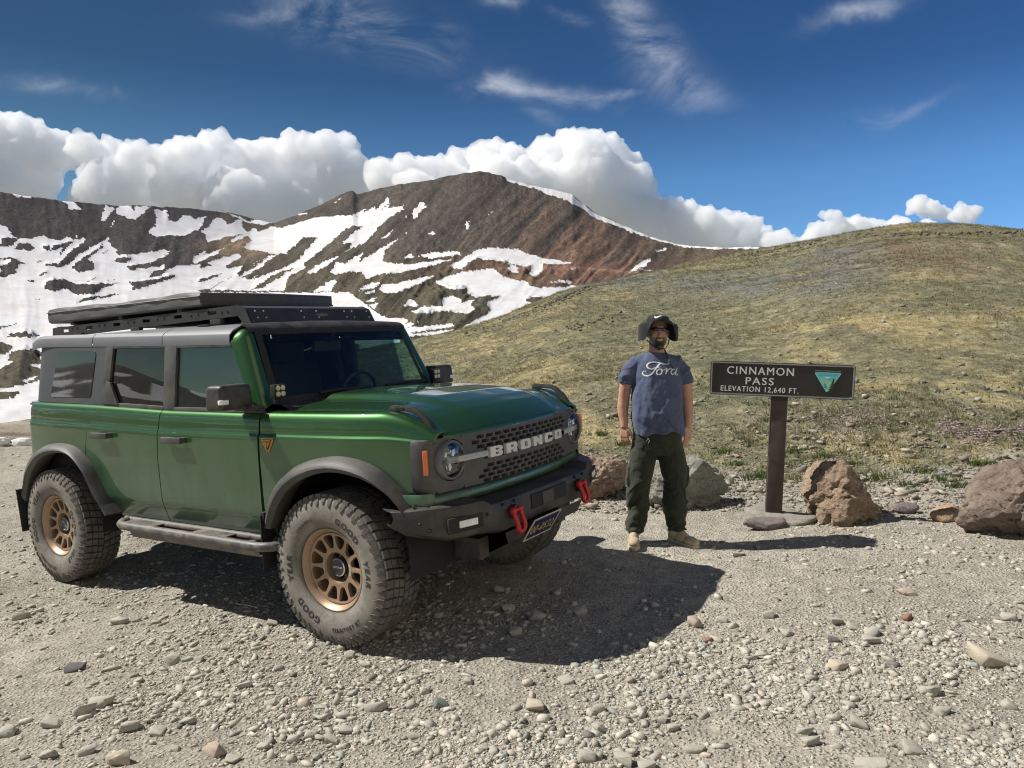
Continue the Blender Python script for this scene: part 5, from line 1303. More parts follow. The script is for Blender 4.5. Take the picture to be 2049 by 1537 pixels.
def rock_mesh(name, dims, planes, seed, mat, sub=5, rough=.05, extra=9, lim_=(.62, .82)):
    T, F = ico(sub); r = np.full(len(T), 1.12); rg = np.random.default_rng(seed+100)
    for (n, d) in list(planes) + [(rg.normal(size=3), rg.uniform(*lim_)) for _ in range(extra)] + [(rg.normal(size=3), rg.uniform(.86, 1.0)) for _ in range(26)]:
        n = np.array(n, float); n /= np.linalg.norm(n); q = T @ n; lim = np.where(q > .05, d/np.maximum(q, .05), 9); r = np.minimum(r, lim)
    if sub >= 5:      # chipped facets
        K = 70; pk = rg.normal(size=(K, 3)); pk /= np.linalg.norm(pk, axis=1)[:, None]; nk = pk + rg.normal(size=(K, 3))*.20; nk /= np.linalg.norm(nk, axis=1)[:, None]
        Tw = T + .22*np.stack([vnoise(T[:, 0]*5, T[:, 1]*5, T[:, 2]*5, seed+60+i) for i in range(3)], -1); Tw /= np.linalg.norm(Tw, axis=1)[:, None]
        w_ = (Tw @ pk.T).argmax(1); rk = (pk[w_]*nk[w_]).sum(1)/np.maximum(.5, (T*nk[w_]).sum(1)); r = r*np.clip(rk, .86, 1.08)
    P = T*r[:, None]; s = seed*13.7
    P = P + T*(fbm(P[:, 0]*1.6+s, P[:, 1]*1.6, P[:, 2]*1.6, 3, seed)*rough*1.6 + fbm(P[:, 0]*6+s, P[:, 1]*6, P[:, 2]*6, 5, seed+3, .7)*rough*1.7)[:, None]
    # ledges where the rock has split
    P = P + T*(sstep(.10, .02, np.abs(vnoise(P[:, 0]*2.1+s, P[:, 1]*2.1, P[:, 2]*4.5, seed+9)))*-rough*.9)[:, None]
    return fast_mesh(name, P*np.array(dims)*.5, F, mat, True)
M_R1 = rock_material('pink_granite', (.24,.165,.125), (.36,.275,.21), (.44,.36,.28), 7)
M_R2 = rock_material('grey_green_stone', (.185,.19,.16), (.27,.275,.235), (.33,.325,.27), 6)
M_R3 = rock_material('brown_sandstone', (.21,.145,.10), (.32,.24,.17), (.40,.315,.24), 6)
M_R4 = rock_material('purple_brown_stone', (.15,.115,.095), (.22,.17,.138), (.27,.22,.18), 5)
M_R5 = rock_material('orange_stone', (.50,.25,.11), (.45,.33,.22), (.38,.34,.28), 9)
M_R6 = rock_material('purple_grey_slab_stone', (.17,.14,.14), (.23,.195,.19), (.28,.25,.24), 8)
M_R7 = rock_material('pale_gravel_stone', (.27,.25,.21), (.36,.335,.285), (.43,.40,.345), 12)
def put_rock(name, u0, u1, vt, vb, depth_ratio, planes, seed, mat, label, cat='boulder', rz=0, group=None, sink=.16, rough=.05, sub=5, extra=9, lim_=(.62, .82)):
    b = on_ground((u0+u1)/2, vb); yb = b[1]; w = (u1-u0)/FPX*yb; hgt = (vb-vt)/FPX*yb
    D = w*depth_ratio; H = hgt/(1-sink); me = rock_mesh(name, (w*1.02, D, H*2 if False else H*1.02), planes, seed, mat, sub, rough, extra, lim_)
    o = link(name, me); o.location = (b[0] + ((u0+u1)/2-PW/2)/FPX*D*.35, b[1]+D*.38, b[2] - H*sink + H*.5); o.rotation_euler = (0, 0, R_(rz))
    return tag(o, label, cat, group)
G_B = 'boulders lining the edge of the lot'
put_rock('boulder', 1118, 1262, 910, 1000, .8, [((0,0,1),.76),((.35,-.9,.25),.72),((-.5,-.8,.1),.78),((1,.1,.15),.88),((.3,-.3,.9),.86),((0,-1,-.2),.80)], 3, M_R1, 'rough pinkish tan boulder between the front bumper and the standing man', group=G_B, rough=.06, sub=6)
put_rock('boulder', 1282, 1458, 916, 1022, .75, [((-.40,-.60,.70),.70),((-.75,-.65,.1),.72),((.55,-.83,.02),.58),((1,0,.1),.86),((.72,-.1,.68),.80),((0,0,1),.88)], 8, M_R2, 'grey green rounded boulder standing directly behind the man', group=G_B, rough=.04, extra=6, lim_=(.80, .92), sub=6)
put_rock('boulder', 1600, 1766, 924, 1056, 1.05, [((-.62,-.72,.12),.62),((.25,-.90,.30),.66),((.86,-.10,.50),.52),((-.85,.1,.30),.74),((0,0,1),.90),((.95,-.4,-.1),.86),((-.1,.2,.97),.86)], 15, M_R3, 'brown wedge-shaped boulder beside the foot of the sign post', group=G_B, rough=.05, sub=6)
put_rock('boulder', 1930, 2170, 930, 1088, .75, [((-.15,-.96,.20),.62),((-.75,-.25,.60),.58),((-.1,-.3,.95),.74),((-.85,-.5,-.1),.72),((-.4,-.55,-.75),.58),((.2,-.9,-.4),.66)], 23, M_R4, 'large purple brown boulder cut off by the right edge of the photo', group=G_B, rough=.04, extra=6, lim_=(.74, .88), sub=6)
put_rock('rock', 1866, 1928, 1010, 1046, .8, [((-.4,-.8,.4),.7),((.6,-.7,.1),.65),((0,0,1),.8)], 31, M_R5, 'small rock with bright orange face left of the big purple brown boulder', 'rock', rough=.06, sub=4)
put_rock('rock', 1486, 1572, 1031, 1063, .6, [((0,-.5,.9),.45),((0,0,1),.42),((.2,-1,.1),.8)], 37, M_R6, 'flat purple grey slab of rock lying in front of the sign post', 'rock', rough=.04, sub=4)
put_rock('rock', 1942, 1982, 1036, 1064, .9, [((-.3,-.8,.4),.75),((0,0,1),.85)], 41, M_R2, 'small dark grey stone wedged under the big purple brown boulder', 'rock', rough=.05, sub=3)
put_rock('rock', 1453, 1472, 952, 968, 1, [((-.2,-1,.2),.6),((1,-.3,.1),.6),((0,0,1),.62)], 43, M_R2, 'small squarish grey stone right of the grey green boulder', 'rock', rough=.02, sub=3)
put_rock('rock', 1784, 1836, 1006, 1030, .8, [((0,-.6,.8),.6),((0,0,1),.7)], 47, M_R6, 'small purple grey stone lying behind the brown wedge-shaped boulder', 'rock', rough=.05, sub=3)

# ------------------------------------------------------------------ the pass sign
pb = at(1549, 1025, 6.28)          # the post stands on a low mound
sign = empty('pass_sign', tuple(pb)); sign.scale = (.946,)*3; sign.rotation_euler = (0, R_(1.65), R_(-13))
tag(sign, 'brown elevation sign with white lettering on a single dark post', 'sign')
M_POST = dusty('weathered_brown_post', (.050, .034, .030), .55, amount=.25, scale=6)
M_PANEL = simple('brown_sign_panel', (.026, .019, .017), .45, var=.06)
M_SFR = simple('grey_sign_frame', (.30, .30, .32), .4); M_SBK = simple('black_sign_edge', (.012, .012, .013), .5)
M_WHT = simple('white_sign_lettering', (.82, .82, .80), .5, var=.02)
m = MB(); m.box((0, .06, .48), (.138, .095, 1.10)); po = m.build('post', M_POST, sign, bevel=.008)
m = MB(); m.box((0, .06, 1.12), (.139, .096, .26)); m.build('post_cap_section', M_SBK, po, bevel=.004)
SMW = Matrix.Translation(Vector(pb)) @ sign.rotation_euler.to_matrix().to_4x4() @ Matrix.Scale(.946, 4)
def sloc(u, v):
    """point of the sign's face (local x, z) seen at a photo pixel"""
    inv = SMW.inverted(); o = inv @ Vector(CAMP); dd = inv.to_3x3() @ Vector(wray(u, v)); k = (-.014-o.y)/dd.y; p = o+dd*k; return p.x, p.z
_c = [sloc(1421.5, 721.5), sloc(1712, 731.5), sloc(1709.5, 802.5), sloc(1421, 787)]
xl = (_c[0][0]+_c[3][0])/2; xr = (_c[1][0]+_c[2][0])/2; zt = (_c[0][1]+_c[1][1])/2; hgt = zt-(_c[2][1]+_c[3][1])/2; print('sign', _c)
cx = (xl+xr)/2; cz = zt-hgt/2; hw_ = (xr-xl)/2; hh_ = hgt/2
def rrect(a, b, r, n=5):
    P = []
    for sx, sy, a0 in ((1,-1,-90),(1,1,0),(-1,1,90),(-1,-1,180)):
        for k in range(n+1): t = R_(a0+90*k/n); P.append((cx+sx*(a-r)+r*math.cos(t), cz+sy*(b-r)+r*math.sin(t)))
    return P
def s3(x, z, d): return (x, -d, z)
m = MB(); poly_fill([rrect(hw_, hh_, .022)], [], s3, -.010, .012, m); pa = m.build('panel', M_SBK, sign, smooth=20)
m = MB(); poly_fill([rrect(hw_-.006, hh_-.006, .02)], [rrect(hw_-.017, hh_-.017, .014)], s3, .010, .019, m); m.build('frame', M_SFR, pa, smooth=20)
m = MB(); poly_fill([rrect(hw_-.016, hh_-.016, .014)], [], s3, .010, .014, m); m.build('sign_face', M_PANEL, pa, smooth=20)
for x, z in ((xl+.015, zt-.015), (xr-.015, zt-.015), (xl+.015, zt-hgt+.015), (xr-.03, zt-hgt+.016)):
    m = MB(); m.lathe([(-.020, .0075), (-.024, .006), (-.025, 0)], 12, 'y', (x, 0, z)); m.build('sign_bolt', M_SFR, pa)
def sign_text(body, x0, x1, ztop, zbot, off, mat=M_WHT, depth=.0165, name='sign_lettering'):
    V, F = text_mesh(body, 1.0, 0, 1.2); V0 = V.copy()
    w = V[:, 0].max()-V[:, 0].min(); hcap = .729
    sx = (x1-x0)/w; sz = (ztop-zbot)/hcap
    V, F = text_mesh(body, 1.0, off/sz, 1.2); w = V[:, 0].max()-V[:, 0].min(); sx = (x1-x0)/w
    P = [(x0+(v[0]-V[:, 0].min())*sx, -depth, zbot+v[1]*sz) for v in V]
    if name != 'sign_lettering': m = MB(); m.add(P, F); o = m.build(name, mat, pa, smooth=0); o['kind'] = 'stuff'; return o
    par = list(range(len(P)))        # each letter becomes a part of its own
    def find(a):
        while par[a] != a: par[a] = par[par[a]]; a = par[a]
        return a
    key_ = {}
    for i, p in enumerate(P):
        k = tuple(round(q, 6) for q in p)
        if k in key_: par[find(i)] = find(key_[k])
        else: key_[k] = i
    for f in F:
        for i in f[1:]: par[find(i)] = find(f[0])
    groups = {}
    for f in F: groups.setdefault(find(f[0]), []).append(f)
    for fs in groups.values():
        us = sorted({i for f in fs for i in f}); rm = {a: b for b, a in enumerate(us)}; m = MB()
        for dx, dz, dy in ((0, 0, 0), (.0016, .0006, .0004), (-.0016, -.0006, .0008)): m.add([(P[i][0]+dx, P[i][1]-dy, P[i][2]+dz) for i in us], [tuple(rm[i] for i in f) for f in fs])
        m.build('letter', mat, pa, smooth=0)
st = lambda body, u0, u1, va, vb, off: sign_text(body, sloc(u0, va)[0], sloc(u1, va)[0], sloc((u0+u1)/2, va)[1], sloc((u0+u1)/2, vb)[1], off)
st('CINNAMON', 1455.5, 1589, 734, 750, .0)
st('PASS', 1492.5, 1548.5, 755, 770, .0)
st('ELEVATION 12,640 FT.', 1442.5, 1598, 773.5, 784.5, .0)
M_LG = [simple('emblem_'+n, c, .5, var=.03) for n, c in (('dark_green', (.010, .055, .035)), ('sky_blue', (.16, .62, .72)), ('pale_hills', (.30, .62, .40)), ('river_blue', (.05, .35, .62)), ('meadow', (.42, .70, .38)), ('pale_edge', (.45, .80, .70)))]
lx, lz = sloc(1656, 762.5)
def tri(s, r, dz=0):
    P = []; pts = [(-.128*s, .082*s+dz), (.128*s, .082*s+dz), (0, -.122*s+dz)]
    for i in range(3):
        p0, p1, p2 = Vector(pts[i-1]), Vector(pts[i]), Vector(pts[(i+1) % 3])
        a = p1 + (p0-p1).normalized()*r*1.7; b = p1 + (p2-p1).normalized()*r*1.7
        for k in range(6): t = k/5; q = a*(1-t)**2 + p1*2*t*(1-t) + b*t*t; P.append((lx+q.x, lz+q.y))
    return P[::-1]
def emb(poly, d, mat, name, holes=[]):
    m = MB(); poly_fill([poly], holes, s3, d-.001, d, m); return m.build(name, mat, pa, smooth=0)
def clip_tri(poly):   # keep a patch inside the emblem triangle
    T = tri(.86, .012); out = []
    c = Vector((lx, lz))
    for (x, z) in poly:
        hwz = .128*.86*max(0, min(1, (z-(lz-.122*.86))/(.204*.86))) - .004; out.append((lx+max(-hwz, min(hwz, x-lx)), z))
    return out
emb(tri(1.0, .016, .006), .0152, M_LG[0], 'emblem'); emb(tri(.88, .014), .0160, M_LG[5], 'emblem_edge'); emb(tri(.845, .013), .0166, M_LG[1], 'emblem_sky')
emb(clip_tri([(lx-.09, lz+.008), (lx-.03, lz+.012), (lx+.02, lz+.004), (lx+.09, lz+.010), (lx+.07, lz-.03), (lx+.0, lz-.098), (lx-.0, lz-.098), (lx-.07, lz-.03)]), .0172, M_LG[2], 'emblem_hills')
emb(clip_tri([(lx-.03, lz-.018), (lx+.0, lz-.014), (lx+.06, lz-.012), (lx+.05, lz-.045), (lx+.006, lz-.096), (lx-.004, lz-.096), (lx-.012, lz-.07)]), .0178, M_LG[4], 'emblem_meadow')
emb(clip_tri([(lx-.026, lz-.020), (lx-.014, lz-.020), (lx-.008, lz-.036), (lx-.001, lz-.052), (lx-.012, lz-.066), (lx-.028, lz-.064), (lx-.030, lz-.045)]), .0184, M_LG[3], 'emblem_river')
emb([(lx-.024, lz+.033), (lx+.022, lz+.033), (lx+.012, lz+.026), (lx+.002, lz+.026), (lx-.002, lz+.014), (lx-.007, lz+.026), (lx-.018, lz+.026)], .0184, M_WHT, 'emblem_peak')
tree = [(lx+.050, lz+.036)]; 
for k in range(7):
    w = .006+.0042*k; z = lz+.024-.019*k; tree += [(lx+.050-.0035*k+w*.62, z-.006), (lx+.050-.003*k+.004, z-.004)]
tree += [(lx+.020, lz-.092), (lx+.012, lz-.092)]
for k in range(6, -1, -1):
    w = .007+.0052*k; z = lz+.024-.019*k; tree += [(lx+.050-.003*k-.004, z-.004), (lx+.050-.0035*k-w, z-.008)]
emb(tree, .0192, M_LG[0], 'emblem_tree')
sign_text('NATIONAL SYSTEM OF PUBLIC LANDS', lx-.105, lx+.105, lz+.091, lz+.083, .0, depth=.0158, name='emblem_lettering')
sign_text('U.S. DEPARTMENT OF THE INTERIOR', lx-.090, lx+.090, lz+.064, lz+.056, .0, M_LG[0], .0175, 'emblem_lettering')
sign_text('BUREAU OF LAND MANAGEMENT', lx-.078, lx+.078, lz+.051, lz+.043, .0, M_LG[0], .0175, 'emblem_lettering')
# concrete footing of the post, half buried
me = rock_mesh('sign_footing', (.86, .62, .36), [((0,0,1),.50),((0,-.6,.8),.62),((0,-1,.3),.85)], 51, M_R7, 4, .06); ft = link('footing', me, sign); ft.location = (.07, .10, -.095)

# ------------------------------------------------------------------ gravel
def pebble_templates(n, sub, rough, rng):
    T, F = ico(sub); out = []
    for k in range(n):
        P = T.copy(); r = np.ones(len(T))
        for _ in range(rng.integers(4, 8)):
            nn = rng.normal(size=3); nn /= np.linalg.norm(nn); d = rng.uniform(.45, .85); q = T @ nn; r = np.minimum(r, np.where(q > .05, d/np.maximum(q, .05), 9))
        P = P*r[:, None]*(1+rng.uniform(-rough, rough, len(T)))[:, None]; out.append(P)
    return out, F
def scatter(pos, size, templates, F, rng, flat=(.45, .9), col=None, tilt=.35, sink=.25):
    n = len(pos); K = len(templates); nv = len(templates[0]); kind = rng.integers(0, K, n); T = np.array(templates)[kind]
    sx = rng.uniform(.65, 1.45, n); sz = rng.uniform(*flat, n); T = T*np.stack([sx, 1/sx*.9, sz], -1)[:, None, :]
    a = rng.uniform(0, 2*np.pi, n); tx = rng.normal(0, tilt, n); ca, sa = np.cos(a)[:, None], np.sin(a)[:, None]; ct, st = np.cos(tx)[:, None], np.sin(tx)[:, None]
    y = T[..., 1]*ct - T[..., 2]*st; z = T[..., 1]*st + T[..., 2]*ct; x = T[..., 0]*ca - y*sa; y = T[..., 0]*sa + y*ca
    P = np.stack([x, y, z], -1)*(size*.5)[:, None, None]; P = P + pos[:, None, :]; P[..., 2] += (size*sz*(.5-sink))[:, None]
    FF = ((F[kind] if F.ndim == 3 else F[None]) + (np.arange(n)*nv)[:, None, None]).reshape(-1, 3); CC = np.repeat(col, nv, 0) if col is not None else None
    return P.reshape(-1, 3), FF, CC
def stone_mat(name):
    t = NT(name); c = t.attr('Col'); co = t.coord(); n = t.noise(co, 70, 4, .65); m = t.n('Mix', data_type='RGBA', blend_type='MULTIPLY'); m.inputs[0].default_value = 1; t.l(c, m.inputs[6]); t.l(t.ramp(n, [(.25, .72), (.75, 1.25)]), m.inputs[7])
    t.bsdf(m.outputs[2], .9, 0, t.bump(n, .5, .004), Specular_IOR_Level=.25); return t.m
M_STONES = stone_mat('loose_gravel_stone')
def stone_cols(n, rng):
    base = np.array([[.44,.412,.348],[.50,.472,.40],[.385,.355,.295],[.42,.40,.345],[.35,.335,.295],[.44,.38,.31],[.365,.375,.33],[.18,.165,.145]])
    return base[rng.choice(8, n, p=[.26,.22,.16,.13,.09,.06,.05,.03])]*rng.uniform(.82, 1.14, (n, 1))
rng = np.random.default_rng(11)
def ground_samples(n, u0, u1, v0, v1, rng, bias=1.0):
    u = rng.uniform(u0, u1, n); v = v0+(v1-v0)*rng.uniform(0, 1, n)**bias
    D = FWD + RTV*((u-PW/2)/FPX)[:, None] - UPV*((v-PH/2)/FPX)[:, None]
    k = ((GP0-CAMP) @ NRM)/(D @ NRM); P = CAMP + k[:, None]*D; ok = (k > 0) & (P[:, 1] < 26); P = P[ok]
    P[:, 2] = terrain_z(P[:, 0], P[:, 1]); return P
P = ground_samples(310000, -160, 2210, 880, 1640, rng, .95)
clus = fbm(P[:, 0]*1.1, P[:, 1]*1.1, 4, 3, 401) + .6*fbm(P[:, 0]*.35, P[:, 1]*.35, 4, 2, 405); keep = (rng.uniform(size=len(P)) < np.clip(.50+1.6*clus, .08, 1)) & (rng.uniform(size=len(P)) > .75*veg_at(P[:, 0], P[:, 1])); P = P[keep]
dist = np.hypot(P[:, 0], P[:, 1]); size = np.maximum(.0046*(rng.pareto(2.1, len(P))+1), dist*.0010); size = np.where(size > .06, rng.uniform(.012, .06, len(P)), size)
bm = bmesh.new(); bmesh.ops.create_icosphere(bm, subdivisions=1, radius=1); F0 = np.array([[v.index for v in f.verts] for f in bm.faces]); TT = np.array([v.co[:] for v in bm.verts]); bm.free()
def hull_templates(n, k, rng, squash=(1.15, .92, .78)):
    """k broken-stone bodies, each the hull of n points of a split block"""
    Vs = []; Fs_ = []; cube = np.array([(x, y, z) for x in (-1, 1) for y in (-1, 1) for z in (-1, 1)], float)*.62; tet = np.array([(1,0,-.5),(-1,.1,-.5),(.1,1,-.4),(0,-1,-.5),(.4,.3,.7),(-.4,-.3,.6)], float)
    while len(Vs) < k:
        if n <= 6: p = tet[:n] + rng.uniform(-.42, .42, (n, 3))
        else: p = np.concatenate([cube + rng.uniform(-.34, .34, (8, 3)), rng.normal(size=(max(0, n-8), 3))*.0 + [q/np.linalg.norm(q)*rng.uniform(.85, 1.08) for q in rng.normal(size=(max(1, n-8), 3))][:max(0, n-8)] if n > 8 else np.zeros((0, 3))]) if n >= 8 else None
        bm = bmesh.new(); vs = [bm.verts.new(q) for q in p]; bmesh.ops.convex_hull(bm, input=bm.verts); bm.verts.ensure_lookup_table()
        bmesh.ops.triangulate(bm, faces=bm.faces); f = [[v.index for v in q.verts] for q in bm.faces]; wired = all(v.link_faces for v in bm.verts)
        if wired and len(bm.verts) == n and len(f) == 2*n-4: Vs.append(p*np.array(squash)); Fs_.append(f)
        bm.free()
    return Vs, np.array(Fs_)
def shard_templates(T, n, rng, jit=.16): return hull_templates(9, n, rng)
px_ = size/dist*FPX*.5; s0 = px_ < 2.4; s2 = px_ > 6; s1 = ~s0 & ~s2
parts = []
for sel, (n_, k_), fl2 in ((s0, (6, 60), (.5, 1.)), (s1, (8, 110), (.40, .9)), (s2, (10, 110), (.35, .8))):
    T_, Fc_ = hull_templates(n_, k_, rng); parts.append(scatter(P[sel], size[sel]*1.1, T_, Fc_, rng, fl2, stone_cols(sel.sum(), rng), .3, .40))
o_ = 0; Fs = []
for V, F, C in parts: Fs.append(F+o_); o_ += len(V)
tag(link('gravel', fast_mesh('gravel', np.concatenate([p[0] for p in parts]), np.concatenate(Fs), M_STONES, False, np.concatenate([p[2] for p in parts]))), kind='stuff')
print('gravel', s0.sum(), s1.sum(), s2.sum(), sum(len(f) for f in Fs))
# bigger loose stones, one by one
CG = (0, 1150, .49976); CH = (1024, 1050, .50024); CS = (500, 900, .3514)
STN = [(CG,210,585,62,0),(CG,330,540,74,0),(CG,405,505,82,0),(CG,755,578,58,0),(CG,855,690,96,3),(CG,470,730,84,4),(CG,1505,520,84,0),(CG,1385,618,52,0),(CG,625,620,60,0),(CG,520,600,72,0),(CG,980,432,62,0),(CG,1085,512,50,0),(CG,1250,632,64,0),(CG,1180,652,56,0),(CG,1050,682,52,0),(CG,300,366,64,2),(CG,690,336,60,0),(CG,800,336,42,0),(CG,1770,512,62,5),(CG,1870,420,52,0),(CG,1330,655,56,0),(CG,930,732,60,0),(CG,350,702,54,0),(CG,195,716,52,0),(CG,30,622,66,0),(CG,700,690,42,0),(CG,85,162,50,0),(CG,480,180,50,0),(CG,550,420,34,0),(CG,640,470,36,0),(CG,1095,190,48,0),(CG,1400,320,44,0),(CG,1705,460,50,0),(CG,880,480,44,0),(CG,1930,690,46,0),(CG,1660,640,44,0),
(CH,735,386,64,1),(CH,1030,356,54,0),(CH,1290,457,42,2),(CH,1300,552,84,4),(CH,1905,527,104,4),(CH,1670,657,72,0),(CH,345,736,54,0),(CH,95,716,76,4),(CH,300,916,86,0),(CH,445,926,88,0),(CH,735,886,74,0),(CH,1195,858,64,0),(CH,1600,892,76,0),(CH,1575,366,42,6),(CH,1300,380,62,0),(CH,1365,402,52,0),(CH,1105,427,52,0),(CH,785,457,42,6),(CH,600,577,40,0),(CH,1440,962,104,0),(CH,350,806,62,0),(CH,605,776,46,0),(CH,1725,737,62,0),(CH,1990,717,64,0),(CH,1390,787,62,0),(CH,1170,817,62,0),(CH,1440,425,58,0),(CH,1435,455,60,0),(CH,840,372,54,0),(CH,1580,265,54,3),(CH,910,115,44,2),(CH,540,955,70,0),(CH,215,620,56,0),(CH,640,805,50,0),(CH,930,560,46,0),(CH,1990,365,52,0),
(CS,1640,942,108,0),(CS,1520,1026,84,0),(CS,1880,916,84,0),(CS,1470,897,74,0),(CS,1310,976,54,0),(CS,1080,936,62,0),(CS,1000,1042,72,0),(CS,900,997,54,0),(CS,1420,790,60,0),(CS,1750,800,56,0)]
SC_ = {0:(.455,.43,.365),1:(.46,.37,.30),2:(.13,.12,.115),3:(.46,.37,.295),4:(.53,.465,.36),5:(.22,.26,.22),6:(.30,.17,.13)}
SL = {0:'pale grey loose stone, one of the larger pieces on the gravel',4:'tan loose stone, warmer than the pale gravel around it',2:'small dark stone lying on the pale gravel',3:'pinkish triangular stone lying on the gravel',6:'small reddish brown stone lying on the sunlit gravel'}
UNI = {4:'pinkish triangular stone at the bottom edge left of centre',5:'rounded tan stone at the bottom edge left of the pinkish triangular stone',18:'dark greenish stone on the gravel below the front tyre',36:'pink rounded stone at the lower edge of the car shadow',39:'pale tan lumpy stone alone on the open gravel right of centre',40:'largest tan stone on the open gravel near the right edge',43:'tan stone in the gravel below the middle of the car shadow',15:'dark flat stone on the gravel at lower left',65:'pinkish stone on the gravel beyond the largest tan stone'}
RM = {k: simple('stone_colour', c, .9, var=.2, scale=24, bump=.6, bdist=.006) for k, c in SC_.items()}
def worn_block(rng):
    (p,), (f,) = hull_templates(int(rng.choice([8, 9, 10])), 1, rng, (1.05, .95, .95)); bm = bmesh.new(); vs = [bm.verts.new(q) for q in p]
    for q in f: bm.faces.new([vs[i] for i in q])
    bmesh.ops.recalc_face_normals(bm, faces=bm.faces); bmesh.ops.dissolve_limit(bm, angle_limit=R_(14), verts=bm.verts, edges=bm.edges); bmesh.ops.bevel(bm, geom=list(bm.edges), offset=.07, segments=1, profile=.5, affect='EDGES', clamp_overlap=True)
    bmesh.ops.triangulate(bm, faces=bm.faces); bmesh.ops.subdivide_edges(bm, edges=[e for e in bm.edges if e.calc_length() > .35], cuts=1); bmesh.ops.triangulate(bm, faces=bm.faces)
    for v in bm.verts: v.co += Vector(rng.normal(size=3))*.018
    bm.verts.index_update(); r = np.array([v.co[:] for v in bm.verts]), np.array([[v.index for v in q.verts] for q in bm.faces]); bm.free(); return r
_wb = [worn_block(rng) for _ in range(20)]; big_t = [q[0] for q in _wb]; big_f = [q[1] for q in _wb]
smesh = {}
for i, ((ox, oy, sc), cx_, cy_, w_, k) in enumerate(STN):
    g = on_ground(ox+cx_*sc, oy+cy_*sc+w_*sc*.25); wm = w_*sc/FPX*np.hypot(g[0], g[1])*1.02; key = (i % 20, k)
    if key not in smesh: smesh[key] = fast_mesh('stone', big_t[i % 20]*.55, big_f[i % 20], RM[k], False)
    o = link('stone', smesh[key]); hz = rng.uniform(.5, .75); o.location = (g[0], g[1], g[2]+wm*hz*.22); o.scale = (wm*1.05, wm*rng.uniform(.7, 1.0), wm*hz); o.rotation_euler = (rng.normal(0, .15), rng.normal(0, .15), rng.uniform(-.5, .5) + (math.pi if i % 2 else 0))
    pu_, pv_ = ox+cx_*sc, oy+cy_*sc
    where = 'in the shadow of the car' if oy == 900 else ('on the gravel in the lower left corner' if pu_ < 330 and pv_ > 1380 else 'on the gravel left of and below the front tyre' if pu_ < 560 else 'on the gravel below the front tyre' if pu_ < 1000 else 'on the gravel below the tip of the car shadow' if pu_ < 1420 and pv_ < 1420 else 'on the gravel at the bottom edge right of the middle' if pu_ < 1500 else 'on the gravel in the lower right corner' if pv_ > 1330 else 'on the open gravel in front of the sign')
    kind_ = {0: 'pale grey angular stone lying ', 1: 'pink stone lying ', 2: 'small dark stone lying ', 3: 'pinkish stone lying ', 4: 'tan stone lying ', 5: 'dark greenish stone lying ', 6: 'small reddish brown stone lying '}[k]
    tag(o, UNI.get(i, kind_ + where), 'stone', 'larger loose stones on the gravel')

# ------------------------------------------------------------------ stones and plants of the hillside
def hill_samples(n, u0, u1, v0, v1, rng):
    d = np.exp(rng.uniform(math.log(7.0), math.log(100), n)); a = rng.uniform(math.atan((u0-1024)/FPX), math.atan((u1-1024)/FPX), n)
    X, Y = d*np.sin(a), d*np.cos(a); D = smooth_tab(a, _a, _D); ok = (d < D*1.04); X, Y = X[ok], Y[ok]; return np.stack([X, Y, terrain_z(X, Y)], -1)
rng = np.random.default_rng(23)
P = hill_samples(76000, 640, 2300, 0, 0, rng); dist = np.hypot(P[:, 0], P[:, 1]); v_ = veg_at(P[:, 0], P[:, 1])
pp = pix(P); def_ = np.clip(.16 + .75*np.exp(-((pp[:, 0]-1750)/400)**2-((pp[:, 1]-865)/75)**2) + .4*np.exp(-((pp[:, 0]-1215)/80)**2-((pp[:, 1]-810)/50)**2) + .5*np.exp(-((pp[:, 0]-1840)/160)**2-((pp[:, 1]-510)/35)**2) + .45*np.exp(-((pp[:, 0]-1520)/220)**2-((pp[:, 1]-570)/30)**2) + .6*(1-v_) + .35*np.exp(-((pp[:, 1]-950)/40)**2), 0, 1)
keep = rng.uniform(size=len(P)) < def_; P = P[keep]; dist = dist[keep]; pp = pp[keep]; size = np.maximum(.019*(rng.pareto(2.6, len(P))+1), dist*.0014); size = np.minimum(size, .12+0*dist)
hc = np.array([[.35,.315,.255],[.39,.36,.305],[.27,.225,.18],[.32,.26,.205],[.25,.25,.23]])[rng.integers(0, 5, len(P))]*rng.uniform(.7, 1.15, (len(P), 1))
ru = (np.exp(-((pp[:, 0]-1850)/170)**2-((pp[:, 1]-508)/38)**2) > rng.uniform(.1, .8, len(P)))[:, None]; hc = np.where(ru, np.array([.20,.115,.08])*rng.uniform(.7, 1.3, (len(P), 1)), hc)
gy = (np.exp(-((pp[:, 0]-1500)/240)**2-((pp[:, 1]-572)/34)**2) > rng.uniform(.1, .8, len(P)))[:, None]; hc = np.where(gy, np.array([.235,.235,.215])*rng.uniform(.7, 1.3, (len(P), 1)), hc)
ex = []; es_ = []
for (u0, v0, u1, v1, n_, sp_) in ((1078,612,1178,571,150,5),(1105,662,1250,622,60,7),(1480,512,1640,478,70,3),(1700,468,2040,462,90,4),(930,668,1060,622,40,4)):
    for _ in range(n_):
        q = rng.uniform(); g = on_ground(u0+(u1-u0)*q+rng.normal()*6, v0+(v1-v0)*q+abs(rng.normal())*sp_+1.5)
        if np.hypot(g[0], g[1]) < 120: ex.append(g); es_.append(np.hypot(g[0], g[1])/FPX*rng.uniform(2.5, 8))
P = np.concatenate([P, np.array(ex)]); size = np.concatenate([size, es_]); hc = np.concatenate([hc, np.array([.13,.115,.10])*rng.uniform(.6, 1.8, (len(ex), 1))])
V, F, C = scatter(P, size, *shard_templates(TT, 40, rng), rng, (.4, .9), hc)
tag(link('scattered_stones', fast_mesh('scattered_stones', V, F, M_STONES, False, C)), kind='stuff'); print('hill stones', len(P))
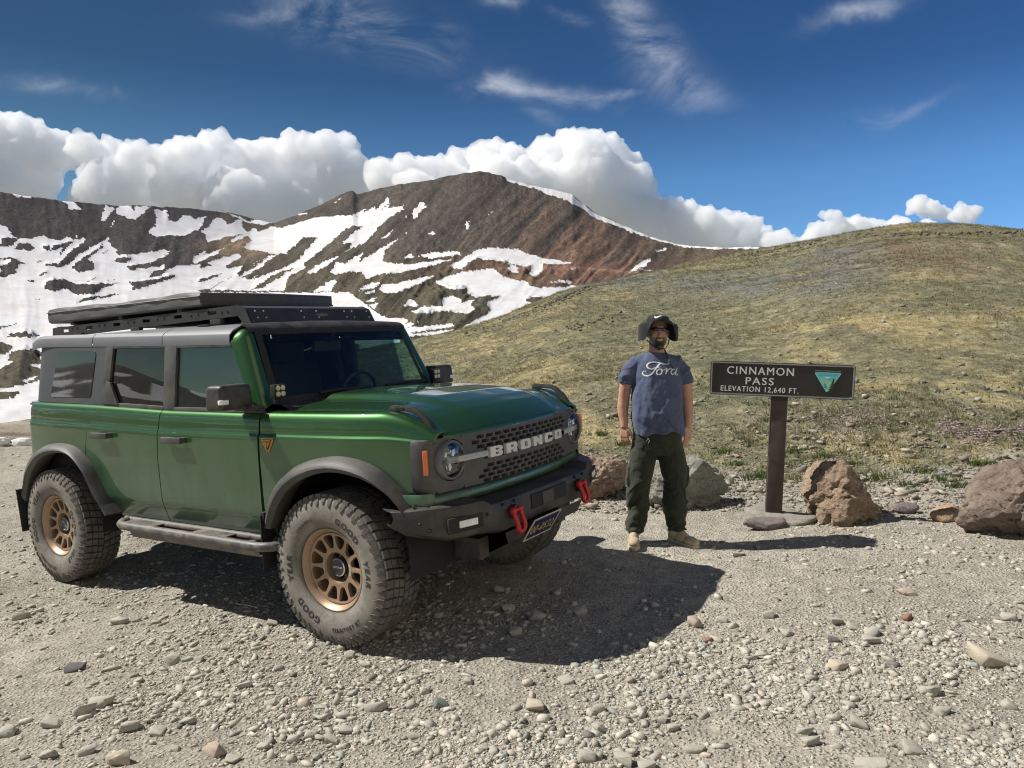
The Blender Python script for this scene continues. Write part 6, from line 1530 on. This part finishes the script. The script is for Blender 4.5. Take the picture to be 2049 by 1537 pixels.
# grass: short clumps of bent blades
def blade_clumps(P, hgt, col, rng, nb=7, spread=.5, wid=.07, lean=(-.25, .1)):
    n = len(P); a = rng.uniform(0, 2*np.pi, (n, nb)); r = rng.uniform(0, 1, (n, nb))*spread; h = rng.uniform(.55, 1.1, (n, nb))*hgt[:, None]
    bx = P[:, None, 0]+np.cos(a)*r*hgt[:, None]; by = P[:, None, 1]+np.sin(a)*r*hgt[:, None]; bz = P[:, None, 2]-.15*h
    t = rng.uniform(0, 2*np.pi, (n, nb)); w = wid*hgt[:, None]*rng.uniform(.7, 1.4, (n, nb)); ox, oy = np.cos(t)*w, np.sin(t)*w
    lx_ = np.cos(a)*h*rng.uniform(.2, .8, (n, nb))+lean[0]*h; ly_ = np.sin(a)*h*rng.uniform(.2, .8, (n, nb))+lean[1]*h
    V = np.stack([np.stack([bx-ox, by-oy, bz], -1), np.stack([bx+ox, by+oy, bz], -1), np.stack([bx+lx_, by+ly_, bz+h], -1)], 2).reshape(-1, 3)
    F = np.arange(n*nb*3).reshape(-1, 3); C = np.repeat(col, nb*3, 0)*np.repeat(rng.uniform(.75, 1.25, (n*nb, 1)), 3, 0); return V, F, C
def grass_mat():
    t = NT('alpine_grass'); c = t.attr('Col'); d = t.n('BsdfDiffuse'); t.l(c, d.inputs[0]); tr = t.n('BsdfTranslucent'); t.l(c, tr.inputs[0]); m = t.n('MixShader'); m.inputs[0].default_value = .35; t.l(d.outputs[0], m.inputs[1]); t.l(tr.outputs[0], m.inputs[2]); t.l(m.outputs[0], t.out.inputs[0]); return t.m
M_GRASS = grass_mat()
P = hill_samples(84000, 640, 2300, 0, 0, rng); v_ = veg_at(P[:, 0], P[:, 1]); patchy = fbm(P[:, 0]*.8, P[:, 1]*.8, 0, 3, 501)+.5*fbm(P[:, 0]*2.5, P[:, 1]*2.5, 0, 2, 503)
keep = (rng.uniform(size=len(P)) < np.clip(v_*1.1-.05, 0, 1)*np.clip(.75+1.0*patchy, .1, 1)); P = P[keep]; dist = np.hypot(P[:, 0], P[:, 1])
gc = ground_colour(P[:, 0], P[:, 1], P[:, 2], np.ones(len(P))); gr_ = fbm(P[:, 0]*.5, P[:, 1]*.5, 7, 3, 511)
near = (1-sstep(9, 16, dist))[:, None]; gc = gc*(1-near*.45) + np.array([.135,.155,.072])*near*.45
gc = np.clip(gc*1.30*rng.uniform(.7, 1.35, (len(P), 1)), .02, .6)
hgt = np.clip(np.maximum(.030+.025*(gr_ > .1), dist*.0022)*rng.uniform(.7, 1.5, len(P)), .022, .30)
V, F, C = blade_clumps(P, hgt, gc, rng, 7, .75, .10)
tag(link('grass', fast_mesh('grass', V, F, M_GRASS, False, C)), kind='stuff'); print('grass', len(P))
# low cushion plants with pink flowers at the right
fl = []
for (u, v, ru, rv, n) in ((1985,872,70,8,190),(1900,858,30,4,30),(1780,850,120,14,50),(1640,846,60,12,26),(1570,880,40,10,12),(1260,810,60,20,16),(1950,890,60,6,24)):
    for _ in range(n):
        p = on_ground(u+rng.normal()*ru*.6, v+rng.normal()*rv*.6) if _ < 0 else None
        fl.append((u+rng.normal()*ru*.6, v+rng.normal()*rv*.6))
fl = np.array(fl); D = FWD + RTV*((fl[:, 0]-PW/2)/FPX)[:, None] - UPV*((fl[:, 1]-PH/2)/FPX)[:, None]; ts = np.exp(np.linspace(math.log(6), math.log(60), 260)); PP = CAMP + D[:, None, :]*ts[None, :, None]
hh2 = PP[..., 2]-terrain_z(PP[..., 0], PP[..., 1]); k = np.argmax(hh2 < 0, 1); P = PP[np.arange(len(fl)), k]; P[:, 2] = terrain_z(P[:, 0], P[:, 1])+.03
V, F, C = scatter(P, rng.uniform(.02, .038, len(P)), *shard_templates(TT, 12, rng), rng, (.5, .8), np.array([.40,.28,.34])*rng.uniform(.7, 1.3, (len(P), 1)))
tag(link('pink_flowers', fast_mesh('pink_flowers', V, F, M_STONES, False, C)), kind='stuff')
# single tufts that can be told apart along the edge of the lot
GT = [(1410,962,1.0,'green grass tuft between the grey green boulder and the post'),(1398,958,.6,'green grass tuft between the grey green boulder and the post'),(1520,958,1.15,'wide green grass tuft just left of the sign post'),(1535,948,.7,'wide green grass tuft just left of the sign post'),(1650,915,.8,None),(1760,960,1.0,None),(1850,945,.9,None),(1890,960,.9,None),(1915,975,.8,None),(1820,972,.7,None),(1960,930,.9,None),(1700,930,.8,None),(1480,930,.7,None),(1590,905,.8,None),(1250,890,.8,None),(1205,870,.9,None),(1455,905,.8,None)]
for (u, v, s_, lab) in GT:
    g = on_ground(u, v); n = 26; R2 = np.random.default_rng(int(u)); pts = np.stack([R2.normal(0, .085*s_, n), R2.normal(0, .045*s_, n), np.zeros(n)], -1)
    V, F, C = blade_clumps(pts, R2.uniform(.07, .13, n)*s_, np.array([[.10,.145,.045]])*R2.uniform(.6, 1.4, (n, 1)), R2, 7, .6, .045, (0, 0))
    o = link('grass_tuft', fast_mesh('grass_tuft', V, F, M_GRASS, False, C)); o.location = tuple(g)
    tag(o, lab or 'short green grass tuft growing at the stony edge of the slope', 'grass tuft', 'green grass tufts along the edge of the lot')
# snow left beside the road at the far left, and the rock between the two heaps
M_SNOW = simple('old_snow', (.74, .73, .70), .8, var=.06, scale=6, bump=.3, bdist=.02)
for (u0, u1, vt, vb, lab, sd_) in ((-30, 24, 872, 892, 'low heap of old snow by the road at the left edge', 61), (22, 74, 874, 892, 'heap of old snow beside the road behind the car tail lamp', 67)):
    put_rock('snow_heap', u0, u1, vt, vb, .5, [((0,0,1),.7)], sd_, M_SNOW, lab, 'snow heap', sink=.35, rough=.05, sub=4)
put_rock('rock', 12, 36, 876, 888, .8, [((0,-.6,.8),.7)], 71, M_R6, 'dark purple rock between the two snow heaps by the road', 'rock', rough=.06, sub=3)
# ================================================================== the man beside the sign
pf = on_ground(1318, 1087)
man = empty('person', tuple(pf))
tag(man, 'bearded man in black sun hat, blue t-shirt and dark green trousers standing beside the car', 'person')
def cloth(name, c, var=.12, scale=40, bump=.35, rough=.9):
    t = NT(name); co = t.coord(); n = t.noise(co, scale, 5, .6); w = t.noise(co, 420, 2, .5); b = t.noise(co, 9, 4, .6)
    k = t.math('MULTIPLY', t.ramp(n, [(.3, 1-var), (.7, 1+var)]), t.ramp(b, [(.3, .86), (.7, 1.12)])); m = t.n('Mix', data_type='RGBA', blend_type='MULTIPLY'); m.inputs[0].default_value = 1; m.inputs[6].default_value = (*c, 1); t.l(k, m.inputs[7])
    t.bsdf(m.outputs[2], rough, 0, t.bump(w, bump, .0006), Specular_IOR_Level=.2, Sheen_Weight=.15); return t.m
M_SKIN = NT('sunburnt_skin'); _n = M_SKIN.noise(M_SKIN.coord(), 22, 4, .6)
_h = M_SKIN.attr('beard', 'Fac'); _hc = M_SKIN.attr('Col'); M_SKIN.bsdf(M_SKIN.mix(_h, M_SKIN.ramp(_n, [(.3, (.47, .235, .165)), (.7, (.60, .335, .24))]), _hc), .55, 0, M_SKIN.bump(M_SKIN.noise(M_SKIN.coord(), 260, 2), .2, .0006), Subsurface_Weight=.12, Subsurface_Scale=.01); M_SKIN = M_SKIN.m
M_SHIRT = cloth('faded_blue_cotton', (.088, .108, .180)); M_PANTS = cloth('dark_green_canvas', (.040, .047, .032)); M_HAT = cloth('black_hat_fabric', (.012, .012, .013)); M_HATF = cloth('charcoal_hat_panel', (.035, .035, .037))
M_SHOE = cloth('tan_shoe_suede', (.45, .365, .26)); M_SOLE = simple('pale_shoe_sole', (.52, .44, .34), .7); M_PRINT = simple('faded_white_print', (.62, .66, .70), .8, var=.25, scale=60)
M_CORD = simple('black_cord', (.012, .012, .012), .7)
HX = -.024
def ring(z, cx, cy, rx, ry, n=28, p=2.3):
    P = []
    for k in range(n):
        a = 2*math.pi*k/n; c, s = math.cos(a), math.sin(a); P.append((cx+rx*math.copysign(abs(c)**(2/p), c), cy+ry*math.copysign(abs(s)**(2/p), s), z))
    return P
def loft(m, rings):
    n = len(rings[0]); V = [p for r in rings for p in r]; F = []
    for i in range(len(rings)-1):
        for k in range(n): l = (k+1) % n; F.append((i*n+k, i*n+l, (i+1)*n+l, (i+1)*n+k))
    F += [tuple(reversed(range(n))), tuple((len(rings)-1)*n+k for k in range(n))]; m.add(V, F)
# ---- body: one continuous skin
m = MB()
m.ball((HX, .005, 1.655), (.077, .096, .105), 24, 16); m.ball((HX, -.018, 1.590), (.064, .075, .070), 20, 12); m.ball((HX, -.05, 1.555), (.036, .036, .030), 14, 10)
m.ball((HX, -.092, 1.622), (.016, .022, .018), 12, 8); m.tube([(HX, -.083, 1.662), (HX, -.098, 1.628)], [.010, .014], 10)
for s in (-1, 1): m.ball((HX+s*.079, .012, 1.638), (.012, .022, .032), 10, 8); m.ball((HX+s*.036, -.062, 1.622), (.030, .024, .026), 12, 8); m.ball((HX+s*.010, -.098, 1.618), (.010, .012, .010), 10, 8)
m.tube([(HX+.030, -.088, 1.682), (HX, -.094, 1.686), (HX-.030, -.088, 1.682)], .011, 8)
m.tube([(HX-.022, -.084, 1.580), (HX, -.091, 1.578), (HX+.022, -.084, 1.580)], .008, 8); m.tube([(HX-.020, -.083, 1.593), (HX, -.092, 1.594), (HX+.020, -.083, 1.593)], .007, 8)
m.tube([(HX-.004, .015, 1.60), (HX-.006, .012, 1.50), (-.03, .015, 1.44)], [.058, .060, .085], 20)
loft(m, [ring(z, cx, cy, rx, ry) for z, cx, cy, rx, ry in ((.80,-.028,0,.16,.11),(1.0,-.028,0,.16,.115),(1.25,-.03,.005,.15,.10),(1.40,-.03,.012,.12,.08),(1.46,-.03,.015,.09,.07))])
def hand(m, w, side):
    W = Vector(w); ax = Vector((side*-.02, -.05, -1)).normalized(); wv = Vector((-side*.78, -.62, 0)); pd = Vector((-side*.62, .78, 0))
    m.tube([W + ax*-.02, W+ax*.02], [.027, .028], 12)
    for q in (-1, -.33, .33, 1):
        b = W + ax*.018 + wv*q*.016; e = W + ax*.092 + wv*q*.0275; m.tube([b, (b+e)*.5, e], [.016, .0155, .0125], 10)
    for q, L_ in ((-1, .060), (-.33, .074), (.33, .080), (1, .072)):
        b = W + ax*.084 + wv*q*.0275; p1 = b + (ax + pd*.12 + wv*q*.06).normalized()*L_*.45; p2 = p1 + (ax + pd*.42 + wv*q*.03).normalized()*L_*.33; p3 = p2 + (ax*.9 + pd*.75).normalized()*L_*.24
        m.tube([b, p1, p2, p3], [.0105, .0098, .0088, .0072], 10); m.ball(p3, .0072, 8, 6)
    b = W + ax*.030 + wv*.024; p1 = b + (ax*.75 + wv*.75 + pd*.2).normalized()*.040; p2 = p1 + (ax + wv*.25 + pd*.25).normalized()*.030; p3 = p2 + (ax + wv*-.05 + pd*.35).normalized()*.022
    m.tube([b, p1, p2, p3], [.0165, .0125, .0108, .0085], 10); m.ball(p3, .0085, 8, 6)
ARM = {-1: [(-.205, .012, 1.385), (-.258, .012, 1.27), (-.283, .022, 1.10), (-.286, .010, 1.02), (-.278, -.012, .93)], 1: [(.142, .012, 1.385), (.192, .012, 1.27), (.216, .022, 1.10), (.219, .010, 1.02), (.213, -.012, .93)]}
for s in (-1, 1):
    m.tube([tuple(q) for q in resample(ARM[s], 20)], [float(v) for v in np.interp(np.linspace(0, 1, 20), [0, .28, .55, .68, .80, 1], [.046, .050, .043, .045, .040, .028])], 16); hand(m, ARM[s][-1], s)
LEG = {-1: [(-.125, 0, .86), (-.150, -.01, .50), (-.180, .02, .10)], 1: [(.075, 0, .86), (.115, -.01, .50), (.145, .02, .10)]}
for s in (-1, 1): m.tube(LEG[s], [.07, .05, .035], 12)
bme = remeshed(m, 'body', .0052, 4); bme.materials.append(M_SKIN)
def bcol(V):
    q = np.clip((np.abs(V[:, 0]-HX)-.030)/.022, 0, 1)[:, None]; n = fbm(V[:, 0]*90, V[:, 1]*90, V[:, 2]*40, 3, 3)[:, None]; chin = np.clip((1.545-V[:, 2])/.02, 0, 1)[:, None]*(1-q)*np.clip(.5+n, 0, 1)
    return np.clip((np.array([.060,.050,.044])*(1-q)+np.array([.27,.25,.235])*q + chin*.12)*(1+.7*n), .01, 1)
V = get_co(bme); ax_ = np.abs(V[:, 0]-HX); n = fbm(V[:, 0]*60, V[:, 1]*60, V[:, 2]*60, 2, 8)*.006
top_ = np.where(ax_ < .034, 1.607, 1.607 + (ax_-.034)*.75) + n; hair = sstep(top_+.004, top_-.004, V[:, 2])*sstep(1.522, 1.532, V[:, 2]-.35*np.maximum(0, V[:, 1]+.045))*(V[:, 1] < .012)*(ax_ < .1)
lips = ((ax_/.026)**2 + ((V[:, 2]-1.588)/.0105)**2 < 1); hair = hair*np.where(lips, .10, 1)*np.where((ax_ > .030) & (ax_ < .048) & (V[:, 2] > 1.590), .55, 1)
a_ = bme.attributes.new('beard', 'FLOAT', 'POINT'); a_.data.foreach_set('value', hair.astype(np.float32)); ca_ = bme.color_attributes.new('Col', 'FLOAT_COLOR', 'POINT'); c4 = np.ones((len(V), 4), np.float32); c4[:, :3] = bcol(V); ca_.data.foreach_set('color', c4.ravel())
body = link('body', bme, man)
# ---- beard, glasses
def patch_mesh(name, voxel, build, mat, parent, smooth_it=4, col=None):
    m = MB(); build(m); me = remeshed(m, name, voxel, smooth_it); 
    if col is not None:
        V = get_co(me); a = me.color_attributes.new('Col', 'FLOAT_COLOR', 'POINT'); c = np.ones((len(V), 4), np.float32); c[:, :3] = col(V); a.data.foreach_set('color', c.ravel())
    me.materials.append(mat); return link(name, me, parent)
def beard(m):
    m.ball((HX, -.066, 1.542), (.034, .030, .032), 16, 12); m.ball((HX, -.055, 1.535), (.034, .030, .026), 14, 10)
patch_mesh('beard', .003, beard, stone_mat('greying_beard_hair'), man, 3, bcol)
m = MB()
for s in (-1, 1): m.ball((HX+s*.034, -.096, 1.668), (.033, .012, .0155), 18, 12, Matrix.Rotation(s*R_(20), 3, 'Z'))
sg = m.build('sunglasses', simple('dark_violet_lens', (.012, .008, .045), .08, var=0, Coat_Weight=1.0), man, smooth=60); sg['kind'] = 'stuff' if False else 'part'; del sg['kind']
m = MB(); m.tube([(HX-.012, -.104, 1.673), (HX, -.108, 1.676), (HX+.012, -.104, 1.673)], .004, 6); m.build('glasses_bridge', M_CORD, sg)
for s in (-1, 1): m = MB(); m.tube([(HX+s*.060, -.088, 1.675), (HX+s*.080, -.03, 1.673), (HX+s*.082, .02, 1.666)], .004, 6); m.build('glasses_arm', M_CORD, sg)
# ---- hat
m = MB(); P = []; n = 48; zb = 1.722
for k in range(n):
    a = 2*math.pi*k/n; c, s = math.cos(a), math.sin(a); row = []
    for t in lin(0, 1, 10):
        r = math.sin(t*math.pi/2)**.62 if t > 0 else 0
        row.append((HX+.086*r*c, -.004+.106*r*s, zb+.062*math.cos(t*math.pi/2)**.75 if t < 1 else zb))
    P.append(row)
m.grid(P, closed_u=True); hat = m.build('hat', M_HAT, man, smooth=60)
m = MB(); P = []
for k in range(n):
    a = 2*math.pi*k/n; c, s = math.cos(a), math.sin(a); w = float(sstep(.38, .88, abs(c))); row = []; bk = max(0, s)
    for t in lin(0, 1, 9):
        out = (.080-.016*w)*min(1., t*(1+1.1*w))**(1-.25*w); dn = (.004+.136*w+.10*bk*(1-w)) * max(0, (t-.22*w)/(1-.22*w))**(1.0+.35*w) + .004*math.sin(5*a)*t*w
        front = .012*max(0, -s)*(1-w)*t
        row.append((HX+(.086+out)*c, -.004+(.106+out)*s, zb-dn+front))
    P.append(row)
m.grid(P, closed_u=True)
bo = m.build('hat_brim', M_HAT, hat, smooth=60); md_ = bo.modifiers.new('thickness', 'SOLIDIFY'); md_.thickness = .004
m = MB(); P = []
for a in lin(-150, -30, 15):
    row = []
    for t in lin(.50, 1.0, 7): r = math.sin(t*math.pi/2)**.62; row.append((HX+.0875*r*math.cos(R_(a)), -.004+.1075*r*math.sin(R_(a)), zb+.063*math.cos(t*math.pi/2)**.75 + .001))
    P.append(row)
m.grid(P); hp_ = m.build('hat_front_panel', M_HATF, hat, smooth=60)
bv = BVHTree.FromPolygons([v.co[:] for v in hp_.data.vertices], [tuple(p.vertices) for p in hp_.data.polygons])
sw = [(560,240),(566,262),(578,280),(600,278),(640,264),(690,240),(740,222),(795,213),(803,196),(740,197),(690,208),(640,228),(605,243),(590,240),(586,228),(594,214),(575,222)]
def on_bvh(bv, x, z, off):
    h = bv.ray_cast(Vector((x, -2, z)), Vector((0, 1, 0)))[0]
    return None if h is None else (x, h.y-off, z)
pts = [((1260+a*.07157-1318)/256., 1.788-((620+b*.07157)-630.5)/256.) for a, b in sw]
m = MB(); V3 = [on_bvh(bv, x, z, .0035) or (x, -.10, z) for x, z in pts]; m.add(V3, [(0,1,16),(1,15,16),(1,2,15),(2,14,15),(2,13,14),(2,3,13),(3,12,13),(3,4,12),(4,11,12),(4,5,11),(5,10,11),(5,6,10),(6,9,10),(6,7,9),(7,8,9)]); m.build('hat_emblem', M_WHT, hat, smooth=0)
# ---- shirt
m = MB()
loft(m, [ring(z, cx, cy, rx, ry) for z, cx, cy, rx, ry in ((.862,-.022,-.004,.203,.146),(.90,-.023,-.010,.203,.152),(1.0,-.026,-.018,.200,.160),(1.10,-.028,-.018,.197,.156),(1.20,-.030,-.008,.195,.145),(1.30,-.032,.002,.192,.132),(1.38,-.033,.008,.183,.115),(1.425,-.033,.012,.165,.098),(1.46,-.032,.014,.120,.084),(1.492,-.030,.014,.078,.073))])
for pts, rr in (([(-.10,.012,1.432),(-.190,.012,1.412),(-.240,.012,1.345),(-.272,.010,1.245)], [.056,.064,.062,.058]), ([(.04,.012,1.432),(.126,.012,1.412),(.174,.012,1.345),(.202,.010,1.245)], [.056,.064,.062,.058])): m.tube(pts, rr, 20)
sme = remeshed(m, 't_shirt', .0065, 12); V = get_co(sme); N = get_no(sme)
d1 = (V[:, 0]*.8 + V[:, 2])*9; d2 = (V[:, 0]*.9 - V[:, 2])*9
belly = sstep(1.30, 1.02, V[:, 2]); arm = sstep(.15, .20, np.abs(V[:, 0]+.033))
w = .011*belly*ridged(d1*.55+fbm(V[:, 0]*5, V[:, 1]*5, V[:, 2]*5, 2, 9), V[:, 0]*4+3, 3, 11) + .009*ridged(V[:, 0]*9+fbm(V[:, 2]*6, V[:, 0]*3, 0, 2, 5)*.8, V[:, 2]*2.2, 3, 15) + .014*arm*ridged(d2*.8, V[:, 2]*9, 2, 21)*sstep(1.22, 1.3, V[:, 2]) + .004*fbm(V[:, 0]*18, V[:, 1]*18, V[:, 2]*18, 3, 27)
# a long fold across the stomach and the wavy hem
fx = -.085 + .16*np.clip((V[:, 2]-.93)/.26, 0, 1)**1.0; w = w + .006*np.exp(-((V[:, 0]-fx-.0)/.020)**2)*sstep(.90, .98, V[:, 2])*sstep(1.20, 1.10, V[:, 2])*(V[:, 1] < 0)
fl_ = sstep(.93, .865, V[:, 2]); w = w + fl_*.010*np.sin(V[:, 0]*38+1.0)
V = V + N*(w-.006)[:, None]; V[:, 2] += fl_*(.022*np.exp(-((V[:, 0]-.06)/.055)**2) - .006)*(V[:, 1] < 0); set_co(sme, V)
sme.materials.append(M_SHIRT); shirt = link('t_shirt', sme, man)
m = MB(); m.tube([(HX-.006+.079*math.cos(a), .012+.080*math.sin(a), 1.478+.016*math.sin(a)) for a in lin(0, 2*math.pi, 30, endpoint=False)], .008, 8, closed=True); m.build('collar', M_SHIRT, shirt, smooth=60)
sb = BVHTree.FromPolygons([v.co[:] for v in sme.vertices], [tuple(p.vertices) for p in sme.polygons])
def shirt_pt(a, b): return ((1230+a*.12365-1318)/256., 1.788-((690+b*.12365)-630.5)/256.)
def ribbon(m, pts, wds):
    P2 = resample(pts, max(10, len(pts)*5)); W = np.interp(np.linspace(0, 1, len(P2)), np.linspace(0, 1, len(wds)), wds); L_ = []
    for i, p in enumerate(P2):
        t = P2[min(i+1, len(P2)-1)]-P2[max(i-1, 0)]; t = t/max(1e-9, np.linalg.norm(t)); nn = np.array([-t[1], t[0]])
        row = []
        for q in (-1, 0, 1): x, z = shirt_pt(*(p+nn*W[i]*q)); h = on_bvh(sb, x, z, .0025); row.append(h or (x, -.17, z))
        L_.append(row)
    m.grid(L_)
m = MB()
ribbon(m, [(585,378),(540,392),(495,385),(462,362),(460,328),(492,298),(560,282),(640,292),(715,310),(775,314),(838,298)], [5,9,12,12,10,9,8,9,11,9,3])
ribbon(m, [(668,298),(632,335),(592,385),(548,438),(500,482),(448,498),(405,484),(390,452),(412,424),(440,428)], [10,13,13,12,12,10,10,9,8,6]); ribbon(m, [(530,385),(585,368),(650,362),(668,345)], [5,8,8,4])
ribbon(m, [(600,455),(612,415),(650,390),(684,405),(682,445),(650,474),(614,470),(600,452)], [9,10,7,9,11,10,8,9]); ribbon(m, [(684,412),(725,398),(768,378)], [6,5,4])
ribbon(m, [(768,380),(762,415),(742,470)], [9,11,10]); ribbon(m, [(748,450),(782,408),(822,384),(852,398)], [6,8,9,5])
ribbon(m, [(905,400),(872,396),(838,425),(838,462),(872,474),(912,440),(928,405)], [6,8,10,11,9,8,6]); ribbon(m, [(948,372),(930,412),(912,460),(926,488),(958,468)], [8,10,10,8,4])
m.build('shirt_print', M_PRINT, shirt, smooth=0)
# ---- trousers
m = MB(); loft(m, [ring(z, cx, 0, rx, ry) for z, cx, rx, ry in ((.700,-.024,.185,.125),(.76,-.022,.200,.140),(.83,-.020,.200,.138),(.90,-.022,.190,.130))])
for s, pts, rr in ((-1, [(-.118,0,.78),(-.130,-.008,.70),(-.146,-.014,.60),(-.154,-.016,.50),(-.158,-.004,.40),(-.170,.014,.26),(-.180,.016,.15),(-.184,.008,.095)], [.104,.110,.106,.100,.094,.088,.080,.074]), (1, [(.072,0,.78),(.090,-.008,.70),(.110,-.014,.60),(.117,-.016,.50),(.121,-.004,.40),(.131,.014,.26),(.143,.016,.15),(.147,.004,.095)], [.104,.114,.112,.106,.099,.092,.084,.078])): m.tube(pts, rr, 22)
pme = remeshed(m, 'trousers', .0065, 5); V = get_co(pme); N = get_no(pme)
low = sstep(.62, .42, V[:, 2])*.7+.35; ank = sstep(.26, .12, V[:, 2])
w = .022*low*ridged(V[:, 2]*9+V[:, 0]*5*np.sign(V[:, 0]+.02)+fbm(V[:, 0]*7, V[:, 1]*7, V[:, 2]*5, 2, 41), V[:, 0]*4+V[:, 1]*3, 3, 43) + .016*ank*ridged(V[:, 2]*16+fbm(V[:, 0]*12, V[:, 1]*12, 0, 2, 45)*.8, V[:, 0]*5, 2, 47) + .005*fbm(V[:, 0]*20, V[:, 1]*20, V[:, 2]*14, 3, 49)
for s, cx in ((-1, -.20), (1, .165)):   # cargo pockets on the outer thighs
    w = w + .014*sstep(.63, .60, V[:, 2])*sstep(.44, .47, V[:, 2])*sstep(.06, .045, np.abs(V[:, 1]))*((V[:, 0]*s) > (abs(cx)-.03))
set_co(pme, V + N*(w-.011)[:, None]); pme.materials.append(M_PANTS); pants = link('trousers', pme, man)
m = MB(); m.tube([(-.118, -.140, .845), (-.128, -.146, .825), (-.118, -.150, .806), (-.108, -.146, .825)], .0035, 6, closed=True); key = m.build('key_clip', M_CHROME, pants)
m = MB(); m.box((-.128, -.146, .77), (.012, .006, .085)); m.box((-.108, -.148, .775), (.010, .006, .06)); m.tube([(-.125, -.142, .73), (-.11, -.135, .69), (-.085, -.135, .665), (-.06, -.138, .66)], .0035, 6); m.build('key_strap', M_CORD, key)
# ---- chin cord hanging from the hat
m = MB(); cd = [(1290,682,.0),(1296,690,-.05),(1305,697,-.085),(1314,699,-.092),(1321,699,-.085)]
def pl_(u, v, y): return ((u-1318)/256., y, 1.788-(v-630.5)/256.)
m.tube([pl_(*c) for c in cd], .0032, 6); m.tube([pl_(1334,680,0), pl_(1330,690,-.05), pl_(1322,699,-.086)], .0032, 6); m.tube([pl_(1321,699,-.088), pl_(1322,708,-.092), pl_(1325,716,-.098), pl_(1330,727,-.118), pl_(1336,737,-.133)], .0034, 6); m.tube([pl_(1321,699,-.088), pl_(1326,712,-.096), pl_(1329,722,-.112)], .003, 6)
ch = m.build('chin_cord', M_CORD, hat, smooth=60); m = MB(); x, y, z = pl_(1327, 722, -.118); m.ball((x, y, z), (.011, .010, .018), 12, 8); m.build('cord_toggle', simple('grey_toggle', (.20, .21, .22), .5), man, smooth=60)
# ---- shoes
for s, heel, ang in ((-1, (-.186, .045), -100), (1, (.118, .035), -52)):
    d = Vector((math.cos(R_(ang)), math.sin(R_(ang)), 0)); nn = Vector((-d.y, d.x, 0)); H = Vector((heel[0], heel[1], 0))
    def sp_(l, w, z): return H + d*l + nn*w + Vector((0, 0, z))
    rz = Matrix.Rotation(math.atan2(d.y, d.x), 3, 'Z')
    def up(m):
        m.ball(sp_(.0, 0, .055), (.042, .038, .050), 16, 10, rz); m.ball(sp_(.08, 0, .055), (.075, .040, .045), 16, 10, rz); m.ball(sp_(.175, 0, .045), (.062, .046, .036), 16, 10, rz); m.ball(sp_(.215, 0, .040), (.035, .040, .030), 14, 10, rz); m.tube([sp_(.02, 0, .06), sp_(.015, 0, .125)], [.046, .046], 16); m.tube([sp_(.14, 0, .068), sp_(.06, 0, .105)], [.022, .030], 12)
    sh = patch_mesh('shoe', .005, up, M_SHOE, man, 5)
    m = MB(); P = []
    out = [(-.045,0),(-.038,.026),(-.01,.036),(.06,.038),(.13,.046),(.19,.048),(.232,.034),(.250,.012),(.250,-.012),(.232,-.036),(.19,-.046),(.13,-.042),(.06,-.034),(-.01,-.036),(-.038,-.026)]
    m.prism(out, lambda l, w: sp_(l, w, -.006), lambda l, w: sp_(l*1.0, w*1.0, .024)); m.build('shoe_sole', M_SOLE, sh, bevel=.006)
    m = MB()
    for k in range(4): l = .075+.028*k; z = .112-.010*k; m.tube([sp_(l, -.022, z-.014), sp_(l+.006, 0, z), sp_(l, .022, z-.014)], .0028, 6)
    m.build('shoe_lace', simple('tan_lace', (.36, .29, .20), .8) if s < 0 else bpy.data.materials['tan_lace'], sh)['kind'] = 'stuff'
